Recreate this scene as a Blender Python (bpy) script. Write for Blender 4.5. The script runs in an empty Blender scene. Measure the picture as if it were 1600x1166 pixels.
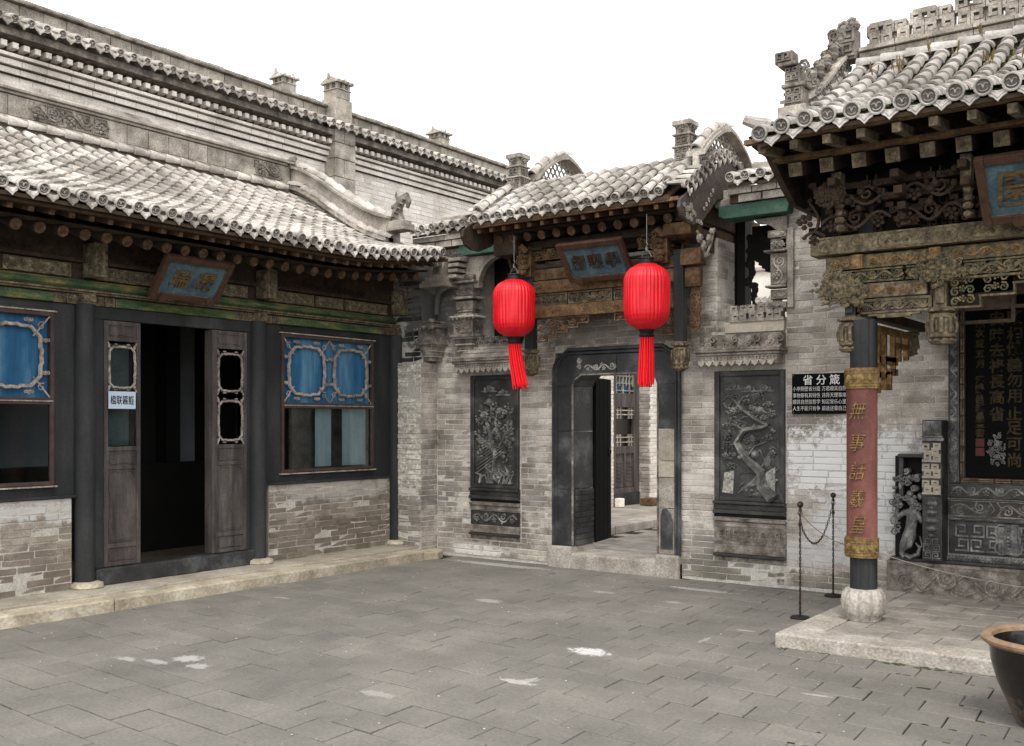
import bpy, math, random
from mathutils import Vector, Matrix
random.seed(11)
SC = bpy.context.scene
COL = SC.collection
PI = math.pi

# ---------------------------------------------------------------- camera, sky, sun, exposure
cam = bpy.data.objects.new('camera', bpy.data.cameras.new('camera'))
COL.objects.link(cam)
cam.location = (0, 0, 1.6)
cam.rotation_euler = (PI/2, 0, math.radians(36.18))
cam.data.sensor_width = 36
cam.data.lens = 36
cam.data.shift_y = 77/1600
cam.data.clip_start = .05
cam.data.clip_end = 400
SC.camera = cam

world = bpy.data.worlds.new('World')
SC.world = world
world.use_nodes = True
wn = world.node_tree
wn.nodes.clear()
w_out = wn.nodes.new('ShaderNodeOutputWorld')
w_bg = wn.nodes.new('ShaderNodeBackground')
w_sky = wn.nodes.new('ShaderNodeTexSky')
w_sky.sky_type = 'NISHITA'
w_sky.sun_disc = False
w_sky.sun_elevation = math.radians(58)
w_sky.sun_rotation = math.radians(150)
w_hs = wn.nodes.new('ShaderNodeHueSaturation')
w_hs.inputs['Saturation'].default_value = .10
w_mix = wn.nodes.new('ShaderNodeMixRGB')
w_mix.blend_type = 'ADD'
w_mix.inputs[0].default_value = 1
w_mix.inputs[2].default_value = (9.0, 9.0, 9.1, 1)      # the thick white cloud layer
wn.links.new(w_sky.outputs[0], w_hs.inputs['Color'])
wn.links.new(w_hs.outputs[0], w_mix.inputs[1])
wn.links.new(w_mix.outputs[0], w_bg.inputs['Color'])
w_bg.inputs['Strength'].default_value = .13
wn.links.new(w_bg.outputs[0], w_out.inputs['Surface'])

sd = bpy.data.lights.new('sun', 'SUN')
sd.energy = 1.6
sd.angle = math.radians(14)
sd.color = (1, .96, .9)
sun = bpy.data.objects.new('sun', sd)
COL.objects.link(sun)
sdir = Vector((math.sin(math.radians(150))*math.cos(math.radians(58)), math.cos(math.radians(150))*math.cos(math.radians(58)), math.sin(math.radians(58))))
sun.rotation_euler = sdir.to_track_quat('Z', 'Y').to_euler()
SC.view_settings.view_transform = 'Standard'
SC.view_settings.look = 'None'
SC.view_settings.exposure = 0
SC.view_settings.gamma = 1

# ---------------------------------------------------------------- helpers
def srgb(r, g, b):
    f = lambda c: (c/255/12.92) if c/255 <= .04045 else ((c/255+.055)/1.055)**2.4
    return (f(r), f(g), f(b), 1)

def mat(name, cols, scale=3., rough=.85, bump=.3, bscale=60., rnd=.25, fine=.25, patches=(), metallic=0, spec=.3, stretch=(1, 1, 1), pscale=7):
    m = bpy.data.materials.new(name)
    m.use_nodes = True
    nt = m.node_tree
    N = nt.nodes
    L = nt.links.new
    b = N['Principled BSDF']
    b.inputs['Roughness'].default_value = rough
    b.inputs['Metallic'].default_value = metallic
    b.inputs['Specular IOR Level'].default_value = spec
    geo = N.new('ShaderNodeNewGeometry')
    mp = N.new('ShaderNodeVectorMath')
    mp.operation = 'MULTIPLY'
    mp.inputs[1].default_value = stretch
    L(geo.outputs['Position'], mp.inputs[0])
    no = N.new('ShaderNodeTexNoise')
    no.inputs['Scale'].default_value = scale
    no.inputs['Detail'].default_value = 7
    no.inputs['Roughness'].default_value = .65
    L(mp.outputs[0], no.inputs['Vector'])
    rp = N.new('ShaderNodeValToRGB')
    e = rp.color_ramp.elements
    n = len(cols)
    e[0].position = .32
    e[0].color = cols[0]
    e[1].position = .68
    e[1].color = cols[-1]
    for i in range(1, n-1):
        x = e.new(.32+.36*i/(n-1))
        x.color = cols[i]
    L(no.outputs['Fac'], rp.inputs[0])
    col = rp.outputs[0]
    # random brightness for each piece (object and mesh island)
    oi = N.new('ShaderNodeObjectInfo')
    ad = N.new('ShaderNodeMath')
    L(oi.outputs['Random'], ad.inputs[0])
    L(geo.outputs['Random Per Island'], ad.inputs[1])
    fr = N.new('ShaderNodeMath')
    fr.operation = 'FRACT'
    L(ad.outputs[0], fr.inputs[0])
    mr = N.new('ShaderNodeMapRange')
    mr.inputs['To Min'].default_value = 1-rnd
    mr.inputs['To Max'].default_value = 1+rnd
    L(fr.outputs[0], mr.inputs['Value'])
    fn = N.new('ShaderNodeTexNoise')
    fn.inputs['Scale'].default_value = bscale*.8
    fn.inputs['Detail'].default_value = 4
    L(geo.outputs['Position'], fn.inputs['Vector'])
    mf = N.new('ShaderNodeMapRange')
    mf.inputs['From Min'].default_value = .3
    mf.inputs['From Max'].default_value = .7
    mf.inputs['To Min'].default_value = 1-fine
    mf.inputs['To Max'].default_value = 1+fine
    L(fn.outputs['Fac'], mf.inputs['Value'])
    mu = N.new('ShaderNodeMath')
    mu.operation = 'MULTIPLY'
    L(mr.outputs[0], mu.inputs[0])
    L(mf.outputs[0], mu.inputs[1])
    sc = N.new('ShaderNodeVectorMath')
    sc.operation = 'SCALE'
    L(col, sc.inputs[0])
    L(mu.outputs[0], sc.inputs['Scale'])
    col = sc.outputs[0]
    for (c, r, pc, st) in patches:          # stains and whitewash with a place of their own
        sb = N.new('ShaderNodeVectorMath')
        sb.operation = 'SUBTRACT'
        L(geo.outputs['Position'], sb.inputs[0])
        sb.inputs[1].default_value = c
        dv = N.new('ShaderNodeVectorMath')
        dv.operation = 'DIVIDE'
        L(sb.outputs[0], dv.inputs[0])
        dv.inputs[1].default_value = r
        ln = N.new('ShaderNodeVectorMath')
        ln.operation = 'LENGTH'
        L(dv.outputs[0], ln.inputs[0])
        n2 = N.new('ShaderNodeTexNoise')
        n2.inputs['Scale'].default_value = pscale
        n2.inputs['Detail'].default_value = 8
        n2.inputs['Roughness'].default_value = .72
        L(geo.outputs['Position'], n2.inputs['Vector'])
        m1 = N.new('ShaderNodeMath')
        m1.operation = 'MULTIPLY_ADD'
        L(n2.outputs['Fac'], m1.inputs[0])
        m1.inputs[1].default_value = 2.6
        L(ln.outputs['Value'], m1.inputs[2])
        m2 = N.new('ShaderNodeMapRange')
        m2.inputs['From Min'].default_value = 1.95
        m2.inputs['From Max'].default_value = 2.25
        m2.inputs['To Min'].default_value = st
        m2.inputs['To Max'].default_value = 0
        L(m1.outputs[0], m2.inputs['Value'])
        mx = N.new('ShaderNodeMixRGB')
        L(m2.outputs[0], mx.inputs[0])
        L(col, mx.inputs[1])
        mx.inputs[2].default_value = pc
        col = mx.outputs[0]
    L(col, b.inputs['Base Color'])
    if bump:
        bn = N.new('ShaderNodeTexNoise')
        bn.inputs['Scale'].default_value = bscale
        bn.inputs['Detail'].default_value = 5
        L(mp.outputs[0], bn.inputs['Vector'])
        bp = N.new('ShaderNodeBump')
        bp.inputs['Strength'].default_value = bump
        bp.inputs['Distance'].default_value = .01
        L(bn.outputs['Fac'], bp.inputs['Height'])
        L(bp.outputs[0], b.inputs['Normal'])
    return m

def frame(o, u, v, n):
    u, v, n = Vector(u), Vector(v), Vector(n)
    return Matrix(((u.x, v.x, n.x, o[0]), (u.y, v.y, n.y, o[1]), (u.z, v.z, n.z, o[2]), (0, 0, 0, 1)))

WL = {}          # world location of every parent
def wloc(o):
    return WL.get(o.name, Vector((0, 0, 0))) if o else Vector((0, 0, 0))

def thing(name, loc, label, cat, group=None, kind=None):
    o = bpy.data.objects.new(name, None)
    o.empty_display_size = .1
    COL.objects.link(o)
    o.location = loc
    WL[o.name] = Vector(loc)
    if label: o['label'] = label
    if cat: o['category'] = cat
    if group: o['group'] = group
    if kind: o['kind'] = kind
    return o

class MB:
    def __init__(s, M=None):
        s.v = []
        s.f = []
        s.M = M or Matrix()
    def add(s, vs, fs, M=None):
        k = len(s.v)
        T = s.M @ M if M else s.M
        s.v += [T @ Vector(p) for p in vs]
        s.f += [tuple(i+k for i in f) for f in fs]
    def box(s, u0, v0, n0, u1, v1, n1, M=None):
        s.add([(u0, v0, n0), (u1, v0, n0), (u1, v1, n0), (u0, v1, n0), (u0, v0, n1), (u1, v0, n1), (u1, v1, n1), (u0, v1, n1)],
              [(3, 2, 1, 0), (4, 5, 6, 7), (0, 1, 5, 4), (1, 2, 6, 5), (2, 3, 7, 6), (3, 0, 4, 7)], M)
        return s
    def prism(s, poly, n0, n1, M=None):
        n = len(poly)
        s.add([(p[0], p[1], n0) for p in poly]+[(p[0], p[1], n1) for p in poly],
              [tuple(range(n-1, -1, -1)), tuple(range(n, 2*n))]+[(i, (i+1) % n, n+(i+1) % n, n+i) for i in range(n)], M)
        return s
    def tube(s, pts, r, n=5, closed=False, M=None, flat=1):
        pts = [Vector(p) for p in pts]
        k = len(pts)
        rs = r if isinstance(r, (list, tuple)) else [r]*k
        vs = []
        fs = []
        a = None
        for i, p in enumerate(pts):
            t = (pts[(i+1) % k]-pts[i-1]) if closed else (pts[min(i+1, k-1)]-pts[max(i-1, 0)])
            if t.length < 1e-9: t = Vector((1, 0, 0))
            t.normalize()
            if a is None:
                a = Vector((0, 0, 1)) if abs(t.z) < .9 else Vector((1, 0, 0))
            a = (a-t*a.dot(t))
            if a.length < 1e-4: a = t.orthogonal()
            a.normalize()
            b = t.cross(a)
            for j in range(n):
                w = 2*PI*j/n+PI/n
                vs.append(p+(a*math.cos(w)*flat+b*math.sin(w))*rs[i])
        for i in range(k if closed else k-1):
            i2 = (i+1) % k
            for j in range(n):
                j2 = (j+1) % n
                fs.append((i*n+j, i*n+j2, i2*n+j2, i2*n+j))
        if not closed:
            fs.append(tuple(range(n-1, -1, -1)))
            fs.append(tuple((k-1)*n+j for j in range(n)))
        s.add(vs, fs, M)
        return s
    def lathe(s, prof, n=16, c=(0, 0, 0), M=None, lobes=0, amp=0, a0=0, a1=2*PI, cap=True):
        # prof: (radius, height) about the local z axis
        full = abs(a1-a0-2*PI) < 1e-6
        m = n if full else n+1
        vs = []
        for (r, z) in prof:
            for j in range(m):
                a = a0+(a1-a0)*j/n
                rr = r*(1+amp*abs(math.cos(lobes*a/2))) if lobes else r
                vs.append((c[0]+rr*math.cos(a), c[1]+rr*math.sin(a), c[2]+z))
        fs = []
        for i in range(len(prof)-1):
            for j in range(n):
                j2 = (j+1) % m if full else j+1
                fs.append((i*m+j, i*m+j2, (i+1)*m+j2, (i+1)*m+j))
        if full:
            if cap and prof[0][0] > 1e-6: fs.append(tuple(range(m-1, -1, -1)))
            if cap and prof[-1][0] > 1e-6: fs.append(tuple((len(prof)-1)*m+j for j in range(m)))
        s.add(vs, fs, M)
        return s
    def ell(s, c, r, n=8, m=5, M=None):
        vs = []
        for i in range(m+1):
            t = PI*i/m
            for j in range(n):
                a = 2*PI*j/n
                vs.append((c[0]+r[0]*math.sin(t)*math.cos(a), c[1]+r[1]*math.sin(t)*math.sin(a), c[2]+r[2]*math.cos(t)))
        fs = [(i*n+j, (i+1)*n+j, (i+1)*n+(j+1) % n, i*n+(j+1) % n) for i in range(m) for j in range(n)]
        s.add(vs, fs, M)
        return s
    # carving vocabulary, in the plane of the frame
    def spiral(s, u, v, n, R, r, turns=1.4, a0=0, d=1, k=12, seg=4):
        pts = []
        for i in range(k+1):
            t = i/k
            a = a0+d*turns*2*PI*t
            rr = R*(1-.85*t)
            pts.append((u+rr*math.cos(a), v+rr*math.sin(a), n))
        s.tube(pts, [r*(1-.35*i/k) for i in range(k+1)], seg)
        return s
    def flower(s, u, v, n, R, k=6):
        s.ell((u, v, n+R*.25), (R*.32, R*.32, R*.35), 6, 3)
        for i in range(k):
            a = 2*PI*i/k+u*37
            s.ell((u+R*.62*math.cos(a), v+R*.62*math.sin(a), n+R*.1), (R*.36, R*.36, R*.28), 6, 3)
        return s
    def leaf(s, u, v, n, l, a, w=.35):
        T = Matrix.Translation((u, v, n)) @ Matrix.Rotation(a, 4, 'Z')
        s.add([(0, 0, 0), (l*.45, l*w, .0), (l, 0, l*.08), (l*.45, -l*w, 0), (l*.45, 0, l*.25)], [(0, 4, 1), (1, 4, 2), (2, 4, 3), (3, 4, 0)], T)
        return s
    def cloud(s, u, v, n, R, r):
        s.spiral(u-R*.9, v, n, R*.55, r, 1.3, -PI/2, -1)
        s.spiral(u+R*.9, v, n, R*.55, r, 1.3, -PI/2, 1)
        s.spiral(u, v+R*.35, n+r*.5, R*.6, r, 1.4, -PI/2, 1)
        s.tube([(u-R*2.2, v-R*.5, n), (u-R, v-R*.62, n), (u, v-R*.4, n), (u+R, v-R*.62, n), (u+R*2.2, v-R*.5, n)], r, 4)
        return s
    def fret(s, u0, v0, u1, v1, n0, n1, cell, w):
        # key pattern: rectangular hooks in a grid of cells, joined by bars
        q_ = [0]
        nu = max(1, round((u1-u0)/cell))
        nv = max(1, round((v1-v0)/cell))
        cu = (u1-u0)/nu
        cv = (v1-v0)/nv
        for i in range(nu):
            for j in range(nv):
                a = u0+i*cu
                b = v0+j*cv
                fl = (i+j) % 2
                X = (lambda t: a+cu*(1-t)) if fl else (lambda t: a+cu*t)
                def bar(t0, s0, t1, s1):
                    x0, x1 = sorted((X(t0), X(t1)))
                    y0, y1 = b+cv*min(s0, s1), b+cv*max(s0, s1)
                    q_[0] = (q_[0]+1) % 5
                    e = w/2*(1-.05*q_[0])
                    s.box(x0-e, y0-e, n0+.0006*q_[0], x1+e, y1+e, n1+.0009*q_[0])
                bar(.1, .1, .9, .1)
                bar(.9, .1, .9, .85)
                bar(.9, .85, .3, .85)
                bar(.3, .85, .3, .4)
                bar(.3, .4, .62, .4)
        return s
    def vine(s, u0, v0, u1, v1, n, r, seed=0, fl=True):
        # a running scroll with curls, leaves and flowers along the longer side
        R = random.Random(seed)
        horiz = abs(u1-u0) >= abs(v1-v0)
        Ln = (u1-u0) if horiz else (v1-v0)
        H = (v1-v0) if horiz else (u1-u0)
        k = max(1, round(Ln/(H*1.05)))
        st = Ln/k
        P = lambda a, b: (u0+a, v0+b, n) if horiz else (u0+b, v0+a, n)
        pts = [P(Ln*i/(k*6), H*.5+H*.3*math.sin(PI*i/6)) for i in range(k*6+1)]
        s.tube(pts, r, 4)
        for i in range(k):
            c = P((i+.5)*st, H*(.36 if i % 2 == 0 else .64))
            if fl and i % 2 == 0:
                s.flower(c[0], c[1], n+r*.5, H*.3, 5)
            else:
                s.spiral(c[0], c[1], n, H*.33, r*1.05, 1.4, R.random()*6, 1 if i % 2 else -1, 10)
            for q in range(4):
                a = R.random()*6.28
                e = P((i+R.random())*st, H*R.uniform(.15, .85))
                s.leaf(e[0], e[1], n, H*.26, a)
        return s
    def rock(s, u, v, n, R, seed=0):
        Rn = random.Random(seed)
        for i in range(5):
            s.ell((u+Rn.uniform(-.5, .5)*R, v+Rn.uniform(-.4, .4)*R, n), (R*Rn.uniform(.3, .6), R*Rn.uniform(.3, .6), R*.35), 6, 4)
        return s
    def build(s, name, material, parent=None, smooth=False, bevel=0, kind=None, label=None):
        if not s.v: return None
        off = wloc(parent)
        me = bpy.data.meshes.new(name)
        me.from_pydata([p-off for p in s.v], [], s.f)
        if material: me.materials.append(material)
        if smooth:
            me.polygons.foreach_set('use_smooth', [True]*len(me.polygons))
        me.update()
        o = bpy.data.objects.new(name, me)
        COL.objects.link(o)
        if parent: o.parent = parent
        WL[o.name] = off.copy()
        if smooth:
            try:
                me.set_sharp_from_angle(angle=math.radians(40))
            except Exception:
                pass
        if bevel:
            b = o.modifiers.new('bevel', 'BEVEL')
            b.width = bevel
            b.segments = 2
            b.limit_method = 'ANGLE'
        if kind or name in ('carving', 'lattice_panel', 'carved_fringe', 'cresting', 'pierced_tilework', 'pierced_panel', 'chipped_carving', 'scalloped_fringe', 'raised_script', 'key_carving', 'scroll_carving', 'carved_foliage', 'bare_stone', 'panel_border'):
            o['kind'] = kind or 'stuff'
        if label: o['label'] = label
        return o

def mesh_of(mb, name, material, smooth=False):
    me = bpy.data.meshes.new(name)
    me.from_pydata([tuple(p) for p in mb.v], [], mb.f)
    me.materials.append(material)
    if smooth:
        me.polygons.foreach_set('use_smooth', [True]*len(me.polygons))
        me.update()
        try:
            me.set_sharp_from_angle(angle=math.radians(42))
        except Exception:
            pass
    me.update()
    return me

CA, SA = math.cos(math.radians(36.18)), math.sin(math.radians(36.18))
def shows(p):
    # how large one metre at this point shows in the photograph; 0 when outside the frame
    dep = -SA*p.x+CA*p.y
    lat = CA*p.x+SA*p.y
    if dep < .5: return 0
    x = 800+1600*lat/dep
    y = 660-1600*(p.z-1.6)/dep
    if not (-40 < x < 1640 and -40 < y < 1206): return 0
    return 1/dep

def pieces(name, items, parent, cap=300):
    # items: (mesh, world matrix); the ones that show largest become objects of their own
    off = Matrix.Translation(-wloc(parent)) if parent else Matrix()
    items = sorted(items, key=lambda t: -shows(t[1].translation))
    for me, M in items[:cap]:
        o = bpy.data.objects.new(name, me)
        COL.objects.link(o)
        if parent: o.parent = parent
        o.matrix_basis = off @ M
    rest = items[cap:]
    if rest:
        v = []
        f = []
        sm = False
        for me, M in rest:
            k = len(v)
            T = off @ M
            v += [T @ x.co for x in me.vertices]
            f += [tuple(i+k for i in p.vertices) for p in me.polygons]
        me2 = bpy.data.meshes.new(name+'_field')
        me2.from_pydata(v, [], f)
        me2.materials.append(rest[0][0].materials[0])
        if rest[0][0].polygons[0].use_smooth:
            me2.polygons.foreach_set('use_smooth', [True]*len(me2.polygons))
            try:
                me2.set_sharp_from_angle(angle=math.radians(42))
            except Exception:
                pass
        me2.update()
        o = bpy.data.objects.new(name+'_field', me2)
        COL.objects.link(o)
        if parent: o.parent = parent
        o['kind'] = 'stuff'

def brick_meshes(material, L, h, d, k=6, seed=1, jit=.0025):
    R = random.Random(seed)
    out = []
    for i in range(k):
        mb = MB()
        j = lambda: R.uniform(-jit, jit)
        x, y = L/2, h/2
        q = .006
        A = [(-x+j(), -y+j(), -d), (x+j(), -y+j(), -d), (x+j(), y+j(), -d), (-x+j(), y+j(), -d)]
        B = [(a[0], a[1], -q*.7) for a in A]
        Cc = [(a[0]*(1-q/x*.8)+j(), a[1]*(1-q/y*.8)+j()*.5, j()*1.2) for a in A]
        mb.add(A+B+Cc, [(0, 1, 5, 4), (1, 2, 6, 5), (2, 3, 7, 6), (3, 0, 4, 7), (4, 5, 9, 8), (5, 6, 10, 9), (6, 7, 11, 10), (7, 4, 8, 11), (8, 9, 10, 11)])
        out.append(mesh_of(mb, 'brick', material))
    return out

def brick_items(M, u0, u1, v0, v1, meshes, L=.27, h=.062, gap=.007, holes=(), n=0, seed=3, rough=.004, inside=None):
    R = random.Random(seed)
    items = []
    rows = max(1, round((v1-v0)/h))
    hh = (v1-v0)/rows
    for r in range(rows):
        v = v0+(r+.5)*hh
        u = u0-(L*.5 if r % 2 else 0)-R.uniform(0, .02)
        while u < u1-.005:
            ln = L+R.uniform(-.012, .012)
            if R.random() < .06: ln *= .5
            segs = [(max(u, u0), min(u+ln, u1))]
            for (a, b, c, d) in holes:
                if v+hh*.3 > c and v-hh*.3 < d:
                    ns = []
                    for (s, e) in segs:
                        if e <= a or s >= b: ns.append((s, e))
                        else:
                            if s < a: ns.append((s, a))
                            if e > b: ns.append((b, e))
                    segs = ns
            for (s, e) in segs:
                if e-s < .025: continue
                if inside and not inside((s+e)/2, v): continue
                T = M @ Matrix.Translation(((s+e)/2, v+R.uniform(-.001, .001), n+R.uniform(-rough, rough))) @ Matrix.Rotation(R.uniform(-.006, .006), 4, 'Z') @ Matrix.Diagonal(((e-s-gap)/L, (hh-gap)/h, 1, 1))
                items.append((R.choice(meshes), T))
            u += ln
    return items

def text(name, body, size, material, M, parent=None, ext=.004, bold=0., sx=1., shear=0.):
    cu = bpy.data.curves.new(name, 'FONT')
    cu.body = body
    cu.size = size
    cu.extrude = ext
    cu.offset = bold
    cu.shear = shear
    cu.align_x = 'CENTER'
    cu.align_y = 'CENTER'
    cu.resolution_u = 2
    o = bpy.data.objects.new(name, cu)
    COL.objects.link(o)
    dg = bpy.context.evaluated_depsgraph_get()
    dg.update()
    me = bpy.data.meshes.new_from_object(o.evaluated_get(dg))
    bpy.data.objects.remove(o)
    # centre the glyph on its own box
    if len(me.vertices):
        xs = [v.co.x for v in me.vertices]
        ys = [v.co.y for v in me.vertices]
        cx, cy = (min(xs)+max(xs))/2, (min(ys)+max(ys))/2
        T = Matrix.Translation(-wloc(parent)) @ M @ Matrix.Diagonal((sx, 1, 1, 1)) @ Matrix.Translation((-cx, -cy, 0))
        me.transform(T)
    me.materials.clear()
    me.materials.append(material)
    me.name = name
    ob = bpy.data.objects.new(name, me)
    COL.objects.link(ob)
    if parent: ob.parent = parent
    return ob

# roof tiles ------------------------------------------------------
def arc_walk(prof, step):
    # points and tangents every step along a polyline of (n, v)
    out = []
    seg = []
    tot = 0
    for a, b in zip(prof, prof[1:]):
        l = math.hypot(b[0]-a[0], b[1]-a[1])
        seg.append((tot, l, a, b))
        tot += l
    s = 0
    while s < tot-step*.4:
        for (t0, l, a, b) in seg:
            if t0 <= s <= t0+l+1e-9:
                k = (s-t0)/l
                out.append((a[0]+(b[0]-a[0])*k, a[1]+(b[1]-a[1])*k, (b[0]-a[0])/l, (b[1]-a[1])/l))
                break
        s += step
    return out

def smooth_prof(pts, k=6):
    out = []
    n = len(pts)
    for i in range(n-1):
        p0, p1, p2, p3 = pts[max(i-1, 0)], pts[i], pts[i+1], pts[min(i+2, n-1)]
        for j in range(k):
            t = j/k
            out.append(tuple(.5*((2*p1[q])+(-p0[q]+p2[q])*t+(2*p0[q]-5*p1[q]+4*p2[q]-p3[q])*t*t+(-p0[q]+3*p1[q]-3*p2[q]+p3[q])*t**3) for q in (0, 1)))
    out.append(tuple(pts[-1]))
    return out

TM = {}
def tile_meshes(material, tag, r=.046, L=.2):
    if tag in TM: return TM[tag]
    bar = []
    R = random.Random(5)
    for k in range(4):
        mb = MB()
        n = 8
        vs = []
        th = .008
        for (y, rr) in ((0, r+.009), (.02, r+.01), (L*1.02, r-.01)):
            for j in range(n+1):
                a = PI*j/n
                q = rr+R.uniform(-.001, .001)
                vs.append((q*math.cos(a), y, q*math.sin(a)*1.02))
        m = n+1
        fs = [(i*m+j, i*m+j+1, (i+1)*m+j+1, (i+1)*m+j) for i in range(2) for j in range(n)]
        b0 = len(vs)
        for j in range(n+1):
            a = PI*j/n
            vs.append(((r-th)*math.cos(a), 0, (r-th)*math.sin(a)))
        fs += [(j+1, j, b0+j, b0+j+1) for j in range(n)]
        mb.add(vs, fs)
        bar.append(mesh_of(mb, 'barrel_tile', material, True))
    # eave disc (faces -y, centre at origin) with a raised rim and a small face of ridges
    mb = MB()
    T = Matrix.Rotation(PI/2, 4, 'X')
    mb.lathe([(.0, -.03), (r*.98, -.03), (r*1.12, -.0), (r*1.12, .014), (r*.94, .016), (r*.84, .003), (0, .003)], 18, M=T)
    def rel(pts, rr): mb.tube(pts, rr, 4, M=T)
    rel([(r*.6*math.cos(a), r*.45*math.sin(a)-r*.05, .004) for a in [PI*(1.15+.7*i/5) for i in range(6)]], .004)
    rel([(-r*.6, r*.25, .004), (-r*.3, r*.42, .006), (-r*.08, r*.2, .006), (0, -r*.2, .008), (r*.08, r*.2, .006), (r*.3, r*.42, .006), (r*.6, r*.25, .004)], .0045)
    mb.ell((0, 0, .006), (r*.16, r*.16, .008), 5, 3, M=T)
    disc = mesh_of(mb, 'tile_end', material, True)
    disc.materials.append(m_recess_shade)
    for p in disc.polygons:
        if math.hypot(p.center.x, p.center.z) < r*.93 and -.006 < p.center.y < .004 or (p.center.y < -.002 and math.hypot(p.center.x, p.center.z) < r*.84 and len(p.vertices) == 4 and abs(p.normal.y) > .97 and p.center.y > -.0045):
            p.material_index = 1
    # drip tile: hanging lobed shield between two barrels
    mb = MB()
    w = .058*r/.046
    kz = r/.046
    poly = [(-w, .015), (-w*1.02, -.012), (-w*.8, -.034), (-w*.42, -.047), (0, -.075), (w*.42, -.047), (w*.8, -.034), (w*1.02, -.012), (w, .015), (w*.5, -.004), (0, -.010), (-w*.5, -.004)]
    poly = [(p[0], p[1]*kz) for p in poly]
    mb.prism(poly, 0, .011, M=T)
    mb.tube([(-w*.8, -.012, .012), (-w*.4, -.030, .013), (0, -.054*kz, .014), (w*.4, -.030, .013), (w*.8, -.012, .012)], .004, 4, M=T)
    mb.spiral(-w*.35, -.022, .012, .012, .003, 1.2, 0, 1, 7)
    for q in range(len(mb.v)-32, len(mb.v)):
        mb.v[q] = T @ mb.v[q]
    mb2 = MB()
    mb2.v, mb2.f = mb.v, mb.f
    drip = mesh_of(mb2, 'drip_tile', material)
    TM[tag] = (bar, disc, drip)
    return TM[tag]

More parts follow.
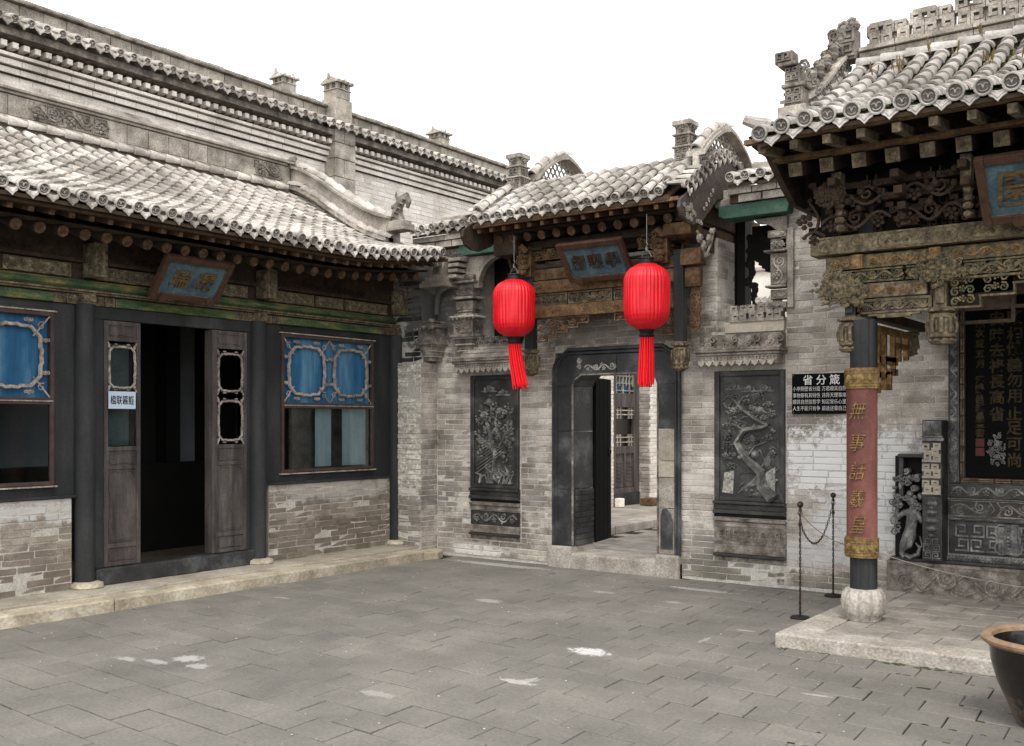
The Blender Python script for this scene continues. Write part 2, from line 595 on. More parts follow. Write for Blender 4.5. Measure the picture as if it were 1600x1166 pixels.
def tile_roof(parent, M, u0, u1, prof, material, tag, sp=.164, L=.2, lift=lambda u: 0, cap=300, r=.046, deck=None, tilt=0., pan_mat=None, dark_joint=None):
    """M: u along the eave, v up, n outwards. prof: (n, v) from eave to ridge, along the barrel axis."""
    bar, disc, drip = tile_meshes(material, tag, r, L)
    st = arc_walk(prof, L*.93)
    rows = int((u1-u0)/sp)
    R = random.Random(len(tag)*7+rows)
    bi = []
    ei = []
    di = []
    pan = MB(M)
    def ax(n, v, tn, tv, u, jit=0):
        # x along u, y along the slope, z normal
        T = Matrix(((1, 0, 0, u), (0, tv, -tn*1 if False else (-tn if True else 0), v), (0, tn, tv, n), (0, 0, 0, 1)))
        return T
    for i in range(rows+1):
        u = u0+i*sp
        lf = lift(u)
        for k, (n, v, tn, tv) in enumerate(st):
            f = lf*max(0, 1-k/4.)
            yv = Vector((0, tv, tn))
            xv = Vector((1, 0, 0))
            zv = xv.cross(yv)
            if zv.y < 0: zv = -zv
            T = Matrix(((1, yv.x, zv.x, u+R.uniform(-.004, .004)), (0, yv.y, zv.y, v+f+R.uniform(-.002, .002)), (0, yv.z, zv.z, n), (0, 0, 0, 1)))
            T = T @ Matrix.Rotation(R.uniform(-.045, .045), 4, 'Z') @ Matrix.Rotation(R.uniform(-.02, .02), 4, 'X')
            bi.append((R.choice(bar), M @ T))
            if k == 0:
                T2 = Matrix(((1, yv.x, zv.x, u), (0, yv.y, zv.y, v+f), (0, yv.z, zv.z, n), (0, 0, 0, 1))) @ Matrix.Translation((0, -.03, r*.05))
                ei.append((disc, M @ T2 @ Matrix.Rotation(tilt, 4, 'X') @ Matrix.Rotation(R.uniform(-.08, .08), 4, 'Y')))
            if i < rows:
                # pan tile between this row and the next
                um = u+sp/2
                w = sp/2-r*.35
                ds = L*.97
                vs = []
                for (dy, dz) in ((0, .014), (ds, .0)):
                    for q in range(5):
                        xx = -w+2*w*q/4
                        zz = -.012+.03*(xx/w)**2-.042+dz
                        p = Vector((xx, 0, 0))+yv*dy+zv*zz
                        vs.append((um+p.x, v+f+p.y, n+p.z))
                k0 = 10
                for q in range(5):
                    xx = -w+2*w*q/4
                    zz = -.012+.03*(xx/w)**2-.042
                    p = Vector((xx, 0, 0))+zv*(zz-.006)
                    vs.append((um+p.x, v+f+p.y, n+p.z))
                pan.add(vs, [(q, q+1, q+6, q+5) for q in range(4)]+[(q+10, q+11, q+1, q) for q in range(4)])
                if k == 0:
                    T3 = Matrix(((1, 0, 0, um), (0, 1, 0, v+f-.034), (0, 0, 1, n+.0), (0, 0, 0, 1))) @ Matrix(((1, 0, 0, 0), (0, 0, 1, 0), (0, -1, 0, 0), (0, 0, 0, 1)))
                    di.append((drip, M @ T3 @ Matrix.Rotation(R.uniform(-.06, .06), 4, 'Y') @ Matrix.Rotation(-.25, 4, 'X')))
    pieces('barrel_tile', bi, parent, cap)
    pieces('tile_end', ei, parent)
    pieces('drip_tile', di, parent)
    pan.build('pan_tiles', pan_mat or material, parent, kind='stuff')
    # deck below the tiles
    dk = MB(M)
    us = [u0-.03+(u1-u0+.06)*i/14 for i in range(15)]
    k = len(prof)
    vs = []
    for (n, v) in prof:
        d = 0
        for u in us:
            f = lift(u)*max(0, 1-math.hypot(n-prof[0][0], v-prof[0][1])/(4*L))
            vs.append((u, v+f-.07, n))
    for (n, v) in prof:
        for u in us:
            f = lift(u)*max(0, 1-math.hypot(n-prof[0][0], v-prof[0][1])/(4*L))
            vs.append((u, v+f-.1, n))
    m = len(us)
    fs = []
    for i in range(k-1):
        for j in range(m-1):
            fs.append((i*m+j, i*m+j+1, (i+1)*m+j+1, (i+1)*m+j))
            a = k*m
            fs.append((a+i*m+j, a+(i+1)*m+j, a+(i+1)*m+j+1, a+i*m+j+1))
    for j in range(m-1):
        fs.append((j, k*m+j, k*m+j+1, j+1))
    for i in range(k-1):
        fs.append((i*m, (i+1)*m, k*m+(i+1)*m, k*m+i*m))
        fs.append((i*m+m-1, k*m+i*m+m-1, k*m+(i+1)*m+m-1, (i+1)*m+m-1))
    dk.add(vs, fs)
    dk.build('roof_deck', deck, parent)

def barrels_along(name, parent, pts, meshes, up=Vector((0, 0, 1)), step=.19, sc=1.):
    # cover tiles laid end to end along a world polyline
    R = random.Random(len(pts)*3)
    items = []
    P = [Vector(p) for p in pts]
    seg = [(a, b, (b-a).length) for a, b in zip(P, P[1:])]
    tot = sum(s[2] for s in seg)
    s = 0
    while s < tot-step*.3:
        t = s
        for a, b, l in seg:
            if t <= l:
                y = (b-a)/l
                p = a+y*t
                break
            t -= l
        z = (up-y*up.dot(y)).normalized()
        x = y.cross(z)
        T = Matrix(((x.x, y.x, z.x, p.x), (x.y, y.y, z.y, p.y), (x.z, y.z, z.z, p.z), (0, 0, 0, 1))) @ Matrix.Diagonal((sc, 1, sc, 1))
        items.append((R.choice(meshes), T))
        s += step
    pieces(name, items, parent)

# frames of the two main planes: u runs along the wall, v up, n out of it
XF, YB = -8.55, 9.5
FL = frame((XF, 0, 0), (0, 1, 0), (0, 0, 1), (1, 0, 0))
FB = frame((0, YB, 0), (1, 0, 0), (0, 0, 1), (0, -1, 0))
# ---------------------------------------------------------------- materials
WHITE = (.62, .6, .57, 1)
m_brick = mat('grey_brick', [srgb(120, 113, 104), srgb(168, 160, 150), srgb(210, 202, 192)], 2.2, .9, .5, 90, .27, .24,
    pscale=11, patches=[((-3.2, 9.5, 1.2), (.62, .6, .42), (.8, .79, .77, 1), 1.0), ((-2.65, 9.5, 1.1), (.35, .6, .5), (.74, .73, .71, 1), 1.0),
             ((-2.95, 9.5, .72), (.6, .6, .36), (.66, .66, .66, 1), .85),
             ((-3.4, 9.5, .35), (.5, .6, .14), (.55, .55, .54, 1), .7),
             ((-4.62, 9.5, 1.0), (.26, .6, .14), (.6, .55, .5, 1), .7),
             ((-7.45, 9.5, .1), (.45, .8, .11), (.7, .67, .62, 1), 1.0),
             ((-7.2, 9.5, .35), (.8, .5, .25), srgb(104, 94, 82), .6), ((-4.4, 9.5, .14), (.8, .5, .16), srgb(96, 92, 74), .6), ((-3.2, 9.5, .1), (.7, .5, .12), srgb(88, 88, 66), .6), ((-6.6, 9.5, 2.3), (.4, .5, .3), srgb(116, 98, 80), .5), ((-6.7, 9.5, .75), (.3, .5, .25), (.12, .11, .10, 1), .55),
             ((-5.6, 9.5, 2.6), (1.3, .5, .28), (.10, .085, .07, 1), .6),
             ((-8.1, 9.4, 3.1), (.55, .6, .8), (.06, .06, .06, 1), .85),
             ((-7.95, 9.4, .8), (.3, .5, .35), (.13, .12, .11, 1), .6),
             ((-4.5, 9.5, .3), (.5, .5, .25), (.16, .15, .14, 1), .5)])
m_apron = mat('brick_apron', [srgb(116, 107, 97), srgb(144, 134, 121), srgb(170, 161, 148)], 2.5, .9, .5, 90, .2, .22,
    patches=[((-8.5, 4.3, .3), (.6, 1.2, .3), srgb(104, 92, 80), .55), ((-8.5, 8.2, .3), (.6, 1.4, .28), srgb(104, 92, 80), .55), ((-8.5, 4.5, .86), (.6, 1.0, .17), (.62, .61, .58, 1), .8), ((-8.5, 8.2, .84), (.6, 1.2, .14), (.5, .48, .44, 1), .7)])
m_pale = mat('pale_brick', [srgb(186, 177, 167), srgb(220, 212, 202), srgb(238, 232, 224)], 1.6, .9, .5, 90, .13, .2)
m_mortar = mat('mortar', [srgb(168, 163, 154), srgb(204, 199, 190)], 8, .95, .4, 80, .05, .2,
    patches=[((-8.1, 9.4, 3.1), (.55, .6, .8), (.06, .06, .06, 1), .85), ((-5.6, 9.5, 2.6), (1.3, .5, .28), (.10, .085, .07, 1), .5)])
m_plaster = mat('flaking_whitewash', [srgb(150, 142, 130), srgb(196, 190, 178), srgb(222, 217, 206)], 9, .9, .6, 40, .14, .35, stretch=(1, 1, 2.5),
    patches=[((-8.3, 9.2, .35), (.5, .4, .55), (.17, .15, .13, 1), .8)])
m_tile = mat('roof_tile', [srgb(128, 122, 114), srgb(182, 174, 165), srgb(214, 208, 200)], 2.2, .9, .4, 70, .2, .18, patches=[((-9.0, 6.0, 4.0), (.8, 1.0, .6), srgb(112, 106, 98), .6), ((-8.2, 8.6, 3.7), (.5, .6, .5), srgb(118, 112, 104), .6), ((-8.0, 4.8, 3.6), (.5, .5, .4), srgb(120, 116, 106), .5), ((-6.2, 9.0, 4.1), (.5, .5, .4), srgb(112, 106, 98), .5), ((-5.0, 8.8, 4.0), (.35, .4, .3), srgb(120, 114, 106), .5)])
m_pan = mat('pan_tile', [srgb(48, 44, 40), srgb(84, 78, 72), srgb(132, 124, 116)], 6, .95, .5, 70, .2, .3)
m_tile2 = mat('pavilion_tile', [srgb(120, 115, 109), srgb(172, 166, 159), srgb(206, 201, 195)], 2.2, .85, .4, 70, .18, .18, patches=[((-1.9, 7.8, 4.1), (.6, .5, .4), srgb(112, 108, 98), .5)])
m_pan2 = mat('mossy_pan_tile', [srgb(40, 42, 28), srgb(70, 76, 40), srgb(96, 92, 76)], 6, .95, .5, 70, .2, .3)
m_ridge = mat('ridge_brick', [srgb(114, 107, 99), srgb(156, 148, 137), srgb(192, 184, 173)], 4, .9, .5, 80, .16, .28)
m_deck = mat('roof_board', [srgb(56, 44, 35), srgb(92, 73, 56)], 6, .85, .3, 50, .1, .2)
m_recess_shade = mat('tile_recess_shade', [srgb(84, 79, 73), srgb(122, 116, 108)], 9, .95, .3, 60, .1, .2)  # darker tone of the disc recesses: groove shade put into the colour
m_relief = mat('lit_black_relief', [srgb(58, 57, 55), srgb(100, 98, 95), srgb(156, 153, 147)], 9, .45, .5, 60, .14, .3, spec=.5)  # paler than its backing: carved-edge highlights are put into the colour
m_dullblack = mat('dull_black_slab', [srgb(9, 9, 10), srgb(16, 16, 17)], 4, .85, .05, 60, 0, .1, spec=.12)
m_dim = mat('dim_gilt_script', [srgb(40, 34, 24), srgb(78, 68, 48)], 30, .7, .1, 60, 0, .3, spec=.1)
m_dark = mat('grey_black_paint', [srgb(40, 41, 42), srgb(52, 53, 54), srgb(70, 70, 70)], 2.5, .6, .15, 50, .04, .12, stretch=(1, 1, .25), spec=.2)
m_leaf = mat('weathered_grey_wood', [srgb(54, 50, 49), srgb(82, 76, 73), srgb(108, 100, 96)], 7, .75, .3, 60, .08, .15, stretch=(1.5, 1.5, .2))
m_wframe = mat('brown_window_frame', [srgb(62, 50, 48), srgb(86, 70, 66)], 7, .7, .2, 60, .06, .15)
m_lattice = mat('worn_lattice_wood', [srgb(100, 90, 82), srgb(160, 148, 138), srgb(188, 178, 168)], 14, .8, .3, 80, .1, .3)
m_blue = mat('blue_cloth', [srgb(28, 70, 104), srgb(48, 100, 138), srgb(104, 146, 168)], 1.4, .9, .15, 120, .12, .08, stretch=(1, 2.5, .4))
m_curtain = mat('pale_curtain', [srgb(176, 196, 204), srgb(206, 220, 226)], 3, .9, .1, 60, .03, .05, stretch=(1, 4, .3))
m_black = mat('black_stone_carving', [srgb(32, 31, 30), srgb(50, 49, 47), srgb(84, 82, 78)], 5, .5, .5, 60, .14, .3, spec=.5)
m_blackpale = mat('chipped_carving', [srgb(120, 118, 112), srgb(190, 186, 178)], 12, .7, .6, 60, .1, .3)
m_carvegrey = mat('grey_brick_carving', [srgb(70, 65, 60), srgb(120, 113, 104), srgb(162, 154, 144)], 8, .8, .5, 70, .1, .3)
m_slate = mat('black_door_slab', [srgb(34, 35, 36), srgb(52, 53, 54), srgb(92, 94, 95)], 3.2, .5, .35, 40, .1, .2, spec=.45)
m_wood = mat('old_painted_wood', [srgb(64, 48, 36), srgb(102, 78, 56), srgb(132, 106, 78)], 9, .8, .4, 60, .1, .3)
m_gold = mat('gilded_wood', [srgb(84, 60, 38), srgb(124, 94, 56), srgb(158, 130, 84)], 16, .6, .4, 60, .1, .35)
m_green = mat('green_painted_beam', [srgb(50, 62, 44), srgb(74, 94, 62), srgb(140, 122, 78)], 6, .7, .3, 60, .06, .3, stretch=(1, .5, 2))
m_greenb = mat('green_board', [srgb(50, 78, 66), srgb(72, 102, 86)], 8, .6, .2, 60, .05, .2)
m_paintpanel = mat('faded_painted_panel', [srgb(50, 46, 36), srgb(108, 99, 78), srgb(158, 148, 122)], 13, .8, .3, 60, .1, .35)
m_darkwood = mat('shaded_dark_wood', [srgb(44, 36, 29), srgb(78, 63, 50)], 6, .8, .3, 60, .1, .2)  # dark wood with the shade under the eaves put into its colour
m_endwood = mat('rafter_end', [srgb(52, 39, 28), srgb(88, 66, 48), srgb(120, 96, 74)], 22, .8, .3, 80, .2, .3)
m_pavwood = mat('greyed_carved_wood', [srgb(62, 52, 42), srgb(108, 96, 78), srgb(142, 128, 104)], 15, .8, .4, 60, .1, .35)
m_pavgreen = mat('carved_wood_green_tint', [srgb(54, 60, 50), srgb(100, 90, 68), srgb(140, 122, 88)], 22, .75, .4, 60, .1, .3)
m_red = mat('red_lantern_cloth', [srgb(206, 10, 26), srgb(238, 22, 40)], 4, .42, .0, 60, .0, .05, spec=.5)
m_redt = mat('red_tassel', [(.8, .006, .014, 1), (.95, .01, .02, 1)], 4, .6, .0, 60, .08, .08)
m_iron = mat('black_iron', [srgb(30, 28, 28), srgb(52, 46, 44)], 12, .5, .2, 80, .05, .2, metallic=.3)
m_rust = mat('rusty_iron', [srgb(34, 28, 27), srgb(62, 46, 42), srgb(92, 76, 70)], 40, .7, .5, 120, .05, .3, metallic=.3)
m_wire = mat('steel_wire', [srgb(104, 98, 92), srgb(140, 134, 126)], 20, .45, 0, 60, 0, .1, metallic=.6)
m_plq = mat('plaque_blue', [srgb(58, 78, 90), srgb(76, 98, 108), srgb(92, 116, 124)], 6, .75, .2, 60, .05, .2)
m_plqf = mat('plaque_frame_wood', [srgb(60, 42, 32), srgb(86, 62, 48)], 10, .65, .3, 60, .05, .2)
m_ink = mat('dark_gilt_letters', [srgb(66, 52, 34), srgb(118, 96, 64)], 30, .5, .2, 60, 0, .3)
m_ink2 = mat('brown_black_letters', [srgb(44, 32, 24), srgb(84, 62, 42)], 30, .5, .2, 60, 0, .3)
m_letterw = mat('white_letters', [srgb(206, 204, 200), srgb(228, 226, 222)], 20, .7, 0, 60, 0, .05)
m_letterb = mat('black_letters', [srgb(14, 14, 16), srgb(22, 22, 24)], 20, .6, 0, 60, 0, .05)
m_boardb = mat('black_board', [srgb(10, 10, 11), srgb(18, 18, 20)], 4, .35, .05, 60, 0, .1, spec=.5)
m_paper = mat('pale_blue_paper', [srgb(188, 204, 222), srgb(206, 218, 232)], 6, .8, .05, 60, 0, .04)
m_couplet = mat('faded_red_board', [srgb(88, 54, 50), srgb(118, 72, 66), srgb(140, 92, 84)], 3.5, .6, .15, 60, .03, .12, stretch=(1, 1, .4))
m_coupgold = mat('gold_paint', [srgb(82, 64, 38), srgb(122, 98, 58), srgb(156, 130, 84)], 22, .5, .3, 60, .05, .25)
m_granite = mat('granite', [srgb(142, 133, 123), srgb(168, 160, 150), srgb(190, 184, 174)], 5, .8, .7, 60, .06, .3)
m_curb = mat('yellow_curb_stone', [srgb(146, 136, 116), srgb(178, 167, 146), srgb(204, 195, 175)], 3.5, .85, .6, 40, .08, .22)
m_curbtop = mat('grey_platform_stone', [srgb(150, 140, 124), srgb(184, 176, 162)], 3, .85, .3, 60, .12, .15)
WP = (.5, .48, .45, 1)
m_pave = mat('courtyard_slate', [srgb(108, 104, 98), srgb(121, 117, 110), srgb(134, 129, 122)], 1.3, .8, .35, 60, .08, .15, spec=.3,
    patches=[((-3.78, 6.08, 0), (.17, .11, .1), (.62, .6, .57, 1), .95), ((-5.86, 4.3, 0), (.12, .1, .1), WP, .75), ((-5.62, 4.2, 0), (.1, .07, .1), WP, .6), ((-6.2, 4.05, 0), (.12, .06, .1), WP, .6), ((-5.95, 4.12, 0), (.14, .05, .1), WP, .6),
             ((-4.3, 8.95, 0), (.4, .07, .1), WP, .5), ((-6.9, 9.2, 0), (.8, .1, .1), WP, .65), ((-3.72, 5.12, 0), (.15, .05, .1), WP, .7), ((-3.66, 5.2, 0), (.05, .1, .1), WP, .6), ((-5.6, 7.3, 0), (.16, .09, .1), WP, .5), ((-4.2, 4.4, 0), (.16, .06, .1), WP, .35), ((-2.1, 5.9, 0), (.1, .02, .1), WP, .6), ((-3.2, 7.4, 0), (.1, .03, .1), WP, .5),
             ((-5.0, 8.3, 0), (.14, .06, .1), WP, .4), ((-4.2, 8.2, 0), (.1, .05, .1), WP, .4), ((-3.3, 6.9, 0), (.03, .12, .1), WP, .4), ((-7.2, 6.3, 0), (.1, .03, .1), WP, .5)], pscale=20)
m_joint = mat('joint_dirt', [srgb(24, 23, 19), srgb(36, 36, 28), srgb(48, 56, 30)], 2.2, .95, .4, 80, .0, .3)
m_slab = mat('pavilion_floor_stone', [srgb(122, 116, 107), srgb(148, 141, 132), srgb(172, 165, 156)], 3, .8, .25, 70, .11, .15)
m_pot = mat('brown_black_glaze', [srgb(12, 10, 9), srgb(20, 16, 14)], 6, .22, .15, 30, .0, .2, spec=.6,
    patches=[((-1.2, 5.9, .05), (.3, .3, .16), srgb(120, 100, 84), .5)])
m_potrim = mat('bare_clay_rim', [srgb(124, 100, 80), srgb(158, 132, 108)], 9, .6, .3, 60, .0, .15)
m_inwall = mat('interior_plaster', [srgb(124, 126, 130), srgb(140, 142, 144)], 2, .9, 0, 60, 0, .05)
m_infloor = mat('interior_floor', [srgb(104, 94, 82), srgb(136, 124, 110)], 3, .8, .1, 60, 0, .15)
m_inblack = mat('interior_black', [srgb(22, 20, 19), srgb(30, 27, 25)], 3, .8, 0, 60, 0, .1)  # near-black of dark furniture, also painted where deep shade falls
m_weed = mat('dry_weed', [srgb(96, 70, 56), srgb(112, 100, 58)], 20, .9, 0, 60, .2, .1)
m_moss = mat('moss', [srgb(52, 60, 34), srgb(74, 86, 46)], 9, .95, .5, 80, .1, .3)
m_seal = mat('red_seal', [srgb(72, 36, 34), srgb(90, 48, 44)], 20, .7, 0, 60, 0, .2)

m_glass = bpy.data.materials.new('window_glass')
m_glass.use_nodes = True
_n = m_glass.node_tree.nodes
_l = m_glass.node_tree.links
_n.clear()
_o = _n.new('ShaderNodeOutputMaterial')
_m = _n.new('ShaderNodeMixShader')
_t = _n.new('ShaderNodeBsdfTransparent')
_t.inputs[0].default_value = (.86, .9, .9, 1)
_g = _n.new('ShaderNodeBsdfGlossy')
_g.inputs['Roughness'].default_value = .04
_f = _n.new('ShaderNodeFresnel')
_f.inputs[0].default_value = 1.35
_l.new(_f.outputs[0], _m.inputs[0])
_l.new(_t.outputs[0], _m.inputs[1])
_l.new(_g.outputs[0], _m.inputs[2])
_l.new(_m.outputs[0], _o.inputs[0])

# ---------------------------------------------------------------- ground
g = MB()
g.add([(-60, -25, -.012), (40, -25, -.012), (40, 70, -.012), (-60, 70, -.012)], [(0, 1, 2, 3)])
g.build('ground', m_joint, kind='structure')

pav = thing('courtyard_pavement', (-4, 6, 0), None, None, kind='structure')
def paver_meshes(material, a, b, k=6, skew=0.):
    R = random.Random(9)
    out = []
    for i in range(k):
        mb = MB()
        x, y = a/2, b/2
        j = lambda: R.uniform(-.004, .004)
        c = [(-x+j()+y*skew, -y+j()), (x+j()+y*skew, -y+j()), (x+j()-y*skew, y+j()), (-x+j()-y*skew, y+j())]
        ch = .004
        A = [(p[0], p[1], -.03) for p in c]
        B = [(p[0], p[1], -.004) for p in c]
        D = [(p[0]*(1-ch/x)-p[1]*0, p[1]*(1-ch/y), 0) for p in c]
        # one worn corner cut
        mb.add(A+B+D, [(0, 1, 5, 4), (1, 2, 6, 5), (2, 3, 7, 6), (3, 0, 4, 7), (4, 5, 9, 8), (5, 6, 10, 9), (6, 7, 11, 10), (7, 4, 8, 11), (8, 9, 10, 11)])
        out.append(mesh_of(mb, 'paving_stone', material))
    return out
PA, PB = .31, .255
pm = paver_meshes(m_pave, PA-.0065, PB*math.cos(math.radians(8.8))-.0065, 6, math.tan(math.radians(8.8)))
ang1 = math.radians(-4.6)
ang2 = math.radians(90+4.2)
e1 = Vector((math.cos(ang1), math.sin(ang1), 0))
e2 = Vector((math.cos(ang2), math.sin(ang2), 0))
items = []
R = random.Random(21)
for r in range(-60, 60):
    off = (PA*.5 if r % 2 else 0)+R.uniform(-.03, .03)
    # now and then a slipped course
    for c in range(-60, 60):
        p = Vector((-4, 6, 0))+e1*(c*PA+off)+e2*(r*PB)
        if p.x < -7.98 or p.x > 2.6 or p.y < 1.2 or p.y > 9.6: continue
        if p.x < -7.9 and p.y > 9.1: continue
        if p.x > -2.62 and p.y > 7.13: continue
        s = .965+R.uniform(-.008, .008)
        T = Matrix.Translation((p.x, p.y, R.uniform(-.0035, .003))) @ Matrix.Rotation(ang1, 4, 'Z')
        T = T @ Matrix.Rotation(R.uniform(-.006, .006), 4, 'Z') @ Matrix.Rotation(R.uniform(-.01, .01), 4, 'X') @ Matrix.Rotation(R.uniform(-.008, .008), 4, 'Y')
        items.append((R.choice(pm), T))
pieces('paving_stone', items, pav)

# grit and pebbles scattered on the slabs
gb = MB()
R = random.Random(4)
for i in range(240):
    x, y = R.uniform(-7.6, 0), R.uniform(3, 9.3)
    s = R.uniform(.003, .008)
    gb.ell((x, y, .003), (s, s*.8, s*.5), 5, 3)
gb.build('grit', mat('pale_grit', [srgb(170, 164, 154), srgb(210, 205, 196)], 20, .9, 0, 60, .1, .1), pav, kind='stuff')
# moss along joints near the pavilion step
ms = MB()
for i in range(520):
    r = R.randrange(-14, 10)
    t = R.uniform(2.0, 5.2)
    p = Vector((-4, 6, 0))+e1*t+e2*((r+.5)*PB+R.uniform(-.006, .006))
    if R.random() < .35:
        p = Vector((R.uniform(-2.75, .4), 6.99+R.uniform(-.05, .01), 0))
    if p.x > -2.7 and p.y > 7: continue
    ms.ell((p.x, p.y, -.002), (R.uniform(.01, .035), R.uniform(.004, .009), .006), 6, 3)
ms.build('moss', m_moss, kind='stuff')

# platform in front of the left house ------------------------------
plat = thing('house_platform', (-8.2, 6, 0), None, None, kind='structure')
b = MB()
b.box(-12, -2, -.02, -8.09, 9.25, .095)
b.build('platform_core', m_mortar, plat)
ys = [1.0, 3.1, 5.02, 7.1, 9.0]
for a, c in zip(ys, ys[1:]):
    b = MB()
    b.box(-8.1, a+.004, -.02, -7.84, c-.004, .1)
    b.build('curb_stone', m_curb, plat, bevel=.012)
b = MB()
b.prism([(-8.07, 9.003), (-7.84, 9.003), (-7.8, 9.2), (-7.86, 9.36), (-8.07, 9.45)], -.02, .085)
b.build('curb_stone', m_curb, plat, bevel=.015)
fy = 1.0
R = random.Random(8)
fm = paver_meshes(m_curbtop, .44, .42, 4)
items = []
while fy < 9.2:
    l = R.uniform(.3, .55)
    items.append((R.choice(fm), Matrix.Translation((-8.315, fy+l/2, .116+R.uniform(-.002, .002))) @ Matrix.Rotation(PI/2, 4, 'Z') @ Matrix.Diagonal(((l-.008)/.44, 1.0, 1, 1))))
    fy += l
pieces('platform_slab', items, plat)

# pavilion terrace on the right ------------------------------------
ter = thing('pavilion_terrace', (-1, 8.2, 0), None, None, kind='structure')
b = MB()
b.box(-2.6, 7.16, -.02, 4, 9.5, .075)
b.build('terrace_core', m_mortar, ter)
for (x0, x1, y0, y1) in ((-2.8, -.6, 7.0, 7.27), (-.59, 1.4, 7.0, 7.27), (1.41, 4, 7.0, 7.27), (-2.8, -2.53, 7.28, 8.6), (-2.8, -2.53, 8.61, 9.48)):
    b = MB()
    b.box(x0, y0, -.02, x1, y1, .1)
    b.build('curb_stone', m_granite, ter, bevel=.014)
sm_ = paver_meshes(m_slab, .4, .27, 5)
items = []
R = random.Random(12)
r = 0
y = 7.285
while y < 9.4:
    x = -2.52-(.2 if r % 2 else 0)
    while x < 1.5:
        l = R.uniform(.34, .44)
        x0 = max(x, -2.52)
        if x+l-x0 > .06:
            items.append((R.choice(sm_), Matrix.Translation(((x0+x+l)/2, y+.135, .098+R.uniform(-.003, .002))) @ Matrix.Diagonal(((x+l-x0-.008)/.4, .97, 1, 1)) @ Matrix.Rotation(R.uniform(-.004, .004), 4, 'X')))
        x += l
    y += .27
    r += 1
pieces('paving_stone', items, ter)
# ---------------------------------------------------------------- left house
house = thing('courtyard_house', (XF, 6, .12), 'long single-storey grey house on the left with open doors and tiled eave', 'house')

# brick aprons under the windows
bm = brick_meshes(m_apron, .26, .064, .05, 6, 2, .004)
for (u0, u1) in ((2.2, 5.03), (7.27, 9.14)):
    b = MB(FL)
    b.box(u0, .115, -.2, u1, .925, .0255)
    ap = b.build('brick_apron', m_mortar, house)
    pieces('brick', brick_items(FL, u0, u1, .118, .93, bm, .26, .064, .008, n=.03, seed=int(u0*10), rough=.007), ap)

# columns on stone bases
for u in (3.2, 5.155, 7.12, 9.235):
    b = MB()
    b.lathe([(.088, .16), (.088, 2.2), (.082, 2.66)], 20, (XF+.03, u, 0))
    c = b.build('column', m_dark, house, smooth=True)
    b = MB()
    b.lathe([(.12, .1), (.145, .13), (.14, .16), (.1, .175)], 18, (XF+.06, u, 0))
    b.build('column_base', m_curb, c, smooth=True)

def cart(u0, v0, u1, v1, c=.06, s=.02):
    du, dv = u1-u0, v1-v0
    P = []
    def side(ax, ay, bx, by, nx, ny):
        # a straight side that swells outwards in its middle third
        for t, k in ((0, 0), (.26, 0), (.34, 1), (.5, .55), (.66, 1), (.74, 0), (1, 0)):
            P.append((ax+(bx-ax)*t+nx*s*k, ay+(by-ay)*t+ny*s*k))
    side(u0+c, v0, u1-c, v0, 0, -1)
    side(u1, v0+c, u1, v1-c, 1, 0)
    side(u1-c, v1, u0+c, v1, 0, 1)
    side(u0, v1-c, u0, v0+c, -1, 0)
    return P

def knot(mb, u, v, n, r):
    mb.flower(u, v, n, r*.7, 5)
    mb.spiral(u-r*.8, v, n, r*.55, r*.18, 1.2, 0, 1, 8)
    mb.spiral(u+r*.8, v, n, r*.55, r*.18, 1.2, PI, -1, 8)

def lattice(parent, M, u0, v0, u1, v1, n, cols, rows=1):
    mb = MB(M)
    cu, cv = (u1-u0)/cols, (v1-v0)/rows
    e = min(cu, cv)
    g = .1 if cols > 1 else .05
    for i in range(cols):
        for j in range(rows):
            a, b_ = u0+i*cu, v0+j*cv
            ga, gb = g*cu, .115*cv if cols > 1 else .08*cv
            P = cart(a+ga*1.25, b_+gb*1.2, a+cu-ga*1.25, b_+cv-gb*1.2, e*.13, e*.022)
            mb.tube([(p[0], p[1], n) for p in P], .018 if cols > 1 else .012, 5, True)
            mb.tube([(p[0]*.97+(a+cu/2)*.03, p[1]*.97+(b_+cv/2)*.03, n+.006) for p in P], .004, 4, True)
            for (x, y) in ((.28, 0), (.72, 0), (.28, 1), (.72, 1), (0, .3), (0, .7), (1, .3), (1, .7)):
                ku = a+cu*x+(ga*.6 if x == 0 else -ga*.6 if x == 1 else 0)
                kv = b_+cv*y+(gb*.55 if y == 0 else -gb*.55 if y == 1 else 0)
                knot(mb, ku, kv, n, e*.05)
            # corner straps
            for (x, y) in ((0, 0), (1, 0), (0, 1), (1, 1)):
                cx, cy = a+cu*x, b_+cv*y
                ix, iy = a+cu*x+(1 if x == 0 else -1)*ga*2.2, b_+cv*y+(1 if y == 0 else -1)*gb*2.2
                mb.tube([(cx, cy, n), (ix, iy, n)], .008, 4)
                mb.spiral((cx+ix)/2, (cy+iy)/2, n, e*.06, .006, 1.2, 1, 1, 8)
    return mb.build('lattice', m_lattice, parent)

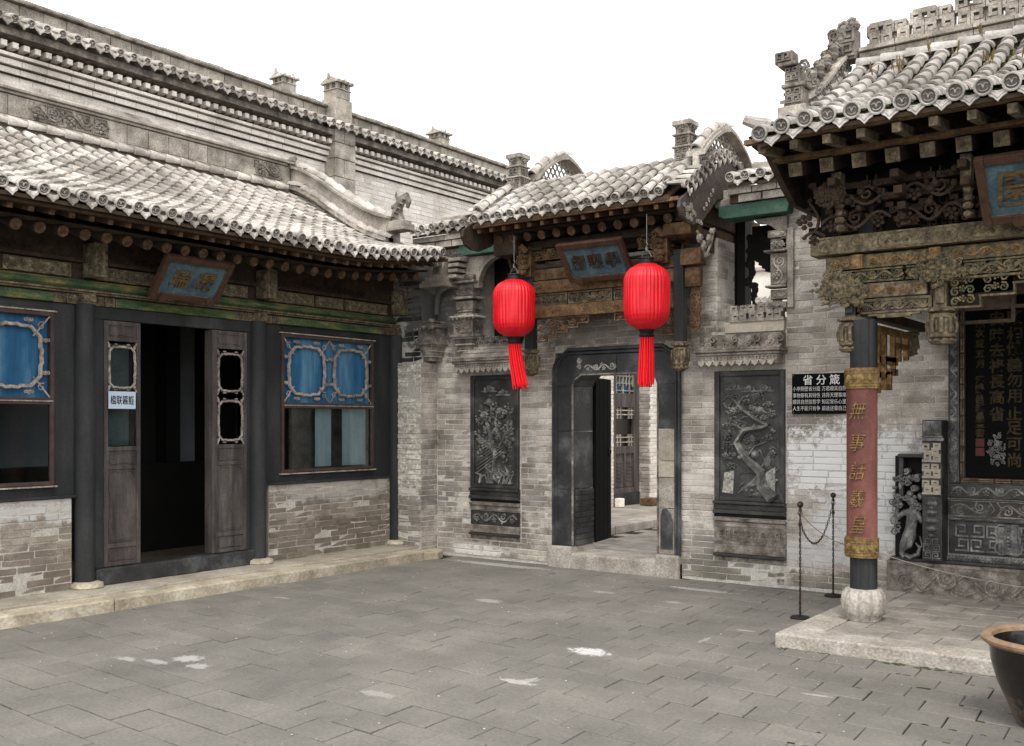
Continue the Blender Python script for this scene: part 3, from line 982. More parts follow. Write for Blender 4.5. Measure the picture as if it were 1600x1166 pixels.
def house_window(u0, u1, cur):
    # opening u0..u1, 1.06..2.55
    b = MB(FL)
    fr = .035
    b.box(u0, 1.05, -.02, u0+fr, 2.56, .03).box(u1-fr, 1.05, -.02, u1, 2.56, .03)
    b.box(u0+fr, 1.05, -.02, u1-fr, 1.05+fr, .032).box(u0+fr, 2.56-fr, -.02, u1-fr, 2.56, .032)
    b.box(u0+fr, 1.755, -.02, u1-fr, 1.815, .034)
    w = b.build('window', m_wframe, house, bevel=.006)
    b = MB(FL)
    b.box(u0-.02, 1.035, .003, u1+.02, 1.047, .045).box(u0-.02, 2.563, .003, u1+.02, 2.575, .04).box(u0+.02, 1.78, .035, u1-.02, 1.79, .045)
    b.build('moulding', m_lattice, w)
    lattice(w, FL, u0+fr, 1.815, u1-fr, 2.56-fr, .014, 2)
    b = MB(FL)
    k = 14
    R = random.Random(int(u0*5))
    us = [u0+fr+(u1-u0-2*fr)*i/k for i in range(k+1)]
    ns = [-.03+R.uniform(-.006, .006) for _ in us]
    b.add([(u, 1.8, n) for u, n in zip(us, ns)]+[(u, 2.55, n) for u, n in zip(us, ns)], [(i, i+1, k+2+i, k+1+i) for i in range(k)])
    b.build('blue_cloth', m_blue, w)
    b = MB(FL)
    b.box(u0+fr, 1.085, -.004, u1-fr, 1.755, .001)
    b.build('pane', m_glass, w)
    for (c0, c1) in cur:
        b = MB(FL)
        k = 12
        us = [c0+(c1-c0)*i/k for i in range(k+1)]
        b.add([(u, 1.1, -.07+.006*math.sin(i*1.9)) for i, u in enumerate(us)]+[(u, 1.755, -.07+.004*math.sin(i*1.9)) for i, u in enumerate(us)], [(i, i+1, k+2+i, k+1+i) for i in range(k)])
        b.build('curtain', m_curtain, w, smooth=True)
    # dark boards round the window
house_window(3.44, 4.87, ())
house_window(7.45, 8.87, ((8.02, 8.27), (8.44, 8.83)))
# dark frame walls
b = MB(FL)
for (a0, a1, w0, w1) in ((3.2, 5.155, 3.44, 4.87), (7.12, 9.235, 7.45, 8.87)):
    for bx in ((a0, .93, -.06, w0, 2.655, -.001), (w1, .93, -.06, a1, 2.655, -.001), (w0, .93, -.06, w1, 1.05, -.002), (w0, 2.56, -.06, w1, 2.655, -.002), (a0+.09, .929, -.05, a1-.09, .955, .05)):
        b = MB(FL)
        b.box(*bx)
        b.build('frame_board', m_dark, house, bevel=.004)
for bx in ((5.155, .27, -.06, 5.35, 2.54, .012), (6.985, .27, -.06, 7.12, 2.54, .012), (5.155, 2.541, -.06, 7.12, 2.655, .014), (1.2, .93, -.06, 3.2, 2.655, 0)):
    b = MB(FL)
    b.box(*bx)
    b.build('frame_board', m_dark, house, bevel=.005)
b = MB(FL)
b.box(5.24, .115, -.1, 7.04, .27, .075)
b.build('door_sill', m_slate, house, bevel=.012)

def moulded(parent, u0, v0, u1, v1, n, mt=m_leaf, long=False):
    # a recessed panel with a raised ogee bead
    b = MB(FL)
    b.box(u0, v0, n-.012, u1, v1, n-.006)
    p = b.build('panel', mt, parent)
    b = MB(FL)
    P = cart(u0+.018, v0+.018, u1-.018, v1-.018, .018 if not long else .03, -.008 if not long else -.012)
    b.tube([(x, y, n-.002) for x, y in P], .0065, 4, True)
    b.prism([(x*.97+(u0+u1)/2*.03, y*.97+(v0+v1)/2*.03) for x, y in P], n-.006, n-.001)
    b.build('raised_field', mt, parent)

def leaf_door(u0, u1, lattice_from, n=.02):
    d_ = MB(FL)
    st = .042
    vs = [.275, .315, .445, .485, 1.165, 1.205, 1.34, 1.375, 2.35, 2.39, 2.49, 2.53]
    d_.box(u0, .275, n-.03, u0+st, 2.535, n).box(u1-st, .275, n-.03, u1, 2.535, n)
    for a, c in ((.275, .31), (.44, .48), (1.165, 1.2), (1.335, 1.375), (2.35, 2.385), (2.495, 2.535)):
        d_.box(u0+st, a, n-.028, u1-st, c, n-.001)
    d = d_.build('door_leaf', m_leaf, house, bevel=.004)
    for (a, c, lg) in ((.31, .44, 0), (.48, 1.165, 1), (1.2, 1.335, 0), (2.385, 2.495, 0)):
        moulded(d, u0+st, a, u1-st, c, n-.006, m_leaf, lg)
    if lattice_from > 1.5:
        b = MB(FL)
        b.box(u0+st, 1.375, n-.02, u1-st, 2.35, n-.017)
        b.build('pane', m_glass, d)
    if lattice_from < 1.5:
        lattice(d, FL, u0+st, 1.375, u1-st, 1.86, n-.006, 1)
        lattice(d, FL, u0+st, 1.88, u1-st, 2.34, n-.006, 1)
    else:
        lattice(d, FL, u0+st, 1.88, u1-st, 2.34, n-.006, 1)
        b = MB(FL)
        b.box(u0+st+.06, 1.38, -.12, u1-st, 2.34, -.11)
        b.build('curtain', mat('dim_grey_curtain', [srgb(70, 78, 80), srgb(92, 100, 102)], 3, .9, 0, 60, 0, .1), d)
    return d
leaf_door(5.35, 5.73, 1.88)
leaf_door(6.57, 6.985, 1.375)
b = MB(FL)
b.box(6.545, .275, -.1, 6.568, 2.535, .024)
b.build('door_edge', m_leaf, house, bevel=.003)

# interior -----------------------------------------------------------
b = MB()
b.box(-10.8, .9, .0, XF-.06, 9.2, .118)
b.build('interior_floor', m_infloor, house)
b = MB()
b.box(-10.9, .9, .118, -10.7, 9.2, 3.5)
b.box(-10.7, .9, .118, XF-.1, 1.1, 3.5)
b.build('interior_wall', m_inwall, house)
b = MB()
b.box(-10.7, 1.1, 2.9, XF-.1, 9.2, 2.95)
b.build('ceiling', m_inblack, house)
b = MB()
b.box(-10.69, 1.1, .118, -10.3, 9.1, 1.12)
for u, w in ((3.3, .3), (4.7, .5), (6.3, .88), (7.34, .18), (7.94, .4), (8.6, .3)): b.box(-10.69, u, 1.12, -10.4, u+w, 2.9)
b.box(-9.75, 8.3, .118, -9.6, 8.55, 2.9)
b.build('cabinet', m_inblack, house)

# painted frieze above the openings -----------------------------------
bays = ((1.2, 3.2), (3.2, 5.155), (5.155, 7.12), (7.12, 9.235))
b = MB(FL)
b.box(1.2, 2.655, -.3, 9.3, 3.46, -.02)
b.build('upper_wall', m_darkwood, house)
for a, c in bays:
    b = MB(FL)
    b.box(a+.3, 2.657, -.02, c-.3, 2.74, .045)
    b.build('green_beam', m_green, house, bevel=.006)
    b = MB(FL)
    for (x0, x1) in ((a+.07, a+.3), (c-.3, c-.07)):
        b.box(x0, 2.657, -.02, x1, 2.742, .03)
        b.vine(x0+.005, 2.66, x1-.1, 2.74, .035, .008, int(x0*9))
        b.flower(x1-.05, 2.7, .032, .04, 6)
        b.box(x1-.11, 2.66, .03, x1-.1, 2.74, .05)
    b.build('carved_bracket', m_pavwood, house)
    b = MB(FL)
    b.box(a+.005, 2.79, -.02, c-.005, 2.875, .03)
    b.tube([(a, 2.83, .025), (c, 2.83, .025)], .04, 8)
    b.build('green_board', m_green, house)
    for (x0, x1) in ((a+.12, (a+c)/2-.25), ((a+c)/2-.2, (a+c)/2+.2), ((a+c)/2+.25, c-.12)):
        b = MB(FL)
        b.box(x0, 2.895, -.02, x1, 3.015, .012)
        p = b.build('painted_panel', m_paintpanel, house)
        b = MB(FL)
        b.tube([(q[0], q[1], .014) for q in cart(x0+.01, 2.9, x1-.01, 3.01, .03, -.01)], .006, 4, True)
        b.vine(x0+.05, 2.915, x1-.05, 2.995, .012, .006, int(x1*7))
        b.build('panel_border', m_pavwood, p)
    b = MB(FL)
    b.box(a, 3.03, -.02, c, 3.06, .05)
    b.vine(a+.5, 3.08, c-.5, 3.16, -.01, .008, 5)
    b.build('upper_rail', m_darkwood, house)
b = MB(FL)
b.box(1.2, 2.748, -.02, 9.25, 2.762, .085)
b.box(1.2, 2.764, -.02, 9.25, 2.782, .105)
b.build('gilt_moulding', m_pavwood, house, bevel=.005)
for u in (5.155, 7.12, 9.2, 3.2):
    b = MB(FL)
    b.box(u-.065, 2.66, 0, u+.065, 2.745, .1)
    b.vine(u-.06, 2.665, u+.06, 2.74, .105, .012, int(u))
    b.build('column_cap', m_pavwood, house)
    b = MB(FL)
    k = u+.06
    b.box(k-.065, 2.9, 0, k+.065, 3.2, .18)
    e = b.build('beam_end', m_paintpanel, house, bevel=.006)
    b = MB(FL)
    for x0, y0, x1, y1 in ((-.065, 2.9, -.05, 3.2), (.05, 2.9, .065, 3.2), (-.05, 2.9, .05, 2.915), (-.05, 3.185, .05, 3.2)):
        b.box(k+x0, y0, .181, k+x1, y1, .19)
    b.vine(k-.03, 2.93, k+.03, 3.17, .185, .008, 3, False)
    b.build('border', m_pavwood, e)

# eave timber ------------------------------------------------------------
lf = lambda u: .17*max(0, (u-7.5)/1.6)**1.6
b = MB()
b.lathe([(.05, 0), (.05, .9)], 10)
ra = mesh_of(b, 'rafter', m_darkwood, True)
b = MB()
b.lathe([(.0, -.001), (.048, -.001), (.05, -.006)], 10)
b.tube([(.03*math.cos(t), .03*math.sin(t), -.003) for t in [2*PI*i/8 for i in range(8)]], .004, 4, True)
rend = mesh_of(b, 'rafter_end', m_endwood, True)
ri, re_ = [], []
sl = math.atan2(.42, 1)
u = 2.05
while u < 9.1:
    f = lf(u)*.8
    D = Vector((0, math.sin(sl), -math.cos(sl)))   # in frame coords (u, v, n): inwards and up
    X_ = Vector((1, 0, 0))
    Y_ = D.cross(X_)
    T = Matrix(((X_.x, Y_.x, D.x, u), (X_.y, Y_.y, D.y, 3.18+f), (X_.z, Y_.z, D.z, .56), (0, 0, 0, 1)))
    ri.append((ra, FL @ T))
    re_.append((rend, FL @ T))
    u += .199
pieces('rafter', ri, house)
pieces('rafter_end', re_, house)
b = MB()
b.box(-.022, -.022, 0, .022, .022, .6)
fr_ = mesh_of(b, 'flying_rafter', m_endwood)
fi = []
sl2 = math.atan2(.25, 1)
u = 2.0
while u < 9.15:
    f = lf(u)
    D = Vector((0, math.sin(sl2), -math.cos(sl2)))
    X_ = Vector((1, 0, 0))
    Y_ = D.cross(X_)
    fi.append((fr_, FL @ Matrix(((X_.x, Y_.x, D.x, u), (X_.y, Y_.y, D.y, 3.262+f), (X_.z, Y_.z, D.z, .84), (0, 0, 0, 1)))))
    u += .164*1.04
pieces('flying_rafter', fi, house)
def strip(M, u0, u1, v, n, dv, dn, lift, name, mt, parent, k=16):
    b = MB(M)
    us = [u0+(u1-u0)*i/k for i in range(k+1)]
    vs = []
    for (a, c) in ((0, 0), (dv, 0), (dv, dn), (0, dn)):
        vs += [(u, v+a+lift(u), n+c) for u in us]
    m = k+1
    fs = []
    for q in range(4):
        q2 = (q+1) % 4
        fs += [(q*m+i, q2*m+i, q2*m+i+1, q*m+i+1) for i in range(k)]
    fs += [(0, 3*m, 2*m, m), (m-1, 2*m-1, 3*m-1, 4*m-1)]
    b.add(vs, fs)
    return b.build(name, mt, parent)
strip(FL, 1.9, 9.2, 3.287, .84, .03, .055, lf, 'eave_board', m_deck, house)
strip(FL, 1.9, 9.2, 3.232, .5, .022, .09, lambda u: lf(u)*.8, 'rafter_board', m_darkwood, house)
# boards between the rafters and the tiles
b = MB(FL)
for (n0, v0, n1, v1) in ((.88, 3.315, -.3, 3.62),):
    k = 16
    us = [1.9+7.3*i/k for i in range(k+1)]
    vs = [(u, v0+lf(u), n0) for u in us]+[(u, v1, n1) for u in us]
    b.add(vs, [(i, i+1, k+2+i, k+1+i) for i in range(k)])
b.build('eave_soffit', m_deck, house)

profL = smooth_prof([(.95, 3.41), (.55, 3.54), (0, 3.75), (-.6, 4.03), (-1.45, 4.5)])
tile_roof(house, FL, 2.6, 9.06, profL, m_tile, 'L', .164, .2, lf, 300, .0425, m_deck, pan_mat=m_pan)

# ridge wall at the back of the roof
b = MB(FL)
b.box(1.0, 4.3, -1.75, 8.9, 4.6, -1.47)
b.box(1.0, 4.6, -1.75, 8.84, 4.635, -1.43)
b.box(1.0, 4.64, -1.75, 8.9, 4.86, -1.48)
b.box(1.0, 4.865, -1.75, 8.9, 4.89, -1.45)
b.box(1.0, 4.895, -1.75, 8.93, 4.92, -1.42)
b.build('ridge_wall', m_ridge, house, bevel=.004)
b = MB(FL)
b.prism([(8.84, 4.86), (8.95, 4.9), (9.0, 4.99), (8.97, 5.02), (8.9, 4.97), (8.8, 4.93)], -1.7, -1.45)
b.spiral(8.9, 4.9, -1.44, .06, .012)
b.build('ridge_finial', m_carvegrey, house)
for (x0, x1) in ((5.45, 6.35), (8.32, 8.74), (2.4, 3.4)):
    b = MB(FL)
    b.vine(x0, 4.66, x1, 4.85, -1.47, .014, int(x0*3))
    b.fret(x0, 4.655, x1, 4.855, -1.48, -1.468, .1, .012)
    b.build('carved_panel', m_carvegrey, house)
R = random.Random(3)
u = 1.0
its = []
b = MB()
b.box(-.13, -.1, 0, .13, .1, .008)
sm2 = mesh_of(b, 'ridge_slab', m_ridge)
while u < 8.6:
    if not (5.4 < u < 6.3 or u > 8.05 or 2.3 < u < 3.4):
        its.append((sm2, FL @ Matrix.Translation((u+.13, 4.752, -1.479+R.uniform(0, .003))) @ Matrix.Diagonal((.985, 1, 1, 1))))
    u += .265
pieces('ridge_slab', its, house)
bar = TM['L'][0]
barrels_along('ridge_tile', house, [(XF-1.42, y, 4.575) for y in (1.2, 8.8)], bar, Vector((1, 0, .6)), .2, 1.0)
for k, (x, z) in enumerate(((-10.08, 4.935), (-10.12, 4.965), (-10.16, 5.0))):
    b = MB()
    y = 1.0
    R = random.Random(k)
    while y < 8.85:
        l = R.uniform(.2, .3)
        b.box(x-.1, y, z-.012, x+.06+R.uniform(-.01, .01), y+l-.006, z+.014+R.uniform(-.004, .004))
        y += l
    b.build('ridge_capping', m_tile, house, kind='stuff')

# descending gable ridge at the right end, with a beast at its foot
gp = [(-10.15, 4.88), (-9.95, 4.86), (-9.6, 4.70), (-9.2, 4.45), (-8.8, 4.22), (-8.5, 4.09), (-8.33, 4.04)]
gps = smooth_prof(gp, 4)
b = MB()
for (y0, y1, dz0, dz1) in ((8.92, 9.12, -.34, -.03), (8.88, 9.16, -.03, .0), (8.86, 9.0, -.3, -.24)):
    k = len(gps)
    vs = []
    for (y, dz) in ((y0, dz0), (y1, dz0), (y1, dz1), (y0, dz1)):
        vs += [(x, y, z+dz) for x, z in gps]
    fs = []
    for q in range(4):
        q2 = (q+1) % 4
        fs += [(q*k+i, q2*k+i, q2*k+i+1, q*k+i+1) for i in range(k-1)]
    fs += [(0, 3*k, 2*k, k), (k-1, 2*k-1, 3*k-1, 4*k-1)]
    b.add(vs, fs)
gr = b.build('gable_ridge', m_ridge, house)
barrels_along('ridge_tile', house, [(x, 9.02, z+.005) for x, z in gps], bar, step=.19, sc=1.25)
barrels_along('ridge_tile', house, [(x, 8.9, z-.24) for x, z in gps], bar, step=.19, sc=1.1)
# beast
b = MB()
bx, by, bz = -8.22, 9.0, 3.98
b.box(bx-.14, by-.1, bz-.12, bx+.14, by+.1, bz-.04)
b.box(bx-.11, by-.08, bz-.04, bx+.11, by+.08, bz)
pb = b.build('beast_plinth', m_ridge, house, bevel=.006)
b = MB()
b.tube([(bx-.02, by, bz-.02), (bx-.05, by, bz+.08), (bx-.03, by, bz+.17), (bx+.03, by, bz+.25), (bx+.1, by, bz+.28), (bx+.13, by, bz+.22), (bx+.12, by, bz+.14)], [.085, .075, .06, .055, .05, .04, .02], 8)
b.tube([(bx-.02, by, bz+.24), (bx-.07, by, bz+.3), (bx-.06, by, bz+.36)], [.03, .02, .006], 5)
b.tube([(bx-.06, by, bz+.2), (bx-.13, by, bz+.17), (bx-.14, by, bz+.2)], [.03, .02, .01], 5)
for k in range(5):
    b.spiral(bx-.06+.03*k, bz+.03+.045*k, 0, .03, .008, 1.2, k, 1, 8, M=None) if False else b.tube([(bx-.09+.035*k, by-.07+.01*k, bz+.02+.05*k), (bx-.05+.035*k, by-.085+.01*k, bz+.05+.05*k), (bx-.02+.035*k, by-.07+.01*k, bz+.03+.05*k)], .012, 5)
b.build('ridge_beast', m_carvegrey, house, smooth=True)

# house gable masonry between roof end and pier
b = MB()
b.prism([(-10.9, .0), (XF-.0, .0), (XF-.0, 3.35), (-8.3, 3.72), (-8.6, 3.85), (-10.2, 4.6), (-10.9, 4.6)], -9.45, -9.26, M=Matrix(((1, 0, 0, 0), (0, 0, -1, 0), (0, 1, 0, 0), (0, 0, 0, 1))))
b.build('gable_wall', m_brick, house)

# ---------------------------------------------------------------- high wall behind
hw = thing('high_boundary_wall', (-11.0, 10, 0), 'very tall pale brick wall with tiled cornice rising behind the left roof', 'wall')
FH = frame((-11, 0, 0), (0, 1, 0), (0, 0, 1), (1, 0, 0))
b = MB(FH)
b.box(0, 0, -.5, 22, 5.9, -.005)
b.build('wall_core', mat('pale_mortar', [srgb(196, 188, 178), srgb(222, 215, 206)], 6, .95, .3, 60, 0, .1), hw)
pbm = brick_meshes(m_pale, .29, .07, .05, 5, 7, .002)
its = brick_items(FH, 8.8, 19, 3.9, 5.38, pbm, .29, .07, .01, n=0, seed=5, rough=.003)
its += brick_items(FH, 3.0, 8.8, 4.9, 5.38, pbm, .29, .07, .01, n=0, seed=6, rough=.003)
pieces('brick', its, hw)
for (v0, v1, n) in ((5.39, 5.45, .05), (5.47, 5.53, .09), (5.55, 5.585, .13)):
    u = 0
    R = random.Random(int(v0*100))
    b = MB()
    b.box(-.14, v0-v0, 0, .14, v1-v0, n+.1)
    me_ = mesh_of(b, 'cornice_brick', m_pale)
    its = []
    while u < 19:
        its.append((me_, FH @ Matrix.Translation((u, v0, -.1))))
        u += .286
    pieces('cornice_brick', its, hw)
b = MB(FH)
b.box(0, 5.38, -.1, 19, 5.6, .03)
b.box(0, 5.62, -.1, 19, 5.8, .04)
b.build('cornice_core', m_darkwood, hw)
b = MB(FH)
b.box(0, 5.75, -.1, 19, 5.83, .2)
b.build('eave_board', m_carvegrey, hw)
b = MB()
b.box(-.032, -.03, -.05, .032, .03, .17)
me_ = mesh_of(b, 'dentil', m_pale)
pieces('dentil', [(me_, FH @ Matrix.Translation((u*.125+3.0, 5.66, 0))) for u in range(128)], hw)
_, disc, drip = TM['L']
bar2 = TM['L'][0]
ei, di, bi = [], [], []
for k in range(90):
    u = 3.0+k*.178
    Rm = Matrix.Rotation(-PI/2, 4, 'X')
    T = FH @ Matrix.Translation((u, 5.895, .3)) @ Matrix(((1, 0, 0, 0), (0, .35, .94, 0), (0, -.94, .35, 0), (0, 0, 0, 1)))
    ei.append((disc, T))
    for q in range(2):
        bi.append((bar2[k % 4], T @ Matrix.Translation((0, q*.17, 0))))
    di.append((drip, FH @ Matrix.Translation((u+.089, 5.865, .32)) @ Matrix(((1, 0, 0, 0), (0, 0, 1, 0), (0, -1, 0, 0), (0, 0, 0, 1)))))
pieces('tile_end', ei, hw)
pieces('drip_tile', di, hw)
pieces('barrel_tile', bi, hw, 200)
b = MB(FH)
b.prism([(0, 0), (0, 0)], 0, 0) if False else None
b.add([(0, 5.85, .3), (19, 5.85, .3), (19, 5.99, -.02), (0, 5.99, -.02)], [(0, 1, 2, 3)])
b.build('pan_tiles', m_pan, hw)
b = MB(FH)
b.box(0, 5.83, -.35, 19, 6.19, -.04)
b.build('parapet_core', m_ridge, hw)
its = []
R = random.Random(77)
b = MB()
b.box(-.135, 0, 0, .135, .2, .02)
me_ = mesh_of(b, 'parapet_slab', m_ridge)
u = 3.0
while u < 18.8:
    its.append((me_, FH @ Matrix.Translation((u, 5.985, -.05+R.uniform(0, .004))) @ Matrix.Diagonal((.985, 1, 1, 1))))
    u += .276
pieces('parapet_slab', its, hw)
for k, (v, n) in enumerate(((6.195, .03), (6.222, .0), (6.25, -.04))):
    b = MB(FH)
    u = 0
    R = random.Random(k+5)
    while u < 19:
        l = R.uniform(.18, .26)
        b.box(u, v, -.36-n, u+l-.006, v+.022+R.uniform(-.004, .005), n+R.uniform(-.008, .008))
        u += l
    b.build('coping_tiles', m_ridge if k else m_carvegrey, hw, kind='stuff')

def chimney(y0, y1, z0, z1, x0, x1, tall=False):
    yc, xc = (y0+y1)/2, (x0+x1)/2
    b = MB()
    h = z1-z0
    b.box(x0, y0, z0, x1, y1, z0+h*.42)
    b.box(x0-.015, y0-.015, z0+h*.42, x1+.015, y1+.015, z0+h*.47)
    # slatted head: corner posts and louvres
    for (a, c) in ((x0, y0), (x1-.05, y0), (x0, y1-.05), (x1-.05, y1-.05), (x1-.05, yc-.025), (xc-.025, y0)):
        b.box(a, c, z0+h*.47, a+.05, c+.05, z0+h*.74)
    for k in range(3):
        z = z0+h*(.5+.08*k)
        b.box(x0+.02, y0+.01, z, x1-.008, y1-.01, z+h*.035)
    b.box(x0-.04, y0-.04, z0+h*.74, x1+.04, y1+.04, z0+h*.78)
    c_ = b.build('chimney', m_ridge, hw, bevel=.003)
    b = MB()
    b.box(x0+.05, y0+.05, z0+h*.45, x1-.05, y1-.05, z0+h*.76)
    b.build('flue', m_inblack, c_)
    b = MB()
    e = .04
    b.prism([(x0-e, z0+h*.78), (x1+e, z0+h*.78), (x1+e*.6, z0+h*.82), (xc+.02, z1), (xc-.02, z1), (x0-e*.6, z0+h*.82)], -(y1+e), -(y0-e), M=Matrix(((1, 0, 0, 0), (0, 0, -1, 0), (0, 1, 0, 0), (0, 0, 0, 1))))
    for k in range(4):
        y = y0-e+.03+k*(y1-y0+2*e-.06)/3
        b.tube([(x1+e+.005, y, z0+h*.8), (xc+.02, y, z1+.01)], .022, 6)
        b.tube([(x0-e-.005, y, z0+h*.8), (xc-.02, y, z1+.01)], .022, 6)
    b.tube([(xc, y0-e-.01, z1+.01), (xc, y1+e+.01, z1+.01)], .026, 6)
    b.ell((xc, y0-e, z1+.04), (.03, .02, .04), 6, 4)
    b.ell((xc, y1+e, z1+.04), (.03, .02, .04), 6, 4)
    b.build('chimney_roof', m_tile if not tall else m_ridge, c_)
chimney(9.67, 9.9, 6.26, 6.5, -11.26, -11.03)
chimney(13.05, 13.3, 6.26, 6.48, -11.28, -11.03)
# pilaster chimney of stone blocks
b = MB()
z = 3.6
R = random.Random(2)
zi = 0
while z < 5.95:
    h = R.uniform(.2, .3)
    h = min(h, 6.0-z)
    if zi % 2: b.box(-11.2, 10.42, z, -10.78, 10.83, z+h-.008)
    else:
        b.box(-11.2, 10.42, z, -10.78, 10.6, z+h-.008)
        b.box(-11.2, 10.61, z, -10.782, 10.83, z+h-.008)
    z += h
    zi += 1
b.box(-11.1, 10.46, z, -10.82, 10.8, 6.32)
b.build('chimney_pilaster', m_ridge, hw, bevel=.006)
chimney(10.5, 10.76, 6.325, 6.62, -11.1, -10.82, True)
# ---------------------------------------------------------------- corner pier between the house and the gate wall
pier = thing('corner_pier', (-8.3, 9.35, 0), 'brick corner pier with flaking whitewash beside the right end of the left house', 'wall')
FP = frame((0, 9.2, 0), (1, 0, 0), (0, 0, 1), (0, -1, 0))
FS = frame((-8.07, 0, 0), (0, 1, 0), (0, 0, 1), (1, 0, 0))
b = MB()
b.box(-8.6, 9.204, 0, -8.074, 9.6, 2.315)
b.box(-8.6, 9.3, 2.315, -8.13, 9.6, 3.55)
b.build('pier_core', m_mortar, pier)
pb_ = brick_meshes(m_plaster, .26, .062, .04, 6, 31, .004)
bw = brick_meshes(m_brick, .27, .062, .04, 6, 32, .002)
bsooty = brick_meshes(mat('sooted_brick', [srgb(34, 33, 33), srgb(56, 55, 55), srgb(104, 102, 98)], 3, .85, .4, 80, .15, .25), .27, .062, .04, 5, 33, .002)
pieces('brick', brick_items(FP, -8.53, -8.075, .05, 2.32, pb_, .26, .062, .006, n=0, seed=41, rough=.005)
       + brick_items(FS, 9.2, 9.5, .05, 2.32, bw, .27, .062, .006, n=0, seed=42, rough=.002)
       + brick_items(frame((0, 9.3, 0), (1, 0, 0), (0, 0, 1), (0, -1, 0)), -8.55, -8.14, 2.33, 3.5, bsooty, .27, .062, .006, n=0, seed=43), pier)

def corbel(parent, x0, x1, y0, y1, z0, top, sc=1., side=1):
    """stacked brick corbel with a carved box and an arm, corner towards the court"""
    def st(z, h, e, m=m_carvegrey, nm='moulding'):
        b = MB()
        b.box(x0-e, y0-e, z, x1+e, y1, z+h)
        return b.build(nm, m, parent, bevel=.006)
    z = z0
    for k in range(3):
        st(z, .05*sc, .0+.022*k)
        st(z+.05*sc, .014*sc, .02+.022*k, m_mortar)
        z += .064*sc
    st(z, .03*sc, .09)
    z += .03*sc
    # carved box
    bx_ = st(z, .17*sc, .055, m_carvegrey, 'carved_box')
    b = MB(frame((0, y0-.055, 0), (1, 0, 0), (0, 0, 1), (0, -1, 0)))
    b.vine(x0-.04, z+.03, x1+.03, z+.15*sc, .002, .008, 3)
    b.fret(x0-.05, z+.005, x1+.05, z+.028, 0, .01, .04, .006)
    b.build('carving', m_carvegrey, bx_)
    b = MB(frame((x1+.055, 0, 0), (0, 1, 0), (0, 0, 1), (1, 0, 0)))
    b.vine(y0-.02, z+.03, y1-.03, z+.15*sc, .002, .008, 4)
    b.build('carving', m_carvegrey, bx_)
    z += .17*sc
    st(z, .025, .1, m_mortar)
    b = MB()
    for k in range(7):
        xx = x0-.09+(x1-x0+.18)*k/6
        b.ell((xx, y0-.09, z-.005), (.02, .012, .022), 6, 4)
    b.build('scalloped_fringe', m_carvegrey, bx_)
    st(z+.025, .03, .05)
    z += .055
    b = MB()
    b.ell((x1, y0, z+.03), (.05, .05, .035), 8, 5)
    b.tube([(x0, y0-.02, z+.02), (x1, y0-.03, z+.03), (x1+.03, y1, z+.02)], .018, 5)
    b.build('knob', m_carvegrey, parent, smooth=True)
    z += .04
    return z
z = corbel(pier, -8.1, -7.99, 9.3, 9.5, 2.33, 3.6)
# curved arm up to the carved end board under the eave
b = MB()
pts = [(-8.02, 9.42, 2.9), (-8.0, 9.41, 3.0), (-7.97, 9.39, 3.1), (-7.9, 9.35, 3.17), (-7.8, 9.3, 3.2)]
b.tube(pts, [.03, .03, .035, .04, .045], 6)
b.build('curved_arm', m_mortar, pier, smooth=True)
b = MB()
b.box(-8.1, 9.2, 3.2, -7.72, 9.5, 3.25)
b.box(-8.08, 9.22, 3.25, -7.75, 9.5, 3.28)
b.box(-8.04, 9.24, 3.28, -7.78, 9.5, 3.32)
b.build('moulding', m_ridge, pier, bevel=.006)
eb = MB(frame((-7.9, 9.26, 3.32), (1, 0, 0), (.25, 0, .97), (0, -1, 0)))
eb.box(-.09, 0, -.2, .1, .24, .0)
e = eb.build('end_board', m_ridge, pier, bevel=.008)
eb = MB(frame((-7.9, 9.26, 3.32), (1, 0, 0), (.25, 0, .97), (0, -1, 0)))
eb.fret(-.06, .03, .07, .21, .001, .012, .085, .014)
eb.build('carving', m_carvegrey, e)
for k in range(4):
    b = MB()
    b.box(-7.74, 9.3, 3.3+.065*k, -7.62+.02*k, 9.5, 3.34+.065*k)
    b.build('stepped_brick', m_ridge, pier, bevel=.005)

# ---------------------------------------------------------------- gate wall
gw = thing('gate_wall', (-6, 9.6, 0), 'brick wall with black arched doorway and a carved flower panel, between the left house and the bamboo panel' if False else 'grey brick wall holding the black framed doorway and two carved black panels', 'wall')
b = MB()
for (x0, x1, z0, z1) in ((-8.6, -6.36, 0, 2.5), (-8.07, -7.52, 2.5, 3.72), (-6.8, -6.36, 2.5, 3.4), (-6.36, -4.82, 2.37, 3.4), (-4.82, -3.68, 0, 2.5), (-4.8, -4.4, 2.5, 3.45), (-3.68, 4, 0, 3.8)):
    b.box(x0, YB+.004, z0, x1, YB+.42, z1)
b.build('wall_core', m_mortar, gw)
holesL = [(-7.56, -6.82, .26, 2.2)]
its = brick_items(FB, -8.07, -6.37, .03, 2.44, bw, .27, .062, .006, holesL, 0, 51)
its += brick_items(FB, -8.07, -7.66, 2.44, 3.62, bw, .27, .062, .006, [], 0, 52)
pieces('brick', its, gw, 300)
its = brick_items(FB, -6.75, -4.45, 2.38, 2.9, bw, .27, .062, .006, [], 0, 53)
its += brick_items(FB, -4.81, -3.7, .03, 2.48, bw, .27, .062, .006, [(-4.42, -3.68, .26, 2.16)], 0, 54)
its += brick_items(FB, -3.68, .6, .03, 3.75, bw, .27, .062, .006, [(-2.62, 3, 0, 1.3), (-2.2, 3, 0, 3.6)], 0, 55)
its += brick_items(FB, -4.78, -4.4, 2.5, 3.42, bw, .27, .062, .006, [], 0, 56)
its += brick_items(frame((-4.4, 0, 0), (0, 1, 0), (0, 0, 1), (1, 0, 0)), 9.5, 9.92, 2.5, 3.42, bw, .27, .062, .006, [], .0, 57)
pieces('wall_brick', its, gw, 300)

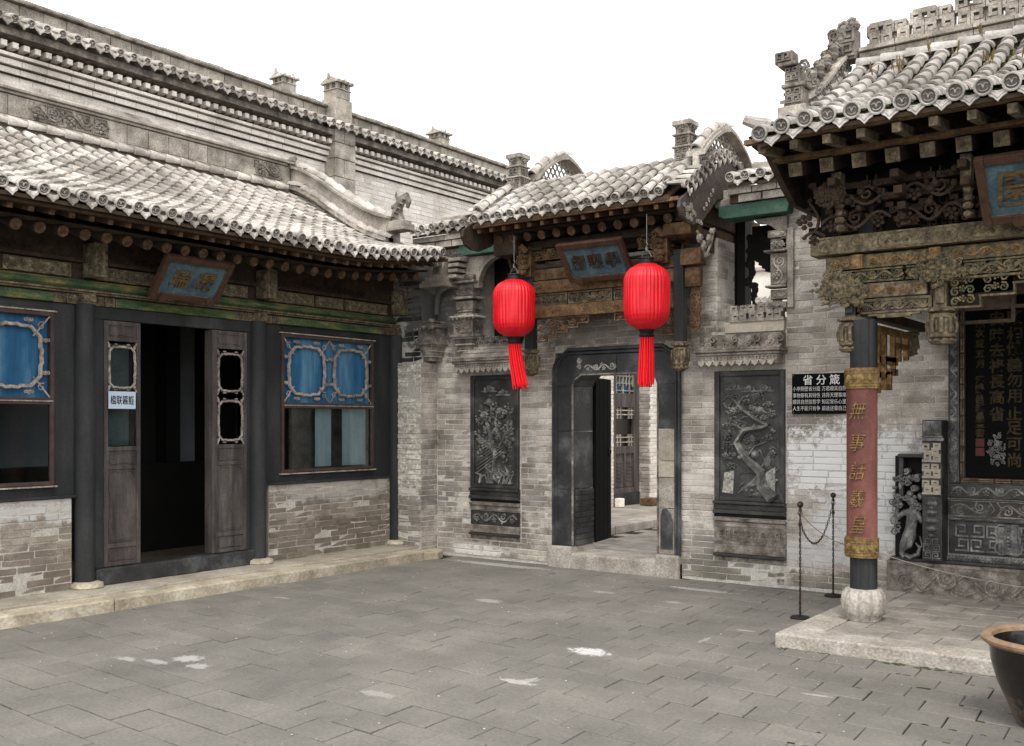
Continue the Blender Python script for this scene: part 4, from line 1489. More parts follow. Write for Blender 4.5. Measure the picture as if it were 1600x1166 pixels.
# corbelled end of the wall beside the left alcove
z = corbel(gw, -7.68, -7.5, 9.45, 9.6, 2.38, 3.5, 1.15)
for k, (zz, h, e) in enumerate(((2.93, .1, .03), (3.05, .03, .07), (3.1, .12, .0), (3.24, .03, .06), (3.28, .06, .03))):
    b = MB()
    b.box(-7.68-e, 9.44-e, zz, -7.48+e, 9.6, zz+h)
    m_ = b.build('moulding', m_carvegrey, gw, bevel=.006)
    if h > .05:
        b = MB(frame((0, 9.44-e, 0), (1, 0, 0), (0, 0, 1), (0, -1, 0)))
        b.vine(-7.66, zz+.01, -7.5, zz+h-.01, .002, .008, k)
        b.build('carving', m_carvegrey, m_)
# green painted boards closing the tops of both alcoves, arch spandrels
for (x0, x1, z0) in ((-7.62, -6.98, 3.56), (-4.32, -3.62, 3.6)):
    b = MB()
    b.prism([(x0, z0+.03), (x0+.06, z0), (x1, z0), (x1+.03, z0+.13), (x0, z0+.13)], -9.62, -9.36, M=Matrix(((1, 0, 0, 0), (0, 0, -1, 0), (0, 1, 0, 0), (0, 0, 0, 1))))
    b.build('green_board', m_greenb, gw, bevel=.004)
    b = MB()
    b.box(x0-.06, 9.4, z0+.13, x1+.05, 9.9, z0+.2)
    b.box(x0-.04, 9.44, z0+.2, x1+.05, 9.9, z0+.3)
    b.build('brick_course', m_ridge, gw, bevel=.005)
RX = Matrix(((1, 0, 0, 0), (0, 0, -1, 0), (0, 1, 0, 0), (0, 0, 0, 1)))
b = MB()
P = [(-7.52, 3.55)]+[(-7.5+.32*(1-math.cos(t)), 3.2+.33*math.sin(t)) for t in [PI/2*(i/8) for i in range(9)]][:]+[(-7.18, 3.55)]
P = [(-7.6, 3.55), (-7.6, 3.2)]+[(-7.42+.3*(1-math.cos(t)), 3.18+.34*math.sin(t)) for t in [PI/2*i/8 for i in range(9)]]+[(-7.1, 3.55)]
b.prism(P, -9.56, -9.47, M=RX)
b.build('arch_spandrel', m_ridge, gw)
b = MB()
P = [(-3.66, 3.58), (-3.66, 3.25)]+[(-3.7-.26*(1-math.cos(t)), 3.26+.28*math.sin(t)) for t in [PI/2*i/8 for i in range(9)]]+[(-4.0, 3.58)]
b.prism(P[::-1], -9.56, -9.47, M=RX)
b.build('arch_spandrel', m_ridge, gw)
# near-black sheets put in for the shade inside both alcoves
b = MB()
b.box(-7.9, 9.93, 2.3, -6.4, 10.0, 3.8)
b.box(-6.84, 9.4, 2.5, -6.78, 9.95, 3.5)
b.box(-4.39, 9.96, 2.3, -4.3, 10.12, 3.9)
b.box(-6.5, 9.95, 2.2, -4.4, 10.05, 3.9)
b.build('alcove_shade', m_inblack, gw)
# dangling bracket silhouettes in the right alcove
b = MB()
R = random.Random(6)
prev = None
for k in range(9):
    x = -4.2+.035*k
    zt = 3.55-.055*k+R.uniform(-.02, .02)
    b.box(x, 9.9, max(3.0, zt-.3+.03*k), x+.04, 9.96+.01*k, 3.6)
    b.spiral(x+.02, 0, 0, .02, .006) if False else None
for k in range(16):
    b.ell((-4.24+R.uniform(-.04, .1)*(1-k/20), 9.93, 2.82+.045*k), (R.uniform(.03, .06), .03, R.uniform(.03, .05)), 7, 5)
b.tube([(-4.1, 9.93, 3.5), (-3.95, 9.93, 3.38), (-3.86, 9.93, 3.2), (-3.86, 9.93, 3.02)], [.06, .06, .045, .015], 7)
b.build('hanging_bracket', m_inblack, gw)

# right wall end: small mouldings by the alcove
for k, (zz, h, e, cv) in enumerate(((2.7, .06, .02, 1), (2.79, .09, .0, 1), (2.9, .02, .04, 0), (2.93, .3, 0.0, 2), (3.24, .02, .05, 0), (3.27, .1, 0, 1), (3.38, .07, .02, 1))):
    b = MB(FB)
    b.box(-3.83-e, zz, -.1, -3.665, zz+h, .03+e)
    m_ = b.build('moulding', m_carvegrey, gw, bevel=.005)
    if cv:
        b = MB(FB)
        b.vine(-3.82, zz+.01, -3.68, zz+h-.01, .033+e, .008, k)
        b.build('carving', m_ridge, m_)
b = MB(FB)
b.box(-3.66, 2.7, 0, -3.6, 3.46, .035)
b.build('upright_strip', m_ridge, gw, bevel=.005)

# lattice parapet and smooth band above the right panel
b = MB(FB)
b.box(-4.3, 2.48, -.3, -3.69, 2.585, .04)
b.build('plain_band', m_curbtop, gw, bevel=.006)
b = MB(FB)
b.fret(-4.24, 2.595, -3.7, 2.75, -.06, .045, .085, .026)
b.box(-4.24, 2.585, -.05, -3.69, 2.6, .05)
b.build('lattice_parapet', m_ridge, gw)
b = MB(FB)
for k, x in enumerate((-4.0, -3.93, -3.86, -3.79)):
    b.ell((x, 2.8-.012*k, -.1), (.04, .045, .03), 7, 5)
    b.spiral(x, 2.8, -.07, .035, .008, 1.4, k, 1, 8)
b.build('carved_cresting', m_pale, gw)

# relief panels --------------------------------------------------------------
def relief(x0, x1, z0, z1, hood, which):
    cx = (x0+x1)/2
    w = x1-x0
    b = MB(FB)
    b.box(x0, z0, -.06, x1, z1, .0)
    pn = b.build('relief_panel', m_black, gw, label='black carved panel of ' + ('blossoms and trailing leaves, left of the doorway' if which == 0 else 'an old tree under clouds, right of the doorway'))
    b = MB(FB)
    f = .055
    b.box(x0, z0, -.02, x0+f, z1, .03).box(x1-f, z0, -.02, x1, z1, .03).box(x0+f, z0, -.02, x1-f, z0+.04, .028).box(x0+f, z1-f, -.02, x1-f, z1, .028)
    b.build('panel_frame', m_black, pn, bevel=.008)
    b = MB(FB)
    b.tube([(x0+f+.01, z0+.05, -.01), (x1-f-.01, z0+.05, -.01), (x1-f-.01, z1-f-.01, -.01), (x0+f+.01, z1-f-.01, -.01)], .008, 4, True)
    b.build('bead', m_carvegrey, pn)
    a0, a1, c0, c1 = x0+.08, x1-.08, z0+.06, z1-.08
    W, H = a1-a0, c1-c0
    P = lambda s, t, n=-.012: (a0+W*s, c0+H*t, n)
    R = random.Random(17+which)
    b = MB(FB)
    for k in range(90):
        s, t = R.uniform(.03, .97), R.uniform(.03, .8)
        q = k % 4
        if q == 0: b.spiral(P(s, t)[0], P(s, t)[1], -.016, R.uniform(.02, .035), .007, 1.3, k, 1 if k % 2 else -1, 9)
        elif q == 1: b.leaf(P(s, t)[0], P(s, t)[1], -.016, R.uniform(.03, .06), R.uniform(0, 6), .4)
        elif q == 2: b.tube([P(s, t, -.014), P(s+.05, t+.02, -.01), P(s+R.uniform(.02, .14), t+R.uniform(-.02, .05), -.014)], [.008, .007, .003], 4)
        else: b.ell(P(s, t, -.018), (R.uniform(.015, .03), R.uniform(.012, .03), .014), 6, 4)
    if which == 0:
        b.cloud(a0+W*.35, c0+H*.93, -.015, .05, .012)
        b.cloud(a0+W*.72, c0+H*.89, -.015, .045, .011)
        for pts, r in (([(.30, .75), (.28, .6), (.4, .45), (.5, .3), (.45, .1)], .014), ([(.62, .72), (.52, .6), (.62, .45), (.52, .3)], .011), ([(.1, .42), (.3, .4), (.45, .32)], .01), ([(.95, .55), (.8, .5), (.62, .35)], .011),
                       ([(.35, .82), (.42, .74), (.4, .66)], .01)):
            b.tube([P(*p) for p in pts], [r*1.3]+[r]*(len(pts)-1), 5)
        for (s, t, r) in ((.24, .66, .07), (.68, .69, .075), (.13, .42, .05), (.5, .5, .045), (.9, .6, .045), (.6, .44, .05), (.85, .4, .045), (.35, .37, .04)):
            b.flower(a0+W*s, c0+H*t, -.015, r, 8)
            b.flower(a0+W*s, c0+H*t, .002, r*.55, 6)
        for k in range(150):
            s, t = R.random(), R.uniform(.3, .75)
            b.leaf(a0+W*s, c0+H*t, -.012, R.uniform(.03, .055), R.uniform(0, 6.3), .4)
        # long trailing plumes
        for k in range(8):
            q = k/7
            b.tube([P(.0, .1+.24*q), P(.3, .18+.22*q), P(.62, .28+.2*q), P(.98, .4+.2*q)], [.004, .008, .007, .003], 5)
        for k in range(16):
            s = R.random()
            b.tube([P(s, 0), P(s+R.uniform(-.12, .12), .08), P(s+R.uniform(-.25, .25), R.uniform(.1, .2))], [.016, .012, .003], 4)
        b.rock(a0+W*.55, c0+H*.06, -.02, .09, 3)
        b.ell(P(.35, .8), (.035, .05, .02), 7, 5)
        b.ell(P(.38, .86), (.016, .016, .016), 6, 4)
    else:
        for s in (.22, .5, .8):
            b.cloud(a0+W*s, c0+H*(.93-.02*(s > .4)), -.015, .04, .01)
        tr = [(.95, -.02), (.75, .08), (.72, .2), (.45, .32), (.28, .45), (.42, .56), (.7, .58), (.85, .6)]
        b.tube([P(*p) for p in tr], [.065, .055, .045, .04, .035, .03, .026, .018], 8)
        b.tube([P(.85, .6), P(.6, .66), P(.4, .73), P(.12, .86)], [.022, .018, .014, .006], 6)
        for pts, r in (([(.28, .45), (.12, .42), (.03, .3)], .014), ([(.42, .56), (.25, .6), (.05, .62)], .012), ([(.4, .73), (.2, .7), (.05, .72)], .01), ([(.6, .66), (.75, .72), (.95, .68)], .011), ([(.7, .4), (.8, .3), (.68, .22)], .014), ([(.45, .32), (.6, .42), (.85, .47)], .013), ([(.12, .86), (.03, .82)], .007), ([(.3, .77), (.38, .84), (.5, .86)], .008)):
            b.tube([P(*p) for p in pts], [r, r*.8, r*.4], 5)
        for (s, t) in ((.08, .33), (.12, .43), (.06, .6), (.3, .62), (.2, .72), (.45, .8), (.3, .74), (.9, .7), (.85, .5), (.62, .47), (.18, .84), (.1, .5), (.75, .66), (.45, .47), (.92, .36), (.55, .75), (.6, .85), (.38, .38), (.15, .25), (.85, .78), (.55, .22), (.7, .86)):
            b.flower(a0+W*s, c0+H*t, -.012, R.uniform(.028, .042), 6)
            for q in range(7): b.leaf(a0+W*(s+R.uniform(-.1, .1)), c0+H*(t+R.uniform(-.03, .03)), -.012, .035, R.uniform(0, 6), .4)
        for (s, t, r1, r2) in ((.68, .72, .055, .05), (.85, .3, .06, .09), (.6, .35, .045, .05)):
            b.ell(P(s, t, -.02), (r1, r2, .03), 8, 5)
        for k in range(12):
            b.tube([P(.3+.03*k, .02+.01*k), P(.5+.03*k, .1), P(.72+.02*k, .2-.01*k)], [.004, .011, .006], 4)
        for k in range(7):
            b.tube([P(.5+.06*k, .0), P(.66+.05*k, .03), P(.98, .02+.02*k)], .007, 4)
    for _q in range(len(b.v)): b.v[_q].y = YB-.004+(b.v[_q].y-(YB+.012))*2.3
    b.build('relief', m_relief, pn)
    if which == 1:
        b = MB(FB)
        b.prism([(P(.0, .02)[0], P(0, .02)[1]), (P(.2, .01)[0], P(0, .01)[1]), (P(.22, .2)[0], P(0, .21)[1]), (P(.04, .2)[0], P(0, .19)[1])], -.02, .014)
        b.prism([(P(.78, .04)[0], P(0, .05)[1]), (P(.97, .04)[0], P(0, .04)[1]), (P(.97, .22)[0], P(0, .25)[1]), (P(.8, .2)[0], P(0, .2)[1])], -.02, .018)
        b.rock(P(.1, 0)[0], P(0, .1)[1], -.01, .06, 4)
        b.rock(P(.9, 0)[0], P(0, .13)[1], -.008, .07, 5)
        b.build('bare_stone', m_blackpale, pn)
    # mouldings beneath
    mz = ((z0-.03, .03, .05, m_black), (z0-.085, .05, .025, m_black), (z0-.125, .035, .05, m_black), (z0-.16, .03, .015, m_inblack), (z0-.2, .03, .04, m_carvegrey), (z0-.255, .05, .02, m_carvegrey), (z0-.43, .165, .008, m_black if which == 0 else m_carvegrey), (z0-.52, .085, .02, m_carvegrey), (z0-.55, .026, .045, m_black), (z0-.6, .045, .01, m_carvegrey))
    for (z, h, n, mt) in mz:
        b = MB(FB)
        b.box(x0-.01, z, -.06, x1+.01, z+h, n)
        b.build('moulding', mt, pn, bevel=.006)
    b = MB(FB)
    if which == 0: b.vine(x0+.03, z0-.41, x1-.03, z0-.28, .01, .012, 9)
    else:
        b.fret(x0+.04, z0-.36, x1-.04, z0-.28, .006, .02, .07, .012)
        b.vine(x0+.1, z0-.4, x1-.1, z0-.34, .01, .009, 9)
    b.build('carving', m_relief if which == 0 else m_carvegrey, pn)
    # hood
    hx0, hx1, hz = hood
    b = MB(FB)
    b.box(hx0+.03, hz, -.05, hx1-.03, hz+.09, .17)
    b.box(hx0+.015, hz+.09, -.05, hx1-.015, hz+.115, .195)
    hd = b.build('hood', m_ridge, pn, bevel=.006)
    b = MB(FB)
    b.fret(hx0+.035, hz+.03, hx1-.035, hz+.085, .17, .184, .055, .011)
    x = hx0+.04
    while x < hx1-.06:
        b.prism([(x, hz+.03), (x+.075, hz+.03), (x+.06, hz+.002), (x+.04, hz-.018), (x+.015, hz+.002)], .165, .19)
        x += .08
    b.build('carved_fringe', m_ridge, hd)
    b = MB(FB)
    b.box(hx0, hz+.118, -.05, hx1, hz+.14, .22)
    b.box(hx0+.01, hz+.142, -.05, hx1-.01, hz+.165, .19)
    b.build('ledge', m_carvegrey, hd, bevel=.006)
    b = MB(FB)
    if which == 0:
        b.add([(hx0+.06, hz+.165, .11), (hx1-.06, hz+.165, .11), (hx1-.14, hz+.36, .0), (hx0+.14, hz+.36, .0)], [(0, 1, 2, 3)])
        b.add([(hx0+.06, hz+.165, .11), (hx0+.14, hz+.36, .0), (hx0+.06, hz+.165, 0)], [(0, 1, 2)])
        for k in range(4):
            t = k/4
            b.box(hx0+.06+.08*t, hz+.17+.19*t, .0, hx1-.06-.08*t, hz+.176+.19*t, .115-.11*t)
        b.build('sloping_top', m_ridge, hd)
        b = MB(FB)
        b.fret(hx0+.2, hz+.3, hx1-.25, hz+.41, .0, .04, .06, .012)
        b.build('cresting', m_carvegrey, hd)
    else:
        n_ = 4
        for k in range(n_):
            x = hx0+.1+(hx1-hx0-.2)*k/(n_-1)
            b.cloud(x, hz+.2, .15, .045, .013)
            b.spiral(x+.08, hz+.25, .14, .045, .012, 1.4, k, 1, 10)
            b.ell((x, hz+.24, .12), (.07, .045, .03), 7, 4)
        b.box(hx0+.02, hz+.165, -.02, hx1-.02, hz+.3, .11)
        b.build('cresting', m_carvegrey, hd)
relief(-7.54, -6.84, .83, 2.15, (-7.70, -6.55, 2.19), 0)
relief(-4.42, -3.69, .82, 2.11, (-4.56, -3.665, 2.165), 1)

# doorway ------------------------------------------------------------------
b = MB()
b.box(-6.39, 9.44, -.02, -4.79, 9.95, .165)
th = b.build('threshold', m_granite, gw, bevel=.02)
for (x0, x1) in ((-6.41, -6.1), (-5.06, -4.79)):
    b = MB()
    b.box(x0, 9.42, -.02, x1, 9.93, .235)
    b.build('threshold_block', m_granite, gw, bevel=.02)
O0, O1, OT = -6.1, -5.05, 2.12        # clear opening
def slab(x0, z0, x1, z1, mt=m_slate, n=.03, nm='surround_slab', par=None):
    b = MB(FB)
    b.box(x0+.002, z0+.002, -.4, x1-.002, z1-.002, n)
    return b.build(nm, mt, par or gw, bevel=.006)
for (z0, z1) in ((.235, .86), (.86, 1.5), (1.5, 2.0)):
    slab(-6.3, z0, O0, z1)
slab(O1, 1.53, -4.86, 2.0, m_slate)
slab(O1, 1.2, -4.86, 1.53, m_curbtop, .034)
slab(O1, 1.03, -4.86, 1.2, m_curbtop, .034)
slab(O1, .71, -4.86, 1.03, m_ridge, .028)
slab(O1, .235, -4.86, .71, m_ridge, .028)
b = MB(FB)
b.prism([(-5.02, .29), (-4.88, .29), (-4.88, .58), (-4.9, .66), (-4.95, .71), (-5.0, .7), (-5.02, .62)], .02, .036)
b.build('black_patch_slab', m_slate, gw, bevel=.004)
def ogee_top(x0, x1, xi0, xi1):
    pass
# head slabs with ogee corners
def corner(xa, sgn):
    # quarter piece between jamb top (2.0) and head, concave inner corner
    P = [(xa, 2.0)]
    P += [(xa+sgn*.012, 2.03), (xa+sgn*.02, 2.06), (xa+sgn*.05, 2.085), (xa+sgn*.085, 2.1), (xa+sgn*.1, OT)]
    out = xa-sgn*.2 if sgn > 0 else xa+.19
    P += [(xa+sgn*.1, 2.335), (xa-sgn*.08, 2.335), (xa-sgn*.11, 2.3), (xa-sgn*.16, 2.28), (xa-sgn*.185, 2.22), (xa-sgn*.2, 2.18), (xa-sgn*.2, 2.0)]
    if sgn > 0: P = P
    b = MB(FB)
    b.prism(P if sgn > 0 else P[::-1], -.4, .03)
    return b.build('surround_slab', m_slate, gw)
corner(O0, 1)
corner(O1, -1)
slab(O0+.1, OT, -5.55, 2.335)
slab(-5.55, OT, O1-.1, 2.335)
# fillet mouldings along the surround
def outline(d, r, mt, nm, n=.034):
    b = MB(FB)
    P = [(O0-.2-d, .24), (O0-.2-d, 2.18), (O0-.185-d, 2.23), (O0-.15-d*.8, 2.29+d*.4), (O0-.1-d*.4, 2.32+d*.6), (O0-.06, 2.345+d), (O1+.06, 2.345+d), (O1+.1+d*.4, 2.32+d*.6), (O1+.15+d*.8, 2.29+d*.4), (O1+.185+d, 2.23), (O1+.2+d, 2.18), (O1+.2+d, .24)]
    b.tube([(x, z, n) for x, z in P], r, 6)
    return b.build(nm, mt, gw, smooth=True)
outline(.01, .018, m_slate, 'moulding')
outline(.05, .022, m_slate, 'moulding')
b = MB(FB)
b.tube([(O0, .24, .032), (O0, 2.0, .032), (O0+.02, 2.06, .032), (O0+.085, 2.1, .032), (O0+.11, OT, .032), (O1-.11, OT, .032), (O1-.085, 2.1, .032), (O1-.02, 2.06, .032), (O1, 2.0, .032), (O1, .24, .032)], .012, 5)
b.build('moulding', m_carvegrey, gw)
b = MB(FB)
b.vine(-5.95, 2.15, -5.55, 2.24, .03, .01, 5)
b.vine(-6.05, 2.18, -5.98, 2.3, .03, .01, 6)
b.build('chipped_carving', m_blackpale, gw)
# reveals with broken brick low down
pieces('reveal_brick', brick_items(frame((O0+.001, 0, 0), (0, 1, 0), (0, 0, 1), (1, 0, 0)), 9.52, 9.9, .24, .85, bsooty, .27, .062, .006, [], .012, 61), gw)

def door(xh, ang, nm):
    T = Matrix.Translation((xh, 9.9, 0)) @ Matrix.Rotation(math.radians(ang), 4, 'Z')
    b = MB(T)
    n = 4
    for k in range(n):
        b.box(.52*k/n+.001, -.02, .24, .52*(k+1)/n-.001, .025, 2.1)
    return b, T
gd = thing('double_door', (-5.6, 9.9, .2), 'open black plank door standing inside the dark arched doorway', 'door')
for xh, an in ((O0-.004, 101), (O1-.02, 80)):
    T = Matrix.Translation((xh, 9.905, 0)) @ Matrix.Rotation(math.radians(an), 4, 'Z')
    b = MB(T)
    b.box(0, -.018, .24, .52, .0, 2.1)
    l_ = b.build('door_leaf', m_dullblack, gd)
    for k in range(4):
        b = MB(T)
        b.box(.13*k+.002, -.03, .24, .13*(k+1)-.002, -.019, 2.1)
        b.box(.13*k+.002, .001, .24, .13*(k+1)-.002, .012, 2.1)
        b.build('plank', m_dullblack, l_, bevel=.003)
    b = MB(T)
    b.tube([(.45+.035*math.cos(t), -.04, 1.25+.035*math.sin(t)) for t in [2*PI*i/12 for i in range(12)]], .007, 5, True)
    b.ell((.45, -.035, 1.29), (.02, .01, .02), 8, 5)
    b.build('ring_handle', m_iron, l_)

# low link roofs over the alcoves ----------------------------------------------
FK = frame((0, 9.3, 0), (1, 0, 0), (0, 0, 1), (0, -1, 0))
for (x0, x1, z) in ((-8.25, -7.1, 3.92), (-4.15, -3.2, 3.98)):
    lr = thing('link_roof', ((x0+x1)/2, 9.6, z-.2), 'short tiled roof joining the left house eave to the gate roof' if x0 < -6 else 'short tiled roof above the green board right of the gate', 'roof', group=None)
    tile_roof(lr, FK, x0, x1, smooth_prof([(.02, z), (-.25, z+.07), (-.5, z+.16)], 3), m_tile, 'L', .155, .2, lambda u: 0, 300, .046, m_deck, pan_mat=m_pan)
    b = MB()
    b.box(x0-.05, 9.36, z-.24, x1+.05, 9.9, z-.09)
    b.build('brick_cornice', m_deck, lr)
    b = MB()
    y = x0-.05
    while y < x1:
        b.box(y, 9.31, z-.16, y+.24, 9.36, z-.1)
        b.box(y+.1, 9.33, z-.24, y+.33, 9.36, z-.17)
        y += .25
    b.build('cornice_brick', m_ridge, lr, kind='stuff')
    b = MB()
    b.box(x0, 9.78, z+.05, x1, 9.95, z+.22)
    b.build('ridge', m_ridge, lr)
    barrels_along('ridge_tile', lr, [(x0, 9.84, z+.21), (x1, 9.84, z+.21)], TM['L'][0], step=.19)

# ---------------------------------------------------------------- second courtyard seen through the doorway
rp = thing('rear_pavement', (-6, 13, 0), None, None, kind='structure')
b = MB()
b.box(-12, 9.93, -.02, 1, 24, .1)
b.build('pavement_base', m_joint, rp)
its = []
R = random.Random(5)
rm = paver_meshes(m_slab, .4, .27, 4)
for r in range(14):
    for c in range(10):
        x = -7.9+c*.41+(.2 if r % 2 else 0)
        y = 10.1+r*.275
        if x < -6.75 and y > 10.8: continue
        its.append((R.choice(rm), Matrix.Translation((x, y, .118+R.uniform(-.003, .003)))))
pieces('paving_stone', its, rp)
for k in range(8):
    b = MB()
    b.box(-7.3, 10.8+k*1.1, .09, -6.98, 10.8+k*1.1+1.09, .215)
    b.build('curb_stone', m_granite, rp, bevel=.015)
    for q in range(3):
        b = MB()
        b.box(-8.6+q*.43, 10.8+k*1.1, .09, -8.6+q*.43+.42, 10.8+k*1.1+1.09, .21)
        b.build('platform_slab', m_slab, rp, bevel=.006)
rh = thing('rear_house', (-8.6, 15, .2), 'grey timber house front with lattice door glimpsed through the doorway', 'house')
FR = frame((-8.6, 0, 0), (0, 1, 0), (0, 0, 1), (1, 0, 0))
b = MB(FR)
b.box(10.5, .21, -.4, 22, 3.2, -.06)
b.build('wall_core', m_inblack, rh)
pieces('brick', brick_items(FR, 13.9, 14.53, .21, 3.1, brick_meshes(m_pale, .27, .062, .04, 4, 71, .002), .27, .062, .006, [], .04, 71), rh)
b = MB(FR)
b.box(13.9, .21, -.06, 14.53, 3.1, .025)
b.box(10.6, .21, -.06, 13.9, 3.1, .025)
b.build('brick_pier', m_mortar, rh)
b = MB(FR)
b.box(14.54, .21, -.06, 15.4, .42, .04)
b.build('door_sill', m_dark, rh)
b = MB(FR)
for (u0, v0, u1, v1) in ((14.55, .42, 14.62, 2.9), (15.22, .42, 15.4, 2.9), (14.62, .42, 15.22, .5), (14.62, 1.08, 15.22, 1.2), (14.62, 1.85, 15.22, 2.08), (14.62, 2.75, 15.22, 2.9), (14.9, .5, 14.95, 1.08)):
    b.box(u0, v0, -.05, u1, v1, .03)
dl = b.build('door_leaf', m_leaf, rh, bevel=.004)
b = MB(FR)
for (u0, u1) in ((14.62, 14.9), (14.95, 15.22)):
    b.box(u0, .5, -.05, u1, 1.08, .0)
    for k in range(6): b.box(u0+.06, .62+k*.06, 0, u1-.06, .635+k*.06, .012)
    b.tube([(x, y, .004) for x, y in cart(u0+.03, .53, u1-.03, 1.05, .03, -.01)], .008, 4, True)
b.build('panel', m_leaf, dl)
b = MB(FR)
for (u0, v0, u1, v1) in ((14.62, 1.2, 15.22, 1.85),):
    b.box(u0, v0, -.04, u1, v1, -.03)
b.build('pane', m_boardb, dl)
b = MB(FR)
for v in (1.26, 1.34, 1.72, 1.79): b.box(14.62, v, -.01, 15.22, v+.018, .02)
for u in (14.68, 14.78, 15.06, 15.15):
    b.box(u, 1.2, -.012, u+.02, 1.4, .022)
    b.box(u, 1.66, -.012, u+.02, 1.85, .022)
for k in range(5): b.box(14.62, 2.12+k*.12, -.01, 15.22, 2.135+k*.12, .02)
for k in range(6): b.box(14.64+k*.11, 2.08+.12*(k % 2), -.012, 14.66+k*.11, 2.75, .022)
b.build('lattice', m_ridge, dl)
b = MB(FR)
b.box(14.62, 2.08, -.04, 15.22, 2.75, -.03)
b.build('blue_cloth', m_blue, dl)
pw = thing('rear_pier', (-8.45, 15.8, .2), 'pale brick pier at the end of the rear house front seen through the doorway', 'wall')
b = MB()
b.box(-8.9, 15.42, .2, -8.39, 17.5, 3.3)
b.build('pier_core', m_mortar, pw)
pieces('brick', brick_items(frame((0, 15.41, 0), (1, 0, 0), (0, 0, 1), (0, -1, 0)), -8.66, -8.38, .21, 3.2, brick_meshes(m_brick, .27, .062, .04, 3, 73, .002), .27, .062, .006, [], 0, 72)
       + brick_items(frame((-8.385, 0, 0), (0, 1, 0), (0, 0, 1), (1, 0, 0)), 15.42, 17.4, .21, 3.2, brick_meshes(m_pale, .27, .062, .04, 3, 74, .002), .27, .062, .006, [], 0, 73), pw)
npl = thing('number_plate', (-8.37, 15.9, 2.0), 'small white number plate on the pale brick pier beyond the doorway', 'sign')
b = MB()
b.box(-8.375, 15.85, 1.93, -8.36, 16.08, 2.05)
b.build('plate', m_paper, npl)
text('digits', '66', .09, m_letterb, frame((-8.359, 15.965, 1.99), (0, 1, 0), (0, 0, 1), (1, 0, 0)), npl, .001)
b = MB()
b.box(-8.36, 15.05, .215, -8.12, 15.28, .34)
wb = b.build('wooden_block', m_wood, None, bevel=.01)
wb['label'] = 'short wooden block lying before the lattice door beyond the doorway'
wb['category'] = 'block'
b = MB()
b.box(-8.5, 14.45, .215, -8.38, 14.58, .36)
wb = b.build('stone_block', m_pale, None, bevel=.015)
wb['label'] = 'small pale stone standing at the foot of the rear house pier'
wb['category'] = 'stone'
rw = thing('rear_wall', (-5, 17, 0), 'bright pale wall of the second courtyard seen through the opening right of the gate', 'wall')
b = MB()
b.box(-8.3, 18, 0, 1, 18.4, 5.0)
b.build('wall_core', m_pale, rw)
b = MB()
b.box(-8.3, 17.94, 4.4, 1, 17.99, 4.46)
b.build('string_course', m_ridge, rw)
# ---------------------------------------------------------------- gatehouse roof and timber porch
gh = thing('gatehouse', (-5.6, 9.2, 2.4), 'carved timber gate porch with curved tile roof above the black doorway', 'gate')
profG = smooth_prof([(.9, 3.79), (.5, 4.04), (.2, 4.21), (-.05, 4.26), (-.35, 4.2), (-.9, 3.92)], 5)
tile_roof(gh, FB, -6.76, -4.5, profG, m_tile, 'L', .157, .2, lambda u: 0, 300, .046, m_deck, pan_mat=m_pan)
b = MB(FB)
for (n0, v0, n1, v1) in ((.84, 3.70, -.1, 4.0),):
    b.add([(-6.82, v0, n0), (-4.36, v0, n0), (-4.36, v1, n1), (-6.82, v1, n1)], [(0, 1, 2, 3)])
b.build('eave_soffit', m_deck, gh)
strip(FB, -6.82, -4.38, 3.675, .84, .035, .05, lambda u: 0, 'eave_board', m_wood, gh)
strip(FB, -6.75, -4.4, 3.64, .5, .03, .08, lambda u: 0, 'rafter_board', m_darkwood, gh)
ri, re_, fi = [], [], []
sl = math.atan2(.35, 1)
u = -6.7
while u < -4.45:
    D = Vector((0, math.sin(sl), -math.cos(sl)))
    X_ = Vector((1, 0, 0))
    Y_ = D.cross(X_)
    T = Matrix(((1, Y_.x, D.x, u), (0, Y_.y, D.y, 3.585), (0, Y_.z, D.z, .57), (0, 0, 0, 1)))
    ri.append((ra, FB @ T))
    re_.append((rend, FB @ T))
    u += .186
pieces('rafter', ri, gh)
pieces('rafter_end', re_, gh)
u = -6.77
while u < -4.42:
    D = Vector((0, math.sin(.2), -math.cos(.2)))
    Y_ = D.cross(Vector((1, 0, 0)))
    fi.append((fr_, FB @ Matrix(((1, Y_.x, D.x, u), (0, Y_.y, D.y, 3.645), (0, Y_.z, D.z, .845), (0, 0, 0, 1)))))
    u += .164
pieces('flying_rafter', fi, gh)
b = MB(FB)
b.box(-6.78, 3.44, -.02, -4.42, 4.0, .02)
b.box(-6.78, 3.5, .02, -4.42, 3.58, .3)
b.build('upper_beam', m_darkwood, gh)
FT = FB @ Matrix.Translation((0, 0, .3))
def beam(x0, z0, x1, z1, n0, n1, mt, nm='beam', par=gh, carve=None, cm=None, F=FT, seed=1, bev=.006):
    b = MB(F)
    b.box(x0, z0, n0, x1, z1, n1)
    o = b.build(nm, mt, par, bevel=bev)
    if carve:
        b = MB(F)
        if carve == 'vine': b.vine(x0+.02, z0+.012, x1-.02, z1-.012, n1, (z1-z0)*.07, seed)
        elif carve == 'fret': b.fret(x0+.02, z0+.012, x1-.02, z1-.012, n1-.004, n1+.012, (z1-z0)*.75, (z1-z0)*.09)
        elif carve == 'gold':
            R = random.Random(seed)
            x = x0+.05
            while x < x1-.08:
                l = R.uniform(.1, .2)
                P = cart(x, z0+.02, min(x+l, x1-.03), z1-.02, .02, .006)
                b.tube([(p[0], p[1], n1) for p in P], .004, 4, True)
                b.vine(x+.015, z0+.03, min(x+l, x1-.03)-.015, z1-.03, n1, .005, seed+int(x*50))
                x += l+.02
        b.build('carving', cm or mt, o)
    return o
X0, X1 = -6.42, -4.66
beam(X0, 3.14, X1, 3.255, 0, .05, m_wood, carve='vine')
